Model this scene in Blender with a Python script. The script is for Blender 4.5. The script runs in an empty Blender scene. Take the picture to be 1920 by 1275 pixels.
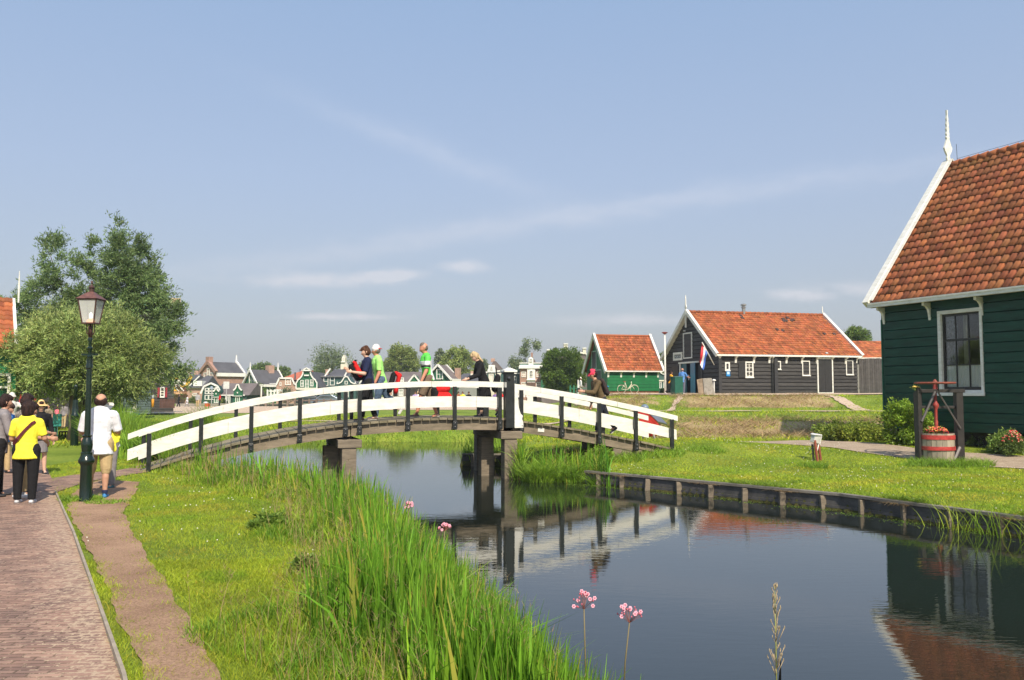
import bpy, math, random
import numpy as np
from mathutils import Matrix, Vector
R = math.radians
scene = bpy.context.scene
COL = scene.collection
# ------------------------------------------------------------ camera
F = 1600.0; CAMZ = 1.75; PITCH = math.atan(97.5/F)
cd = bpy.data.cameras.new('camera'); cam = bpy.data.objects.new('camera', cd); COL.objects.link(cam)
cd.sensor_width = 36; cd.lens = 36*F/1920; cd.clip_start = .1; cd.clip_end = 6000
cam.location = (0, 0, CAMZ); cam.rotation_euler = (R(90)+PITCH, 0, 0)
scene.camera = cam
# ------------------------------------------------------------ world
SUN_EL, SUN_AZ = 45.0, 161.0        # azimuth clockwise from +Y
world = bpy.data.worlds.new('World'); scene.world = world; world.use_nodes = True
SKY_STRENGTH = .103
def raydir(u, v):
    a = (u-960)/F; b = (637.5-v)/F; c, s = math.cos(PITCH), math.sin(PITCH)
    return Vector((a, c-b*s, s+b*c)).normalized()
def setup_world():
    nt = world.node_tree; N = nt.nodes; L = nt.links; N.clear()
    out = N.new('ShaderNodeOutputWorld'); bg = N.new('ShaderNodeBackground'); bg.inputs[1].default_value = SKY_STRENGTH
    sky = N.new('ShaderNodeTexSky'); sky.sky_type = 'NISHITA'; sky.sun_disc = False
    sky.sun_elevation = R(SUN_EL); sky.sun_rotation = R(SUN_AZ)
    sky.air_density = 1.0; sky.dust_density = 2.6; sky.ozone_density = 1.6; sky.altitude = 0
    tc = N.new('ShaderNodeTexCoord')
    def math_(op, a, b=None, c=None):
        n = N.new('ShaderNodeMath'); n.operation = op
        for i, x in enumerate((a, b, c)):
            if x is None: continue
            if isinstance(x, (int, float)): n.inputs[i].default_value = x
            else: L.new(x, n.inputs[i])
        return n.outputs[0]
    def noise(scale, stretch=(1,1,1), det=5, rough=.55):
        mp = N.new('ShaderNodeMapping'); mp.inputs['Scale'].default_value = stretch
        L.new(tc.outputs['Generated'], mp.inputs[0])
        n = N.new('ShaderNodeTexNoise'); n.inputs['Scale'].default_value = scale
        n.inputs['Detail'].default_value = det; n.inputs['Roughness'].default_value = rough
        L.new(mp.outputs[0], n.inputs[0]); return n.outputs[0]
    def dotn(vec):
        d = N.new('ShaderNodeVectorMath'); d.operation = 'DOT_PRODUCT'
        L.new(tc.outputs['Generated'], d.inputs[0]); d.inputs[1].default_value = vec; return d.outputs['Value']
    n1 = noise(14, (1, 1, 3)); n2 = noise(40, (1, 1, 2.4))
    wob = math_('MULTIPLY', math_('SUBTRACT', n1, .5), .03)
    total = None
    def streak(p, q, width, strength, fade):
        d1, d2 = raydir(*p), raydir(*q); n = d1.cross(d2).normalized()
        x = math_('DIVIDE', math_('ADD', dotn(n), wob), width)
        g = math_('EXPONENT', math_('MULTIPLY', math_('MULTIPLY', x, x), -1))
        m = (d1+d2).normalized(); t = (d2-d1).normalized()
        y = math_('DIVIDE', math_('SUBTRACT', dotn(t), m.dot(t)), fade)
        g2 = math_('EXPONENT', math_('MULTIPLY', math_('MULTIPLY', y, y), -1))
        return math_('MULTIPLY', math_('MULTIPLY', g, g2), math_('MULTIPLY', math_('ADD', n2, .25), strength))
    def puff(u, v, w, h, strength, lo=.42):
        d = raydir(u, v); rt = Vector((1, 0, 0)); rt = (rt-d*rt.dot(d)).normalized(); up = rt.cross(d)
        x = math_('DIVIDE', math_('SUBTRACT', dotn(rt), d.dot(rt)), w); y = math_('DIVIDE', math_('SUBTRACT', dotn(up), d.dot(up)), h)
        g = math_('EXPONENT', math_('MULTIPLY', math_('ADD', math_('MULTIPLY', x, x), math_('MULTIPLY', y, y)), -1))
        k = math_('MULTIPLY', math_('MAXIMUM', math_('SUBTRACT', math_('ADD', math_('MULTIPLY', n2, .6), math_('MULTIPLY', g, .45)), lo), 0), 5)
        return math_('MULTIPLY', math_('MULTIPLY', g, k), strength)
    parts = [streak((560, 478), (1500, 342), .012, .5, .42), streak((640, 215), (960, 345), .013, .34, .14),
             puff(735, 515, .05, .010, .6), puff(873, 500, .035, .010, .6), puff(650, 594, .08, .006, .55), puff(600, 525, .12, .012, .5),
             puff(1500, 552, .05, .01, .6), puff(1620, 540, .06, .012, .4), puff(1180, 600, .12, .01, .35)]
    total = parts[0]
    for p in parts[1:]: total = math_('ADD', total, p)
    total = math_('MINIMUM', total, .8)
    mix = N.new('ShaderNodeMixRGB'); L.new(total, mix.inputs[0]); L.new(sky.outputs[0], mix.inputs[1])
    mix.inputs[2].default_value = (7.2, 7.0, 7.0, 1)
    # thin high veil of haze that whitens the whole sky, more so near the horizon
    sx = N.new('ShaderNodeSeparateXYZ'); L.new(tc.outputs['Generated'], sx.inputs[0])
    rp = N.new('ShaderNodeValToRGB'); e = rp.color_ramp.elements; e[0].position = .04; e[0].color = (.475, .49, .525, 1); e[1].position = .46; e[1].color = (.35, .495, .735, 1); e.new(.24).color = (.44, .525, .69, 1)
    L.new(sx.outputs[2], rp.inputs[0]); sc = N.new('ShaderNodeVectorMath'); sc.operation = 'SCALE'; sc.inputs['Scale'].default_value = 10.0; L.new(rp.outputs[0], sc.inputs[0])
    vl = N.new('ShaderNodeMixRGB'); vl.inputs[0].default_value = .6; L.new(mix.outputs[0], vl.inputs[1]); L.new(sc.outputs[0], vl.inputs[2])
    L.new(vl.outputs[0], bg.inputs[0]); L.new(bg.outputs[0], out.inputs[0])
setup_world()
sd = bpy.data.lights.new('sun', 'SUN'); sd.energy = 4.9; sd.angle = R(.6); sd.color = (1, .89, .72)
sun = bpy.data.objects.new('sun', sd); COL.objects.link(sun)
_sd = Vector((math.sin(R(SUN_AZ))*math.cos(R(SUN_EL)), math.cos(R(SUN_AZ))*math.cos(R(SUN_EL)), math.sin(R(SUN_EL))))
sun.rotation_euler = _sd.to_track_quat('Z', 'Y').to_euler(); sun.location = _sd*50
scene.render.engine = 'CYCLES'
vs = scene.view_settings; vs.view_transform = 'Standard'; vs.look = 'None'; vs.exposure = 0.27; vs.gamma = 1
rng = np.random.default_rng(11); random.seed(5)
# ------------------------------------------------------------ helpers: rays
def at(u, v, Y):
    d = raydir(u, v); t = Y/d.y; return Vector((d.x*t, Y, CAMZ+d.z*t))
def gnd(u, v, z=0.0):
    d = raydir(u, v); t = (z-CAMZ)/d.z; return Vector((d.x*t, d.y*t, z))
def zat(v, Y, u=960): return at(u, v, Y).z
def px(n, Y): return n*Y/F
# ------------------------------------------------------------ helpers: materials
MATS = {}
def mk(name, col, rough=.7, var=.12, scale=6, bump=0., bscale=30, metallic=0, spec=.5, attr=None, stretch=(1,1,1), dark=None, dmask=None, emit=0, coat=0, trans=0):
    if name in MATS: return MATS[name]
    m = bpy.data.materials.new(name); m.use_nodes = True; nt = m.node_tree; N = nt.nodes; L = nt.links
    b = N['Principled BSDF']; b.inputs['Roughness'].default_value = rough; b.inputs['Metallic'].default_value = metallic
    b.inputs['Specular IOR Level'].default_value = spec
    if coat: b.inputs['Coat Weight'].default_value = coat
    tc = N.new('ShaderNodeTexCoord'); mp = N.new('ShaderNodeMapping'); mp.inputs['Scale'].default_value = stretch
    L.new(tc.outputs['Object'], mp.inputs[0])
    no = N.new('ShaderNodeTexNoise'); no.inputs['Scale'].default_value = scale; no.inputs['Detail'].default_value = 6; no.inputs['Roughness'].default_value = .62
    L.new(mp.outputs[0], no.inputs[0])
    rp = N.new('ShaderNodeValToRGB'); rp.color_ramp.elements[0].position = .3; rp.color_ramp.elements[1].position = .7
    d = dark if dark else tuple(c*(1-2*var) for c in col)
    h = col if dark else tuple(min(1, c*(1+var)) for c in col)
    rp.color_ramp.elements[0].color = (*d, 1); rp.color_ramp.elements[1].color = (*h, 1)
    L.new(no.outputs[0], rp.inputs[0]); csock = rp.outputs[0]
    if attr:
        a = N.new('ShaderNodeAttribute'); a.attribute_name = attr
        mx = N.new('ShaderNodeMixRGB'); mx.blend_type = 'MULTIPLY'; mx.inputs[0].default_value = 1
        L.new(csock, mx.inputs[1]); L.new(a.outputs['Color'], mx.inputs[2]); csock = mx.outputs[0]
    L.new(csock, b.inputs['Base Color'])
    if bump:
        n2 = N.new('ShaderNodeTexNoise'); n2.inputs['Scale'].default_value = bscale; n2.inputs['Detail'].default_value = 4
        L.new(mp.outputs[0], n2.inputs[0]); bp = N.new('ShaderNodeBump'); bp.inputs['Strength'].default_value = bump
        bp.inputs['Distance'].default_value = .02; L.new(n2.outputs[0], bp.inputs['Height']); L.new(bp.outputs[0], b.inputs['Normal'])
    if trans:
        t = N.new('ShaderNodeBsdfTranslucent'); L.new(csock, t.inputs[0]); ms = N.new('ShaderNodeMixShader'); ms.inputs[0].default_value = trans
        L.new(b.outputs[0], ms.inputs[1]); L.new(t.outputs[0], ms.inputs[2]); L.new(ms.outputs[0], N['Material Output'].inputs[0])
    if emit:
        b.inputs['Emission Color'].default_value = (*col, 1); b.inputs['Emission Strength'].default_value = emit
    MATS[name] = m; return m
def srgb(r, g, b):
    f = lambda c: (c/255/12.92) if c/255 <= .04045 else ((c/255+.055)/1.055)**2.4
    return (f(r), f(g), f(b))
# ------------------------------------------------------------ helpers: meshes
def link(o, parent=None):
    COL.objects.link(o)
    if parent is not None: o.parent = parent
    return o
def tag(o, label=None, cat=None, group=None, kind=None):
    if label: o['label'] = label
    if cat: o['category'] = cat
    if group: o['group'] = group
    if kind: o['kind'] = kind
    return o
def thing(name, label, cat, loc=(0,0,0), rz=0, group=None):
    o = bpy.data.objects.new(name, None); COL.objects.link(o); o.location = loc; o.rotation_euler = (0, 0, rz); o.empty_display_size = .2
    return tag(o, label, cat, group)
def copy_tree(o, parent=None):
    c = o.copy(); COL.objects.link(c); c.parent = parent
    for ch in o.children: copy_tree(ch, c)
    return c
def np_mesh(name, V, Fa, mat, parent=None, tint=None, smooth=False, mods=None):
    """V (N,3), Fa list of (M,k) arrays, tint (N,3) per vertex colour."""
    me = bpy.data.meshes.new(name); V = np.asarray(V, np.float32)
    if not isinstance(Fa, list): Fa = [Fa]
    Fa = [np.asarray(f, np.int32) for f in Fa if len(f)]
    nl = sum(f.size for f in Fa); nf = sum(len(f) for f in Fa)
    me.vertices.add(len(V)); me.vertices.foreach_set('co', V.ravel())
    me.loops.add(nl); me.loops.foreach_set('vertex_index', np.concatenate([f.ravel() for f in Fa]))
    me.polygons.add(nf); tot = np.concatenate([np.full(len(f), f.shape[1], np.int32) for f in Fa])
    me.polygons.foreach_set('loop_start', np.concatenate([[0], np.cumsum(tot)[:-1]]).astype(np.int32))
    me.polygons.foreach_set('loop_total', tot)
    if smooth: me.polygons.foreach_set('use_smooth', np.ones(nf, bool))
    me.update(calc_edges=True)
    if tint is not None:
        a = me.color_attributes.new('tint', 'FLOAT_COLOR', 'POINT')
        t = np.ones((len(V), 4), np.float32); t[:, :3] = tint; a.data.foreach_set('color', t.ravel())
    me.materials.append(mat); o = bpy.data.objects.new(name, me); return link(o, parent)
class MB:
    def __init__(s, T=None): s.v = []; s.f = []; s.T = T; s.t = []; s.cur = (1, 1, 1)
    def add(s, vs_, fs):
        b = len(s.v)
        for p in vs_:
            p = Vector(p)
            if s.T is not None: p = s.T @ p
            s.v.append(p); s.t.append(s.cur)
        s.f += [tuple(i+b for i in f) for f in fs]
    def hexa(s, p):
        s.add(p, [(0,3,2,1),(4,5,6,7),(0,1,5,4),(1,2,6,5),(2,3,7,6),(3,0,4,7)])
    def box(s, x0, x1, y0, y1, z0, z1):
        s.hexa([(x0,y0,z0),(x1,y0,z0),(x1,y1,z0),(x0,y1,z0),(x0,y0,z1),(x1,y0,z1),(x1,y1,z1),(x0,y1,z1)])
    def bar(s, p0, p1, w, h, up=(0,0,1), w1=None, h1=None):
        p0, p1 = Vector(p0), Vector(p1); d = (p1-p0).normalized(); up = Vector(up)
        if abs(d.dot(up)) > .98: up = Vector((0,1,0))
        sd_ = d.cross(up).normalized(); u = sd_.cross(d); w1 = w if w1 is None else w1; h1 = h if h1 is None else h1
        s.hexa([p0-sd_*w/2-u*h/2, p0+sd_*w/2-u*h/2, p0+sd_*w/2+u*h/2, p0-sd_*w/2+u*h/2,
                p1-sd_*w1/2-u*h1/2, p1+sd_*w1/2-u*h1/2, p1+sd_*w1/2+u*h1/2, p1-sd_*w1/2+u*h1/2])
    def prism(s, poly, y0, y1):
        """poly of (x,z), extruded along y"""
        n = len(poly); vs_ = [(x, y0, z) for x, z in poly]+[(x, y1, z) for x, z in poly]
        s.add(vs_, [tuple(range(n)), tuple(range(2*n-1, n-1, -1))]+[(i, i+n, (i+1) % n+n, (i+1) % n) for i in range(n)])
    def prismx(s, poly, x0, x1):
        n = len(poly); vs_ = [(x0, y, z) for y, z in poly]+[(x1, y, z) for y, z in poly]
        s.add(vs_, [tuple(range(n-1, -1, -1)), tuple(range(n, 2*n))]+[(i, (i+1) % n, (i+1) % n+n, i+n) for i in range(n)])
    def prismz(s, poly, z0, z1):
        n = len(poly); vs_ = [(x, y, z0) for x, y in poly]+[(x, y, z1) for x, y in poly]
        s.add(vs_, [tuple(range(n-1, -1, -1)), tuple(range(n, 2*n))]+[(i, (i+1) % n, (i+1) % n+n, i+n) for i in range(n)])
    def tube(s, pts, rad, n=8, cap=True):
        pts = [Vector(p) for p in pts]
        if isinstance(rad, (int, float)): rad = [rad]*len(pts)
        vs_ = []; prev = None
        for i, p in enumerate(pts):
            d = (pts[min(i+1, len(pts)-1)]-pts[max(i-1, 0)]).normalized()
            if prev is None: a = d.orthogonal().normalized()
            else: a = (prev-d*prev.dot(d)).normalized()
            prev = a; b = d.cross(a)
            for k in range(n):
                t = 2*math.pi*k/n; vs_.append(p+(a*math.cos(t)+b*math.sin(t))*rad[i])
        fs = [(i*n+k, i*n+(k+1) % n, (i+1)*n+(k+1) % n, (i+1)*n+k) for i in range(len(pts)-1) for k in range(n)]
        if cap: fs += [tuple(range(n-1, -1, -1)), tuple(range((len(pts)-1)*n, len(pts)*n))]
        s.add(vs_, fs)
    def lathe(s, prof, c=(0,0,0), n=16, cap=True, sx=1, sy=1):
        vs_ = [(c[0]+r*sx*math.cos(2*math.pi*k/n), c[1]+r*sy*math.sin(2*math.pi*k/n), c[2]+z) for r, z in prof for k in range(n)]
        fs = [(i*n+k, i*n+(k+1) % n, (i+1)*n+(k+1) % n, (i+1)*n+k) for i in range(len(prof)-1) for k in range(n)]
        if cap: fs += [tuple(range(n-1, -1, -1)), tuple(range((len(prof)-1)*n, len(prof)*n))]
        s.add(vs_, fs)
    def ball(s, c, rx, ry=None, rz=None, n=10, m=7):
        ry = rx if ry is None else ry; rz = rx if rz is None else rz
        pr = [(math.sin(math.pi*i/m), -math.cos(math.pi*i/m)) for i in range(m+1)]
        vs_ = [(c[0]+max(r, .02)*rx*math.cos(2*math.pi*k/n), c[1]+max(r, .02)*ry*math.sin(2*math.pi*k/n), c[2]+z*rz) for r, z in pr for k in range(n)]
        fs = [(i*n+k, i*n+(k+1) % n, (i+1)*n+(k+1) % n, (i+1)*n+k) for i in range(m) for k in range(n)]
        fs += [tuple(range(n-1, -1, -1)), tuple(range(m*n, (m+1)*n))]
        s.add(vs_, fs)
    def quad(s, a, b, c, d): s.add([a, b, c, d], [(0, 1, 2, 3)])
    def build(s, name, mat, parent=None, smooth=False, bevel=0, tint=False, auto=None):
        me = bpy.data.meshes.new(name); me.from_pydata([tuple(p) for p in s.v], [], s.f); me.update()
        me.materials.append(mat); o = bpy.data.objects.new(name, me)
        if tint:
            a = me.color_attributes.new('tint', 'FLOAT_COLOR', 'POINT')
            a.data.foreach_set('color', np.array([(*t, 1) for t in s.t], np.float32).ravel())
        if smooth:
            me.polygons.foreach_set('use_smooth', np.ones(len(me.polygons), bool))
        if auto:
            me.set_sharp_from_angle(angle=R(auto)) if hasattr(me, 'set_sharp_from_angle') else None
        if bevel:
            b = o.modifiers.new('bevel', 'BEVEL'); b.width = bevel; b.segments = 2; b.limit_method = 'ANGLE'; b.angle_limit = R(50)
        return link(o, parent)
# ------------------------------------------------------------ palette
WHITE = mk('white_paint', (.80, .79, .75), .5, .05, 4, bump=.12, bscale=14, stretch=(1,1,3), dark=(.60, .585, .52))
WHITEF = mk('white_paint_far', (.74, .73, .69), .6, .05, 1)
BLACKP = mk('black_paint', (.018, .021, .022), .38, .3, 8, bump=.1)
TARSHADE = mk('tarred_and_shade_boards', (.042, .040, .039), .5, .3, 3, bump=.25, bscale=40, stretch=(1,1,8))
DGREEN = mk('dark_green_paint', (.006, .055, .034), .42, .25, 1.5, bump=.06, bscale=60, stretch=(1,1,6), spec=.35)
TARB = mk('tarred_barn_boards', (.050, .047, .044), .6, .35, 2.5, bump=.3, bscale=40, stretch=(.6,.6,10), attr='tint', spec=.3)
SGREEN = mk('shed_green_paint', (.010, .150, .050), .45, .12, 2)
BGREEN = mk('village_green', (.012, .115, .050), .6, .1, 1)
TGREEN = mk('village_teal', (.035, .095, .085), .6, .1, 1)
TIMBER = mk('weathered_timber', (.25, .205, .15), .85, .2, 3, bump=.5, bscale=26, stretch=(1.2,1.2,7), dark=(.13, .105, .075))
TIMBERH = mk('weathered_beam', (.27, .215, .155), .85, .2, 2.2, bump=.5, bscale=24, stretch=(1,1,4), dark=(.125, .105, .07))
DECKM = mk('deck_plank', (.25, .21, .155), .88, .2, 2.5, bump=.5, bscale=30, dark=(.13, .115, .07), attr='tint')
SHEETW = mk('tarred_sheet_piling', (.085, .080, .078), .5, .3, 4, bump=.3)
GLASSD = mk('window_glass', (.02, .024, .03), .06, .1, 2, spec=.8)
SHADEIN = mk('gap_shade_and_interior', (.012, .012, .012), .9, .1)
# ------------------------------------------------------------ terrain
CANAL = np.array([(13,2.0),(9.9,8.5),(7.62,12.8),(6.0,15.7),(2.72,19.25),(1.75,20.25),(.3,20.7),(-.15,22.2),(-.25,25.0),(-1.45,25.1),(-1.2,29),(-.7,33),(-1.2,36.3),
    (-8,36.9),(-14,38.8),(-22,41.5),(-42,46),(-42,43.5),(-30,42),(-19.5,38.6),(-15.2,34),(-12.2,29),(-10.2,25),(-8.8,22.5),(-6.7,20.3),(-4.0,17.2),(-2.45,15),(-1.25,12.4),(-.5,9.6),(.05,6.9),(.62,5.3),(1.5,3.6),(2.2,1.5),(4,-3),(13,-3)], float)
def sdf(P):
    """signed distance to canal edge, negative in the water"""
    P = np.asarray(P, float); d = np.full(len(P), 1e9); ins = np.zeros(len(P), bool); n = len(CANAL)
    for i in range(n):
        a, b = CANAL[i], CANAL[(i+1) % n]; e = b-a; w = P-a
        t = np.clip((w@e)/(e@e), 0, 1); d = np.minimum(d, np.hypot(*(w-t[:, None]*e).T))
        c = ((a[1] > P[:, 1]) != (b[1] > P[:, 1])) & (P[:, 0] < (b[0]-a[0])*(P[:, 1]-a[1])/(b[1]-a[1]+1e-12)+a[0])
        ins ^= c
    return np.where(ins, -d, d)
def ss(x, a, b):
    t = np.clip((x-a)/(b-a), 0, 1); return t*t*(3-2*t)
WATERZ = -.4
def land(x, y):
    ratio = x/np.maximum(y, 1)
    right = ss(ratio, -.02, .06)*ss(y, 1, 4)
    near = -.13+.27*ss(y, 20, 27)+.33*np.exp(-(((x-5.0)/2.6)**2+((y-24.3)/2.2)**2))
    far = .10+.60*ss(y, 30.5, 45)+.78*ss(y, 47, 55.5)+.13*ss(y, 55.5, 61)
    hr = np.where(y < 29, near, 0)+np.where(y >= 29, 1, 0)*0
    k = ss(y, 27, 31); hr = near*(1-k)+far*k
    w = right*(1-ss(y, 29, 36))+ss(ratio, .035, .125)*ss(y, 29, 36)
    left = -.28*ss(-x, 16, 26)*ss(y, 30, 48)*(1-ss(y, 80, 100))
    left = left + .0*x
    return left*(1-w)+hr*w
def height(x, y):
    x = np.atleast_1d(np.asarray(x, float)); y = np.atleast_1d(np.asarray(y, float))
    h = land(x, y); m = (x > -46) & (x < 17) & (y > -6) & (y < 48)
    if m.any():
        d = sdf(np.stack([x[m], y[m]], 1)); hh = h[m]
        sheet = (x[m] > .5) & (y[m] < 20.6) & (x[m] > 2.0+(20-y[m])*.25) | ((x[m] > -1.6) & (x[m] < .3) & (y[m] > 21) & (y[m] < 25.5) & (x[m] > -1.6))
        wl = np.where(sheet, .02, 1.1)
        lo = np.where(sheet, -.22, -.35)
        t = np.clip((d-lo)/(wl-lo), 0, 1); t = t*t*(3-2*t)
        h[m] = (-1.1)*(1-t)+hh*t
    h += .015*np.sin(x*1.7+y*.6)*np.sin(y*1.3-x*.4)*(h > -.3)*(x > -5.5)
    return h
def H1(x, y): return float(height(x, y)[0])
def axis(segs):
    out = [segs[0][0]]
    for a, b, st in segs:
        n = max(1, int(round((b-a)/st))); out += list(a+(b-a)*(np.arange(n)+1)/n)
    return np.array(out)
GX = axis([(-3000,-600,400),(-600,-100,50),(-100,-40,5),(-40,-16,.7),(-16,-9,.3),(-9,11,.11),(11,17,.3),(17,36,.5),(36,50,1),(50,100,5),(100,600,50),(600,3000,400)])
GY = axis([(-300,-20,40),(-20,3,1),(3,26,.11),(26,48,.3),(48,62,.3),(62,72,.8),(72,110,2),(110,300,20),(300,900,100),(900,4500,450)])
def ground_sheet():
    X, Y = np.meshgrid(GX, GY); x, y = X.ravel(), Y.ravel(); z = height(x, y)
    nx, ny = len(GX), len(GY); i = np.arange(nx*ny).reshape(ny, nx)
    f = np.stack([i[:-1, :-1].ravel(), i[:-1, 1:].ravel(), i[1:, 1:].ravel(), i[1:, :-1].ravel()], 1)
    # tint: R = mown hay, G = bare soil or bank mud, B = lushness
    ratio = x/np.maximum(y, 1)
    n = np.sin(x*1.1+np.sin(y*.7))*np.sin(y*.9+np.sin(x*.5)*1.3)
    hay = ss(ratio, .15, .22)*ss(y, 29.6, 31)*(1-ss(y, 37.5, 41))+ss(ratio, .17, .22)*(1-ss(ratio, .36, .40))*ss(y, 48.5, 50)*(1-ss(y, 54, 56.5))
    hay2 = ss(ratio, .06, .12)*(1-ss(ratio, .165, .19))*ss(y, 49, 51)*(1-ss(y, 53, 57))*.8
    hay = np.clip(hay+hay2, 0, 1)
    soil = np.zeros_like(x)
    m = (x > -46) & (x < 17) & (y > -6) & (y < 48)
    d = np.full_like(x, 9.); d[m] = sdf(np.stack([x[m], y[m]], 1)); soil = 1-ss(d, -.1, .15)
    tint = np.stack([hay, soil, .5+.5*n], 1)
    m = ground_material(); o = np_mesh('ground', np.stack([x, y, z], 1), f, m, tint=tint, smooth=True); tag(o, kind='structure')
def ground_material():
    m = bpy.data.materials.new('ground_grass'); m.use_nodes = True; nt = m.node_tree; N = nt.nodes; L = nt.links; b = N['Principled BSDF']
    b.inputs['Roughness'].default_value = .9; b.inputs['Specular IOR Level'].default_value = .15
    tc = N.new('ShaderNodeTexCoord')
    def noise(s, det=5, r=.6):
        n = N.new('ShaderNodeTexNoise'); n.inputs['Scale'].default_value = s; n.inputs['Detail'].default_value = det; n.inputs['Roughness'].default_value = r
        L.new(tc.outputs['Object'], n.inputs[0]); return n.outputs[0]
    def ramp(src, stops):
        r = N.new('ShaderNodeValToRGB'); e = r.color_ramp.elements
        while len(e) < len(stops): e.new(.5)
        for k, (p, c) in enumerate(stops): e[k].position = p; e[k].color = (*c, 1)
        L.new(src, r.inputs[0]); return r.outputs[0]
    def mixc(f, a, c, mode='MIX'):
        n = N.new('ShaderNodeMixRGB'); n.blend_type = mode
        if isinstance(f, (int, float)): n.inputs[0].default_value = f
        else: L.new(f, n.inputs[0])
        L.new(a, n.inputs[1]); L.new(c, n.inputs[2]); return n.outputs[0]
    g1 = ramp(noise(.55, 6, .65), [(.33, (.13, .20, .024)), (.5, (.20, .28, .036)), (.68, (.29, .35, .055))])
    g2 = ramp(noise(14, 6, .75), [(.3, (.45, .45, .45)), (.7, (1.35, 1.35, 1.3))])
    grass = mixc(1, g1, g2, 'MULTIPLY')
    hay = ramp(noise(9, 6, .8), [(.32, (.16, .17, .035)), (.47, (.38, .28, .13)), (.62, (.58, .44, .25))])
    soil = ramp(noise(5), [(.3, (.035, .030, .016)), (.7, (.09, .07, .035))])
    at_ = N.new('ShaderNodeAttribute'); at_.attribute_name = 'tint'; sp = N.new('ShaderNodeSeparateColor'); L.new(at_.outputs['Color'], sp.inputs[0])
    def mth(op, a, c, clamp=False):
        n = N.new('ShaderNodeMath'); n.operation = op; n.use_clamp = clamp
        for k, x_ in enumerate((a, c)):
            if isinstance(x_, (int, float)): n.inputs[k].default_value = x_
            else: L.new(x_, n.inputs[k])
        return n.outputs[0]
    hm = mth('MULTIPLY', mth('SUBTRACT', mth('ADD', mth('MULTIPLY', sp.outputs[0], .62), mth('MULTIPLY', noise(1.3, 6, .7), 1.0)), .85), 6, True)
    c = mixc(hm, grass, hay); c = mixc(sp.outputs[1], c, soil); L.new(c, b.inputs['Base Color'])
    bp = N.new('ShaderNodeBump'); bp.inputs['Strength'].default_value = .8; bp.inputs['Distance'].default_value = .06
    L.new(noise(22, 6, .8), bp.inputs['Height']); L.new(bp.outputs[0], b.inputs['Normal'])
    return m
ground_sheet()
# water
def water():
    m = bpy.data.materials.new('canal_water'); m.use_nodes = True; N = m.node_tree.nodes; L = m.node_tree.links; b = N['Principled BSDF']
    b.inputs['Base Color'].default_value = (.012, .016, .012, 1); b.inputs['Roughness'].default_value = .015; b.inputs['IOR'].default_value = 1.45
    b.inputs['Specular IOR Level'].default_value = .85
    tc = N.new('ShaderNodeTexCoord'); last = None
    for sc, st, amt, rot in (((1, 3.2, 1), 2.6, .34, 6), ((1, 3.0, 1), 8, .12, -8), ((1, 1.6, 1), .35, .6, 0)):
        mp = N.new('ShaderNodeMapping'); mp.inputs['Scale'].default_value = sc; mp.inputs['Rotation'].default_value = (0, 0, R(rot)); L.new(tc.outputs['Object'], mp.inputs[0])
        n = N.new('ShaderNodeTexNoise'); n.inputs['Scale'].default_value = st; n.inputs['Detail'].default_value = 2.5; L.new(mp.outputs[0], n.inputs[0])
        mu = N.new('ShaderNodeMath'); mu.operation = 'MULTIPLY'; L.new(n.outputs[0], mu.inputs[0]); mu.inputs[1].default_value = amt
        if last is None: last = mu.outputs[0]
        else:
            ad = N.new('ShaderNodeMath'); L.new(last, ad.inputs[0]); L.new(mu.outputs[0], ad.inputs[1]); last = ad.outputs[0]
    bp = N.new('ShaderNodeBump'); bp.inputs['Strength'].default_value = .10; bp.inputs['Distance'].default_value = .03
    L.new(last, bp.inputs['Height']); L.new(bp.outputs[0], b.inputs['Normal'])
    V = [(-60, -8, WATERZ), (16, -8, WATERZ), (16, 48, WATERZ), (-60, 48, WATERZ)]
    o = np_mesh('water', V, np.array([(0, 1, 2, 3)]), m); tag(o, kind='structure')
water()
# ------------------------------------------------------------ paths (sheets on the ground)
def strip(name, left, right, mat, n=60, cols=6, dz=.012, jag=0., sand=None):
    """surface between two polylines of world xy points"""
    def res(pts, n):
        pts = np.array(pts, float); d = np.r_[0, np.cumsum(np.hypot(*np.diff(pts, axis=0).T))]; t = np.linspace(0, d[-1], n)
        return np.stack([np.interp(t, d, pts[:, 0]), np.interp(t, d, pts[:, 1])], 1)
    A, B = res(left, n), res(right, n)
    if jag:
        q = np.arange(n)*.33; A = A+np.c_[np.sin(q*.9+1)+.7*np.sin(q*2.3)+rng.normal(0, .3, n), 0*q]*jag; B = B+np.c_[np.sin(q*.8)+.7*np.sin(q*2.1+2)+rng.normal(0, .3, n), 0*q]*jag
    t = np.linspace(0, 1, cols); P = A[:, None, :]*(1-t)[None, :, None]+B[:, None, :]*t[None, :, None]; P = P.reshape(-1, 2)
    z = height(P[:, 0], P[:, 1])+dz; i = np.arange(n*cols).reshape(n, cols)
    f = np.stack([i[:-1, :-1].ravel(), i[:-1, 1:].ravel(), i[1:, 1:].ravel(), i[1:, :-1].ravel()], 1)
    T = None
    if sand is not None:
        D = np.full(len(P), 9.)
        for a, b in zip(sand[:-1], sand[1:]):
            a, b = np.array(a), np.array(b); e = b-a; w = P-a; tt = np.clip((w@e)/(e@e), 0, 1); D = np.minimum(D, np.hypot(*(w-tt[:, None]*e).T))
        T = np.stack([1-ss(D, .02, .62)]*3, 1)
    return tag(np_mesh(name, np.c_[P, z], f, mat, smooth=True, tint=T), kind='structure')
def G(u, v, z=0): p = gnd(u, v, z); return (p.x, p.y)
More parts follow.
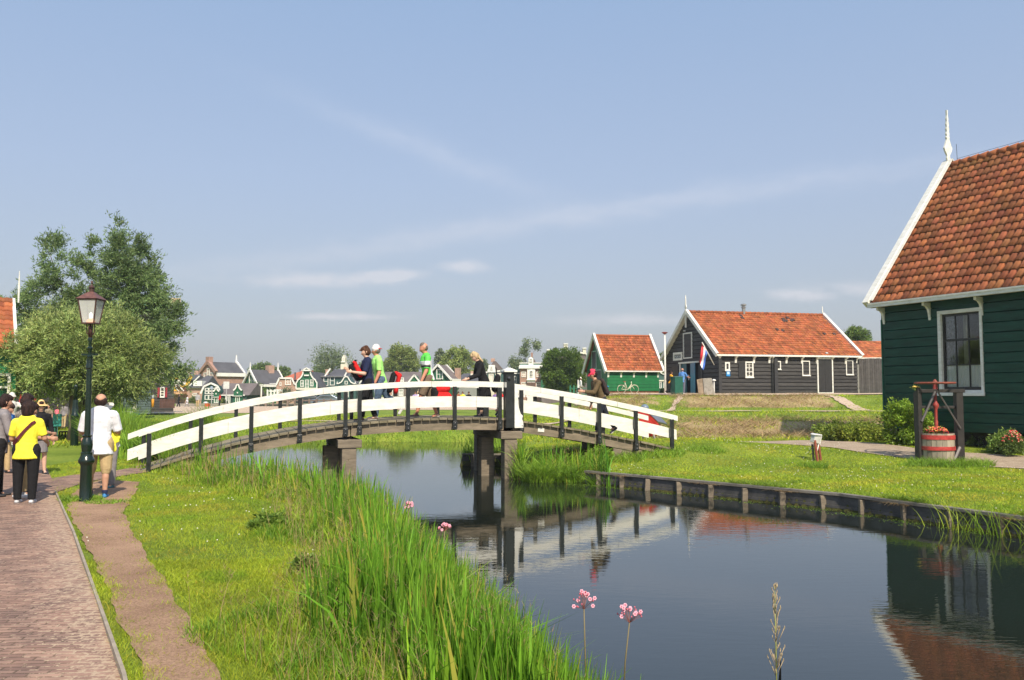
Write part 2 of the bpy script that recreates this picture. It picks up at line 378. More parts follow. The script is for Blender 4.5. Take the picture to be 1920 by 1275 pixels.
def brick_material():
    m = bpy.data.materials.new('brick_paving'); m.use_nodes = True; N = m.node_tree.nodes; L = m.node_tree.links; b = N['Principled BSDF']
    b.inputs['Roughness'].default_value = .85; b.inputs['Specular IOR Level'].default_value = .3
    tc = N.new('ShaderNodeTexCoord'); mp = N.new('ShaderNodeMapping'); mp.inputs['Rotation'].default_value = (0, 0, R(-3)); L.new(tc.outputs['Object'], mp.inputs[0])
    wn = N.new('ShaderNodeTexNoise'); wn.inputs['Scale'].default_value = 1.2; L.new(mp.outputs[0], wn.inputs[0])
    va = N.new('ShaderNodeMixRGB'); va.blend_type = 'LINEAR_LIGHT'; va.inputs[0].default_value = .04; L.new(mp.outputs[0], va.inputs[1]); L.new(wn.outputs[1], va.inputs[2])
    br = N.new('ShaderNodeTexBrick'); L.new(va.outputs[0], br.inputs[0]); br.inputs['Scale'].default_value = 1
    br.inputs['Brick Width'].default_value = .21; br.inputs['Row Height'].default_value = .065; br.inputs['Mortar Size'].default_value = .009; br.inputs['Mortar Smooth'].default_value = .3
    br.inputs['Color1'].default_value = (.235, .145, .115, 1); br.inputs['Color2'].default_value = (.36, .235, .18, 1); br.inputs['Mortar'].default_value = (.15, .10, .07, 1); br.inputs['Bias'].default_value = -.1
    no = N.new('ShaderNodeTexNoise'); no.inputs['Scale'].default_value = 3; no.inputs['Detail'].default_value = 8; L.new(tc.outputs['Object'], no.inputs[0])
    rp = N.new('ShaderNodeValToRGB'); rp.color_ramp.elements[0].position = .35; rp.color_ramp.elements[0].color = (.72, .72, .74, 1); rp.color_ramp.elements[1].position = .7; rp.color_ramp.elements[1].color = (1.25, 1.2, 1.15, 1); L.new(no.outputs[0], rp.inputs[0])
    mx = N.new('ShaderNodeMixRGB'); mx.blend_type = 'MULTIPLY'; mx.inputs[0].default_value = 1; L.new(br.outputs[0], mx.inputs[1]); L.new(rp.outputs[0], mx.inputs[2])
    # pale grit and sand in the joints, much more of it along the edging
    n3 = N.new('ShaderNodeTexNoise'); n3.inputs['Scale'].default_value = 16; n3.inputs['Detail'].default_value = 6; n3.inputs['Roughness'].default_value = .75; L.new(tc.outputs['Object'], n3.inputs[0])
    at_ = N.new('ShaderNodeAttribute'); at_.attribute_name = 'tint'
    def mth(op, a, c, cl=False):
        n = N.new('ShaderNodeMath'); n.operation = op; n.use_clamp = cl
        for k, q in enumerate((a, c)):
            if isinstance(q, (int, float)): n.inputs[k].default_value = q
            else: L.new(q, n.inputs[k])
        return n.outputs[0]
    base_ = mth('ADD', n3.outputs[0], mth('MULTIPLY', at_.outputs['Fac'], .155))
    grit = mth('MULTIPLY', mth('SUBTRACT', mth('ADD', base_, mth('MULTIPLY', br.outputs['Fac'], .11)), .645), 16, True)
    m2 = N.new('ShaderNodeMixRGB'); L.new(grit, m2.inputs[0]); L.new(mx.outputs[0], m2.inputs[1]); m2.inputs[2].default_value = (.43, .32, .225, 1)
    mo = N.new('ShaderNodeTexNoise'); mo.inputs['Scale'].default_value = 5.5; mo.inputs['Detail'].default_value = 7; mo.inputs['Roughness'].default_value = .8; L.new(tc.outputs['Object'], mo.inputs[0])
    moss = mth('MULTIPLY', mth('SUBTRACT', mth('ADD', mo.outputs[0], mth('MULTIPLY', br.outputs['Fac'], .05)), .70), 12, True)
    m3 = N.new('ShaderNodeMixRGB'); L.new(moss, m3.inputs[0]); L.new(m2.outputs[0], m3.inputs[1]); m3.inputs[2].default_value = (.16, .19, .05, 1)
    L.new(m3.outputs[0], b.inputs['Base Color'])
    bp = N.new('ShaderNodeBump'); bp.inputs['Strength'].default_value = .5; bp.inputs['Distance'].default_value = .01; bp.invert = True; L.new(br.outputs['Fac'], bp.inputs['Height']); L.new(bp.outputs[0], b.inputs['Normal'])
    return m
BRICKP = brick_material()
def grit(name, stops, sc=3.0):
    m = mk(name, stops[1], .95, .1, sc, bump=.0, spec=.1, dark=stops[0]); N = m.node_tree.nodes; L = m.node_tree.links; b = N['Principled BSDF']; src = b.inputs['Base Color'].links[0].from_socket
    tc = N.new('ShaderNodeTexCoord'); f = N.new('ShaderNodeTexNoise'); f.inputs['Scale'].default_value = 45; f.inputs['Detail'].default_value = 8; f.inputs['Roughness'].default_value = .85; L.new(tc.outputs['Object'], f.inputs[0])
    r = N.new('ShaderNodeValToRGB'); e = r.color_ramp.elements; e[0].position = .36; e[0].color = (.55, .52, .48, 1); e[1].position = .66; e[1].color = (1.55, 1.5, 1.45, 1); L.new(f.outputs[0], r.inputs[0])
    x = N.new('ShaderNodeMixRGB'); x.blend_type = 'MULTIPLY'; x.inputs[0].default_value = 1; L.new(src, x.inputs[1]); L.new(r.outputs[0], x.inputs[2]); L.new(x.outputs[0], b.inputs['Base Color'])
    bp = N.new('ShaderNodeBump'); bp.inputs['Strength'].default_value = .7; bp.inputs['Distance'].default_value = .015; L.new(f.outputs[0], bp.inputs['Height']); L.new(bp.outputs[0], b.inputs['Normal']); return m
DIRT = grit('trodden_earth', ((.235, .152, .105), (.37, .25, .175)), 1.3)
GRAVEL = grit('pale_shell_path', ((.42, .33, .25), (.56, .46, .37)))
GRAVELG = grit('grey_path', ((.28, .225, .17), (.42, .35, .28)))
kerb = [G(262,1420), G(232,1275), G(196,1170), G(165,1080), G(137,1000), G(119,960), G(104,925)]
kerb = [(kerb[0][0]+.25, 2.0)]+kerb
strip('path', [(-12.5, 2), (-13, 8), (-14, 14), (-15.5, 19), (-17, 24)], kerb+[G(98,900), G(85, 872), G(62, 845)], BRICKP, n=130, cols=90, dz=.008, sand=kerb)
strip('side_path', [G(100, 926), G(160, 905), G(230, 893), G(288, 884)], [G(95, 898), G(160, 888), G(225, 882), G(285, 868)], BRICKP, n=30, cols=12, dz=.014)
strip('dirt_path', [G(300,1420), G(278,1275), G(225,1170), G(190,1080), G(160,1020), G(128,960), G(130,935), G(150, 915), G(190, 900)], [G(470,1420), G(420,1275), G(345,1150), G(300,1080), G(268,1030), G(240,985), G(232,958), G(248, 935), G(262, 905)], DIRT, n=170, cols=14, dz=.015, jag=.018)
strip('bank_path', [G(1290, 831, .22), G(1400, 836, .12), G(1560, 842, .08), G(1740, 862, .0), G(1990, 878, -.05), (17.5, 17.4), (20.5, 11)], [G(1290, 827, .24), G(1400, 825, .2), G(1560, 828, .1), G(1740, 849, .0), G(1990, 862, -.05), (18.9, 18.2), (22, 11.8)], GRAVELG, n=60, cols=6, dz=.02, jag=.03)
strip('slope_path', [(1.5, 45.1), (6, 45.2), (14, 45.2), (22, 45.0), (34, 45.2)], [(1.5, 46.5), (6, 46.4), (14, 46.3), (22, 46.5), (34, 46.8)], GRAVEL, n=120, cols=8, dz=.05)
strip('dyke_path', [(5, 59), (9, 58), (12.3, 56.2), (14.5, 56.2), (22, 57.6), (30, 59.6)], [(5, 71), (9, 70.6), (11.5, 66), (14.2, 60), (22, 61.2), (30, 63.5)], GRAVEL, n=120, cols=14, dz=.06)
strip('worn_track', [(11.3, 57.8), (9.9, 52), (8.5, 47)], [(12.0, 57.8), (10.2, 52), (8.8, 47)], GRAVEL, n=60, cols=4, dz=.05, jag=.05)
strip('worn_track', [(20.7, 58.2), (19.9, 53), (18.9, 47)], [(21.4, 58.2), (20.6, 53), (19.8, 47)], GRAVEL, n=60, cols=4, dz=.05, jag=.05)
strip('far_path', [(-60, 78), (-40, 80), (-20, 82), (4, 84)], [(-60, 104), (-40, 104), (-20, 102), (4, 98)], GRAVEL, n=60, cols=8, dz=.03)
strip('meadow_path', [(-22, 50), (-12, 51), (-2, 50), (3.2, 46.0)], [(-22, 50.9), (-12, 51.9), (-2, 51.0), (3.2, 46.6)], GRAVEL, n=50, cols=4, dz=.03, jag=.03)
# timber edging along the brick path
def edging():
    b = MB()
    for i in range(len(kerb)-1):
        p, q = kerb[i], kerb[i+1]; b.bar((p[0], p[1], .005), (q[0], q[1], .005), .024, .08)
    tag(b.build('path_edging', mk('edging_stone', (.33, .28, .22), .9, .15, 6, bump=.3)), kind='structure')
edging()
# ------------------------------------------------------------ grass and reeds
def blade_mat(name, c1, c2, trans=.35, rough=.55):
    return mk(name, c1, rough, .1, .8, dark=c2, attr='tint', trans=trans, spec=.25)
BLADE = blade_mat('grass_blades', (.45, .54, .040), (.29, .40, .026))
REED = blade_mat('reed_leaves', (.42, .55, .050), (.20, .36, .028))
TUFT = blade_mat('tuft_leaves', (.25, .40, .040), (.12, .23, .024))
DRY = blade_mat('dry_stems', (.45, .33, .17), (.26, .18, .09), .2)
def blades(name, P, h, w, lean, bend, mat, segs=3, tint=None, azi=None, kind='stuff', parent=None):
    """P (n,3) roots; h, w, lean, bend (n,). One strip per blade."""
    n = len(P); a = rng.uniform(0, 2*np.pi, n) if azi is None else azi
    dx, dy = np.cos(a), np.sin(a); fa = rng.uniform(0, np.pi, n); wx, wy = np.cos(fa), np.sin(fa)
    rows = []
    for k in range(segs+1):
        t = k/segs; off = h*(lean*t+bend*t**2.4); z = h*t*(1-.35*bend*t*t)
        ww = w*(1-t**1.8)*.5*(.7+.6*min(1, t*3)) if k < segs else w*.03
        c = P+np.stack([dx*off, dy*off, z], 1); s = np.stack([wx*ww, wy*ww, np.zeros(n)], 1)
        rows += [c-s, c+s]
    V = np.stack(rows, 1).reshape(-1, 3); m = 2*(segs+1)
    q = np.array([[2*k, 2*k+1, 2*k+3, 2*k+2] for k in range(segs)]); Fq = (np.arange(n)*m)[:, None, None]+q[None]
    T = np.ones((n, 3)) if tint is None else tint; T = np.repeat(T, m, 0)
    return tag(np_mesh(name, V, Fq.reshape(-1, 4), mat, parent, tint=T, smooth=True), kind=kind)
def tintmix(n, lo=.7, hi=1.25, yellow=.12, brown=.0):
    b = rng.uniform(lo, hi, n); T = np.stack([b, b, b], 1); y = rng.random(n) < yellow
    T[y] *= (1.22, 1.06, 1.0); k = rng.random(n) < brown; T[k] *= (1.25, .86, 1.5); return T
def scatter(n, x0, x1, y0, y1, pw=1.0):
    y = y0+(y1-y0)*rng.random(n)**pw; x = rng.uniform(x0, x1, n); return x, y
def inview(x, y, z=0, mu=60):
    c, s = math.cos(PITCH), math.sin(PITCH); dz = z-CAMZ; dep = y*c+dz*s; u = 960+F*x/dep; v = 637.5-F*(dz*c-y*s)/dep
    return u, v, (u > -mu) & (u < 1920+mu) & (v < 1275+mu*2)
def clumpn(x, y, f):
    return .5+.25*(np.sin(x*f*1.7+np.sin(y*f*1.1)*2)+np.sin(y*f*1.3+np.sin(x*f*.9)*2.3))
# polygons of bare ground to keep clear of grass
def inpoly(x, y, poly):
    ins = np.zeros(len(x), bool); n = len(poly)
    for i in range(n):
        a, b = poly[i], poly[(i+1) % n]
        if a[1] == b[1]: continue
        ins ^= ((a[1] > y) != (b[1] > y)) & (x < (b[0]-a[0])*(y-a[1])/(b[1]-a[1])+a[0])
    return ins
DIRTL = [G(300,1420), G(278,1275), G(225,1170), G(190,1080), G(160,1020), G(128,960), G(130,935), G(150, 915), G(190, 900)]
DIRTR = [G(470,1420), G(420,1275), G(345,1150), G(300,1080), G(268,1030), G(240,985), G(232,958), G(248, 935), G(262, 905)]
DIRTP = DIRTL+DIRTR[::-1]
PAVE = [(-30, 2)]+kerb+[G(98,900), G(85, 872), G(62, 845), (-30, 24)]
SIDEP = [G(100, 926), G(160, 905), G(230, 893), G(288, 884), G(285, 868), G(225, 882), G(160, 888), G(95, 898)]
PATHB = [G(1290, 831, .22), G(1400, 836, .12), G(1560, 842, .08), G(1740, 862, .0), G(1990, 878, -.05), G(1990, 862, -.05), G(1740, 849, .0), G(1560, 828, .1), G(1400, 825, .2), G(1290, 827, .24)]
def bare(x, y, j=.11):
    xx = x+rng.normal(0, j, len(x))+.05*np.sin(y*7+x*3)+.04*np.sin(y*17); yy = y+rng.normal(0, j, len(x))
    return inpoly(xx, yy, DIRTP) | inpoly(x, y, PAVE) | inpoly(xx, yy, SIDEP) | inpoly(xx, yy, PATHB)
def lawn():
    # near-left lawn and verge
    out = []
    for n, x0, x1, y0, y1 in ((230000, -5.2, 1.3, 4.6, 9), (105000, -8.5, 0, 9, 15), (60000, -11, -2, 15, 23)):
        x, y = scatter(n, x0, x1, y0, y1); d = sdf(np.stack([x, y], 1)); u, v, ok = inview(x, y)
        k = ok & (d > .6) & ~bare(x, y); out.append((x[k], y[k]))
    x = np.concatenate([o[0] for o in out]); y = np.concatenate([o[1] for o in out]); n = len(x)
    c = clumpn(x, y, 1.3)*.6+clumpn(x, y, 4.1)*.4
    h = rng.uniform(.022, .055, n)*(.7+.7*c); w = rng.uniform(.0022, .0042, n)*(1+(y-5)*.11)
    P = np.stack([x, y, height(x, y)-.004], 1); T = tintmix(n, .62, 1.15, .2, .05)*(.72+.5*c)[:, None]; wn = clumpn(x*1.3+5, y*1.1, 1.9); T[wn > .78] *= (1.12, .93, 1.3); T[wn < .2] *= (.72, .86, .8)
    blades('mown_grass', P, h, w, rng.uniform(.05, .6, n), rng.uniform(.1, .7, n), BLADE, 2, T)
    # right bank lawn
    out = []
    for n, x0, x1, y0, y1 in ((60000, 2, 12, 12, 19), (85000, .5, 18, 19, 27), (30000, 2, 22, 27, 33)):
        x, y = scatter(n, x0, x1, y0, y1); d = sdf(np.stack([x, y], 1)); u, v, ok = inview(x, y)
        k = ok & (d > .08) & ~bare(x, y, .05); out.append((x[k], y[k]))
    x = np.concatenate([o[0] for o in out]); y = np.concatenate([o[1] for o in out]); n = len(x)
    c = clumpn(x, y, 1.1)*.6+clumpn(x, y, 3.7)*.4
    h = rng.uniform(.025, .055, n)*(.6+.8*c); w = rng.uniform(.008, .016, n)
    P = np.stack([x, y, height(x, y)-.004], 1); T = tintmix(n, .7, 1.2, .2, .04)*(.75+.45*c)[:, None]; wn = clumpn(x*1.2+2, y*1.6, 1.1); T[wn > .76] *= (1.12, .93, 1.3); T[wn < .22] *= (.72, .86, .8)
    blades('bank_grass', P, h, w, rng.uniform(.1, .9, n), rng.uniform(.2, .8, n), BLADE, 2, T)
lawn()
def rough_grass():
    # meadow grass beyond the canal and on the slope
    n = 90000; x, y = scatter(n, -26, 30, 27, 62); d = sdf(np.stack([x, y], 1)); u, v, ok = inview(x, y); r = x/y
    path = (r > .03) & (((y > 44.9) & (y < 46.8)) | (y > 57)) | inpoly(x, y, PATHB)
    hay = (r > .16) & (r < .6) & (y > 30) & (y < 38) | (r > .18) & (r < .38) & (y > 49) & (y < 56)
    k = ok & (d > .1) & ~path & (~hay | (rng.random(n) < .35)) & ~((np.abs(y-50.5-.3*np.sin(x)) < .8) & (x < 2)); x, y = x[k], y[k]; n = len(x); c = clumpn(x, y, .8)
    P = np.stack([x, y, height(x, y)-.01], 1); w = rng.uniform(.02, .04, n)
    blades('meadow_grass', P, rng.uniform(.05, .16, n)*(.5+c), w, rng.uniform(.1, .8, n), rng.uniform(.2, .8, n), BLADE, 2, tintmix(n, .6, 1.2, .25, .08)*(.7+.5*c)[:, None])
    # mown hay lying in swaths
    n = 45000; x, y = scatter(n, 4, 28, 29.8, 57); r = x/y; hz = (r > .16) & (y < 39.5) | (r > .185) & (r < .375) & (y > 49) & (y < 56) | (r > .07) & (r < .16) & (y > 50) & (y < 56)
    k = hz & (clumpn(x, y, .9)+rng.normal(0, .15, n) > .42) & ~inpoly(x, y, PATHB); x, y = x[k], y[k]; n = len(x)
    P = np.stack([x, y, height(x, y)+rng.uniform(0, .03, n)], 1)
    blades('mown_hay', P, rng.uniform(.12, .3, n), rng.uniform(.015, .03, n), rng.uniform(1.5, 3, n), rng.uniform(0, .5, n)*0, DRY, 2, tintmix(n, .5, 1.4, .1))
rough_grass()
def band():
    """tall rushes, irises and flowering grass along the near bank"""
    x, y = scatter(560000, -9.5, 2.3, 4.3, 22, 1.35); d = sdf(np.stack([x, y], 1)); u, v, ok = inview(x, y, 0, 120)
    wid = 2.0+.28*np.sin(y*1.3)+.22*np.sin(y*3.1+1)
    k = ok & (d > -.35) & (d < wid) & ((y < 19.8) | (x > -7)); x, y, d, wid = x[k], y[k], d[k], wid[k]; n = len(x)
    e = 1-np.clip(d/wid, 0, 1); c = clumpn(x, y, 1.6)*.55+clumpn(x, y, 4.7)*.45
    keep = rng.random(n) < (.25+.75*np.clip(c*1.3, 0, 1))*np.clip(1.2-.045*(y-5), .42, 1)*.5
    x, y, d, e, c = x[keep], y[keep], d[keep], e[keep], c[keep]; n = len(x); P = np.stack([x, y, height(x, y)-.02], 1)
    # broad upright leaves (irises) close to the water, thin grass behind
    near = ss(y, 11, 7)
    iris = (rng.random(n) < (.22+.62*near)*ss(e, .28, .55))
    h = np.where(iris, rng.uniform(.45, .86, n)*(.75+.35*e), rng.uniform(.14, .66, n)*(.12+1.0*e**.85)*(.6+.6*c)+.05)
    w = np.where(iris, rng.uniform(.014, .030, n), rng.uniform(.004, .010, n)*(1+.08*(y-5)))
    w = np.where(iris, w*(1+.03*(y-5)), w)
    bend = np.where(iris, rng.uniform(0, .14, n), rng.uniform(.05, .6, n)); droop = rng.random(n) < .08; bend = np.where(droop, bend+.5, bend)
    T = tintmix(n, .62, 1.2, .16, .02)*(.75+.35*c)[:, None]; T[iris] *= (.62, .86, .8); T *= (.72+.45*rng.random((n, 1))); dk = clumpn(x+3, y, 2.3) > .62; T[dk] *= (.66, .82, .8)
    tb = rng.random(n) < .10*(1-e*.6); T[tb] = (1.3, .85, 1.6)
    blades('bank_rushes', P, h, w, np.where(iris, rng.uniform(0, .14, n), rng.uniform(0, .28, n)), bend, REED, 4, T)
    # seed heads on thin stalks
    m = (rng.random(n) < .035) & (e < .95); Q = P[m]; q = len(Q); hh = h[m]*.6+rng.uniform(.25, .45, q)
    a = rng.uniform(0, 6.28, q)
    blades('grass_stalks', Q, hh, np.full(q, .0035)*(1+.1*(Q[:, 1]-5)), rng.uniform(0, .15, q), rng.uniform(0, .3, q), DRY, 3, tintmix(q, .7, 1.2), azi=a)
    # drooping panicle bits at the stalk heads
    k = 9; rep = np.repeat(np.arange(q), k); t = rng.uniform(.78, 1, len(rep)); lean = .1*hh[rep]*t
    S = Q[rep]+np.stack([np.cos(a[rep])*lean, np.sin(a[rep])*lean, hh[rep]*t*.97], 1)
    blades('grass_panicles', S, rng.uniform(.02, .05, len(rep)), np.full(len(rep), .004)*(1+.12*(S[:, 1]-5)), rng.uniform(.2, 1.2, len(rep)), rng.uniform(0, 1, len(rep)), DRY, 1, tintmix(len(rep), .6, 1.1))
band()
def far_reeds():
    # left bank by the bridge end, the back bank and the left reed bed
    out = []
    def grab(n, x0, x1, y0, y1, test, h0, h1, w0, w1):
        x, y = scatter(n, x0, x1, y0, y1); d = sdf(np.stack([x, y], 1)); u, v, ok = inview(x, y); k = ok & test(x, y, d, u); x, y, d = x[k], y[k], d[k]; n = len(x)
        out.append((x, y, rng.uniform(h0, h1, n)*(.55+.6*clumpn(x, y, 1.5)), rng.uniform(w0, w1, n)))
    grab(210000, -24, -7.6, 20.5, 40, lambda x, y, d, u: (d > -.45) & (d < .9+1.7*ss(y, 21, 25)) & (x < -8.3+(21-y)*.3) & (u < 400) & (u > 170), .7, 1.6, .016, .036)
    grab(30000, -20, -9, 22, 40, lambda x, y, d, u: (d > 1.2) & (d < 3.2) & (u < 330) & (u > 175), .25, .7, .014, .03)
    grab(26000, -42, 0, 34, 46, lambda x, y, d, u: (d > -.5) & (d < 1.1) & (y > 34.5) & (u > 400), .2, .62, .018, .035)
    grab(9000, -2, 1.2, 25.0, 37, lambda x, y, d, u: (d > -.2) & (d < .9), .12, .5, .015, .03)
    x, y, h, w = (np.concatenate([o[i] for o in out]) for i in range(4)); n = len(x); c = clumpn(x, y, 1.1)
    P = np.stack([x, y, height(x, y)-.03], 1)
    blades('reed_bed', P, h, w, rng.uniform(0, .25, n), rng.uniform(0, .6, n), TUFT, 3, tintmix(n, .8, 1.5, .2, .03)*(.75+.5*c)[:, None])
far_reeds()
def tufts():
    """coarse sedge tuft by the pier, long grass round posts and along the piling"""
    X, Y, Hh, Ww, Bd = [], [], [], [], []
    def tuft(cx, cy, r, n, h0, h1, w, bd):
        a = rng.uniform(0, 6.28, n); q = r*np.sqrt(rng.random(n)); X.append(cx+q*np.cos(a)); Y.append(cy+q*np.sin(a)*.8)
        Hh.append(rng.uniform(h0, h1, n)); Ww.append(rng.uniform(w*.6, w*1.2, n)); Bd.append(rng.uniform(bd*.3, bd*1.3, n))
    for cx, cy, r, n, a, b in ((.75, 20.75, .5, 1100, .4, .8), (1.35, 20.7, .35, 650, .35, .75), (.55, 21.2, .5, 500, .35, .7), (1.25, 21.5, .6, 500, .2, .5), (1.95, 20.0, .15, 130, .35, .6), (2.05, 21.8, .5, 260, .15, .35)):
        tuft(cx, cy, r, n, a, b, .018, .75)
    for cx, cy, r, n, a, b in ((10.7, 21.55, .75, 1200, .10, .27), (11.6, 21.6, .5, 600, .12, .32), (10.0, 21.4, .4, 250, .06, .16), (7.35, 21.0, .35, 420, .08, .26), (-6.95, 13.9, .34, 700, .05, .14),
                               (-6.4, 13.6, .35, 600, .04, .10), (-6.0, 19.3, .5, 900, .25, .55), (-6.9, 18.8, .5, 700, .12, .36), (3.9, 22.6, .7, 700, .08, .26), (5.2, 22.9, .5, 400, .07, .2), (2.9, 22.2, .6, 500, .1, .3)):
        tuft(cx, cy, r, n, a, b, .014, .6)
    x, y, h, w, bd = map(np.concatenate, (X, Y, Hh, Ww, Bd)); n = len(x); d = sdf(np.stack([x, y], 1)); z = np.maximum(height(x, y), WATERZ-.1)
    blades('grass_tufts', np.stack([x, y, z-.02], 1), h, w, rng.uniform(0, .55, n), bd, TUFT, 4, tintmix(n, .7, 1.5, .15, .02))
    # hanging weeds over the piling
    t = rng.random(2600); i = np.minimum((t*5).astype(int), 4); pts = CANAL[1:6]; seg = rng.random(2600)
    dens = [.25, .5, .2, .1, .0]; A = []; 
    for k in range(4):
        a, b = pts[k], pts[k+1]; m = int([1500, 1500, 1300, 60][k]); tt = rng.random(m); tt = tt[rng.random(m) < np.clip(np.sin(tt*9+k*2.2)*.8+.25, .03, 1)]
        A.append(a+(b-a)*tt[:, None]+rng.normal(0, .05, (len(tt), 2))+np.array([.12, .08]))
    A = np.concatenate(A); n = len(A); az = np.full(n, math.atan2(-.8, -.6))+rng.normal(0, .7, n)
    blades('bank_weeds', np.c_[A, np.full(n, -.13)], rng.uniform(.08, .26, n), rng.uniform(.005, .012, n), rng.uniform(.3, .9, n), rng.uniform(.6, 1.7, n), TUFT, 4, tintmix(n, .7, 1.6, .3, .2), azi=az)
    m = 1500; tt = rng.random(m); k = (np.sin(tt*37)+np.sin(tt*61+1) > .55); tt = tt[k]; seg = np.minimum((tt*3).astype(int), 2); f = tt*3-seg; pp = CANAL[2:6]; A2 = pp[seg]+(pp[seg+1]-pp[seg])*f[:, None]+rng.normal(0, .03, (len(tt), 2))+np.array([-.06, -.06]); n2 = len(A2)
    blades('dry_roots', np.c_[A2, np.full(n2, -.15)], rng.uniform(.02, .08, n2), rng.uniform(.006, .012, n2), rng.uniform(.8, 2.0, n2), rng.uniform(1.2, 3.2, n2), DRY, 4, tintmix(n2, .6, 1.2), azi=np.full(n2, math.atan2(-.8, -.6))+rng.normal(0, .8, n2))
    # reeds standing out of the water by the right edge
    m = 330; A = CANAL[1]+(CANAL[2]-CANAL[1])*rng.uniform(.35, 1.25, m)[:, None]+np.c_[rng.uniform(-.5, .1, m), rng.uniform(-.3, .1, m)]
    blades('water_reeds', np.c_[A, np.full(m, WATERZ-.1)], rng.uniform(.3, .95, m), rng.uniform(.006, .014, m), rng.uniform(0, .35, m), rng.uniform(0, .9, m), REED, 4, tintmix(m, .5, 1.1, .3, .1))
    # duckweed and bits afloat close to the banks
    m = 2600; i = rng.integers(1, 5, m); f = rng.random(m); A3 = CANAL[i]+(CANAL[i+1]-CANAL[i])*f[:, None]+np.c_[-np.abs(rng.normal(0, .22, m))-.06, -np.abs(rng.normal(0, .12, m))-.03]; A3 = A3[(np.sin(f*19+i*2)+np.sin(f*43) > .1) & (sdf(A3) < -.04)]; n3 = len(A3)
    a = rng.uniform(0, 6.28, n3); r = rng.uniform(.006, .016, n3); P = []
    for k in range(5): P.append(np.c_[A3[:, 0]+r*np.cos(a+k*1.257), A3[:, 1]+r*np.sin(a+k*1.257), np.full(n3, WATERZ+.004)])
    tag(np_mesh('duckweed', np.stack(P, 1).reshape(-1, 3), (np.arange(n3)*5)[:, None]+np.arange(5)[None], TUFT, tint=np.repeat(tintmix(n3, .8, 1.8, .3), 5, 0)), kind='stuff')
    # clover and daisies in the lawns
    fx, fy = scatter(900, 2, 13, 13, 27); k = (sdf(np.stack([fx, fy], 1)) > .2) & (clumpn(fx, fy, 1.2) > .5); fx, fy = fx[k], fy[k]
    gx, gy = scatter(300, -7, -1.5, 9, 18); k = (sdf(np.stack([gx, gy], 1)) > 1.4) & (clumpn(gx, gy, 2) > .6) & ~bare(gx, gy); fx = np.r_[fx, gx[k]]; fy = np.r_[fy, gy[k]]; n = len(fx)
    mb = MB()
    for a, b, z in zip(fx, fy, height(fx, fy)): mb.ball((a, b, z+.04), .006+.0003*b, None, .008, 5, 3)
    tag(mb.build('clover_flowers', mk('clover_white', (.75, .72, .62), .8, .1)), kind='stuff')
tufts()
def flowering_rush(loc, h, r, label, seed, lean=(0, 0), scale=1.0):
    rd = random.Random(seed); t = thing('flowering_rush', label, 'wildflower', loc, 0, 'pink flowering rushes on the near bank')
    st = MB(); top = Vector((lean[0], lean[1], h)); st.tube([(0,0,0), (lean[0]*.3, lean[1]*.3, h*.5), top], [.0055*scale, .005*scale, .004*scale], 6)
    st.build('stem', mk('rush_stem', (.18, .14, .06), .6, .1), t, True)
    ray = MB(); bud = MB(); PM = mk('rush_petal', (.80, .42, .52), .6, .08)
    for i in range(26):
        a = rd.uniform(0, 6.28); el = rd.uniform(.15, 1.45); L_ = r*rd.uniform(.75, 1.1)
        d = Vector((math.cos(a)*math.cos(el), math.sin(a)*math.cos(el), math.sin(el)))*L_; e = top+d+Vector((0,0,.012))
        ray.tube([top, top+d*.6+Vector((0,0,.01)), e], .0012*scale, 4)
        if rd.random() < .42:
            pet = MB()
            for k in range(6):
                b = k*1.047; v = Vector((math.cos(b), .3*math.sin(b), math.sin(b)))*.011*scale; pet.ball(e+v*.85, .006*scale, .004*scale, .006*scale, 6, 4)
            pet.build('blossom', PM, t, True); bud.ball(e, .005*scale, n=6, m=4)
        else: bud.ball(e, .0055*scale, None, .008*scale, 6, 4)
    ray.build('flower_stalk', mk('rush_ray', (.25, .08, .06), .6), t); bud.build('bud', mk('rush_bud', (.55, .12, .17), .6), t, True)
p = at(1095, 1275, 6.0); flowering_rush((at(1098,1200,5.9).x, 5.9, -.35), at(1095,1142,5.9).z+.35, .1, 'tall pink flowering rush, the left one of the two over open water', 3, (-.01, 0))
flowering_rush((at(1168,1200,5.9).x, 5.9, -.35), at(1178,1168,5.9).z+.35, .1, 'pink flowering rush with loose umbel, the right one of the two over open water', 8, (.045, 0))
flowering_rush((at(766,950,10.2).x, 10.2, -.25), at(766,955,10.2).z+.25, .075, 'pink flowering rush low among the reeds left of the bridge reflection', 5, (0, 0), 1.15)
flowering_rush((at(830,990,9.2).x, 9.2, -.3), at(830,996,9.2).z+.3, .07, 'pink flowering rush at the reed edge beside the water', 6, (.02, 0), 1.1)
def panicle_grass():
    t = thing('reed_grass', 'single tall reed grass stem with a feathery seed head standing before open water', 'grass stem', (at(1456,1275,5.4).x, 5.4, -.35))
    z0 = at(1456,1275,5.4).z; top = at(1456,1100,5.4).z+.35; s = MB(); s.tube([(0,0,0), (0,0,top*.6), (.0,0,top)], [.005, .004, .0015], 6); s.build('stem', mk('grass_stem', (.28, .30, .09), .6), t, True)
    rd = random.Random(4); m = MB()
    for i in range(60):
        z = top*(1-.62*rd.random()**1.2)-.01; f = (top-z)/top; a = rd.uniform(0, 6.28); L_ = .03+.11*min(f*3, 1)*rd.random()
        e = Vector((math.cos(a)*L_*.42, math.sin(a)*L_*.42, z+L_*.95)); m.tube([(0,0,z), e*.5+Vector((0,0,z*.5)), e], [.0012, .0022, .003], 4)
        m.ball(e, .0035, None, .011, 5, 4)
    m.build('seed_head', mk('seed_head', (.40, .31, .19), .8, .25, 60), t, True)
    l = MB(); l.tube([(.012,0,0), (.02,0,top*.35), (.03,0,top*.52)], [.012, .01, .001], 4); l.build('leaf', REED, t)
panicle_grass()
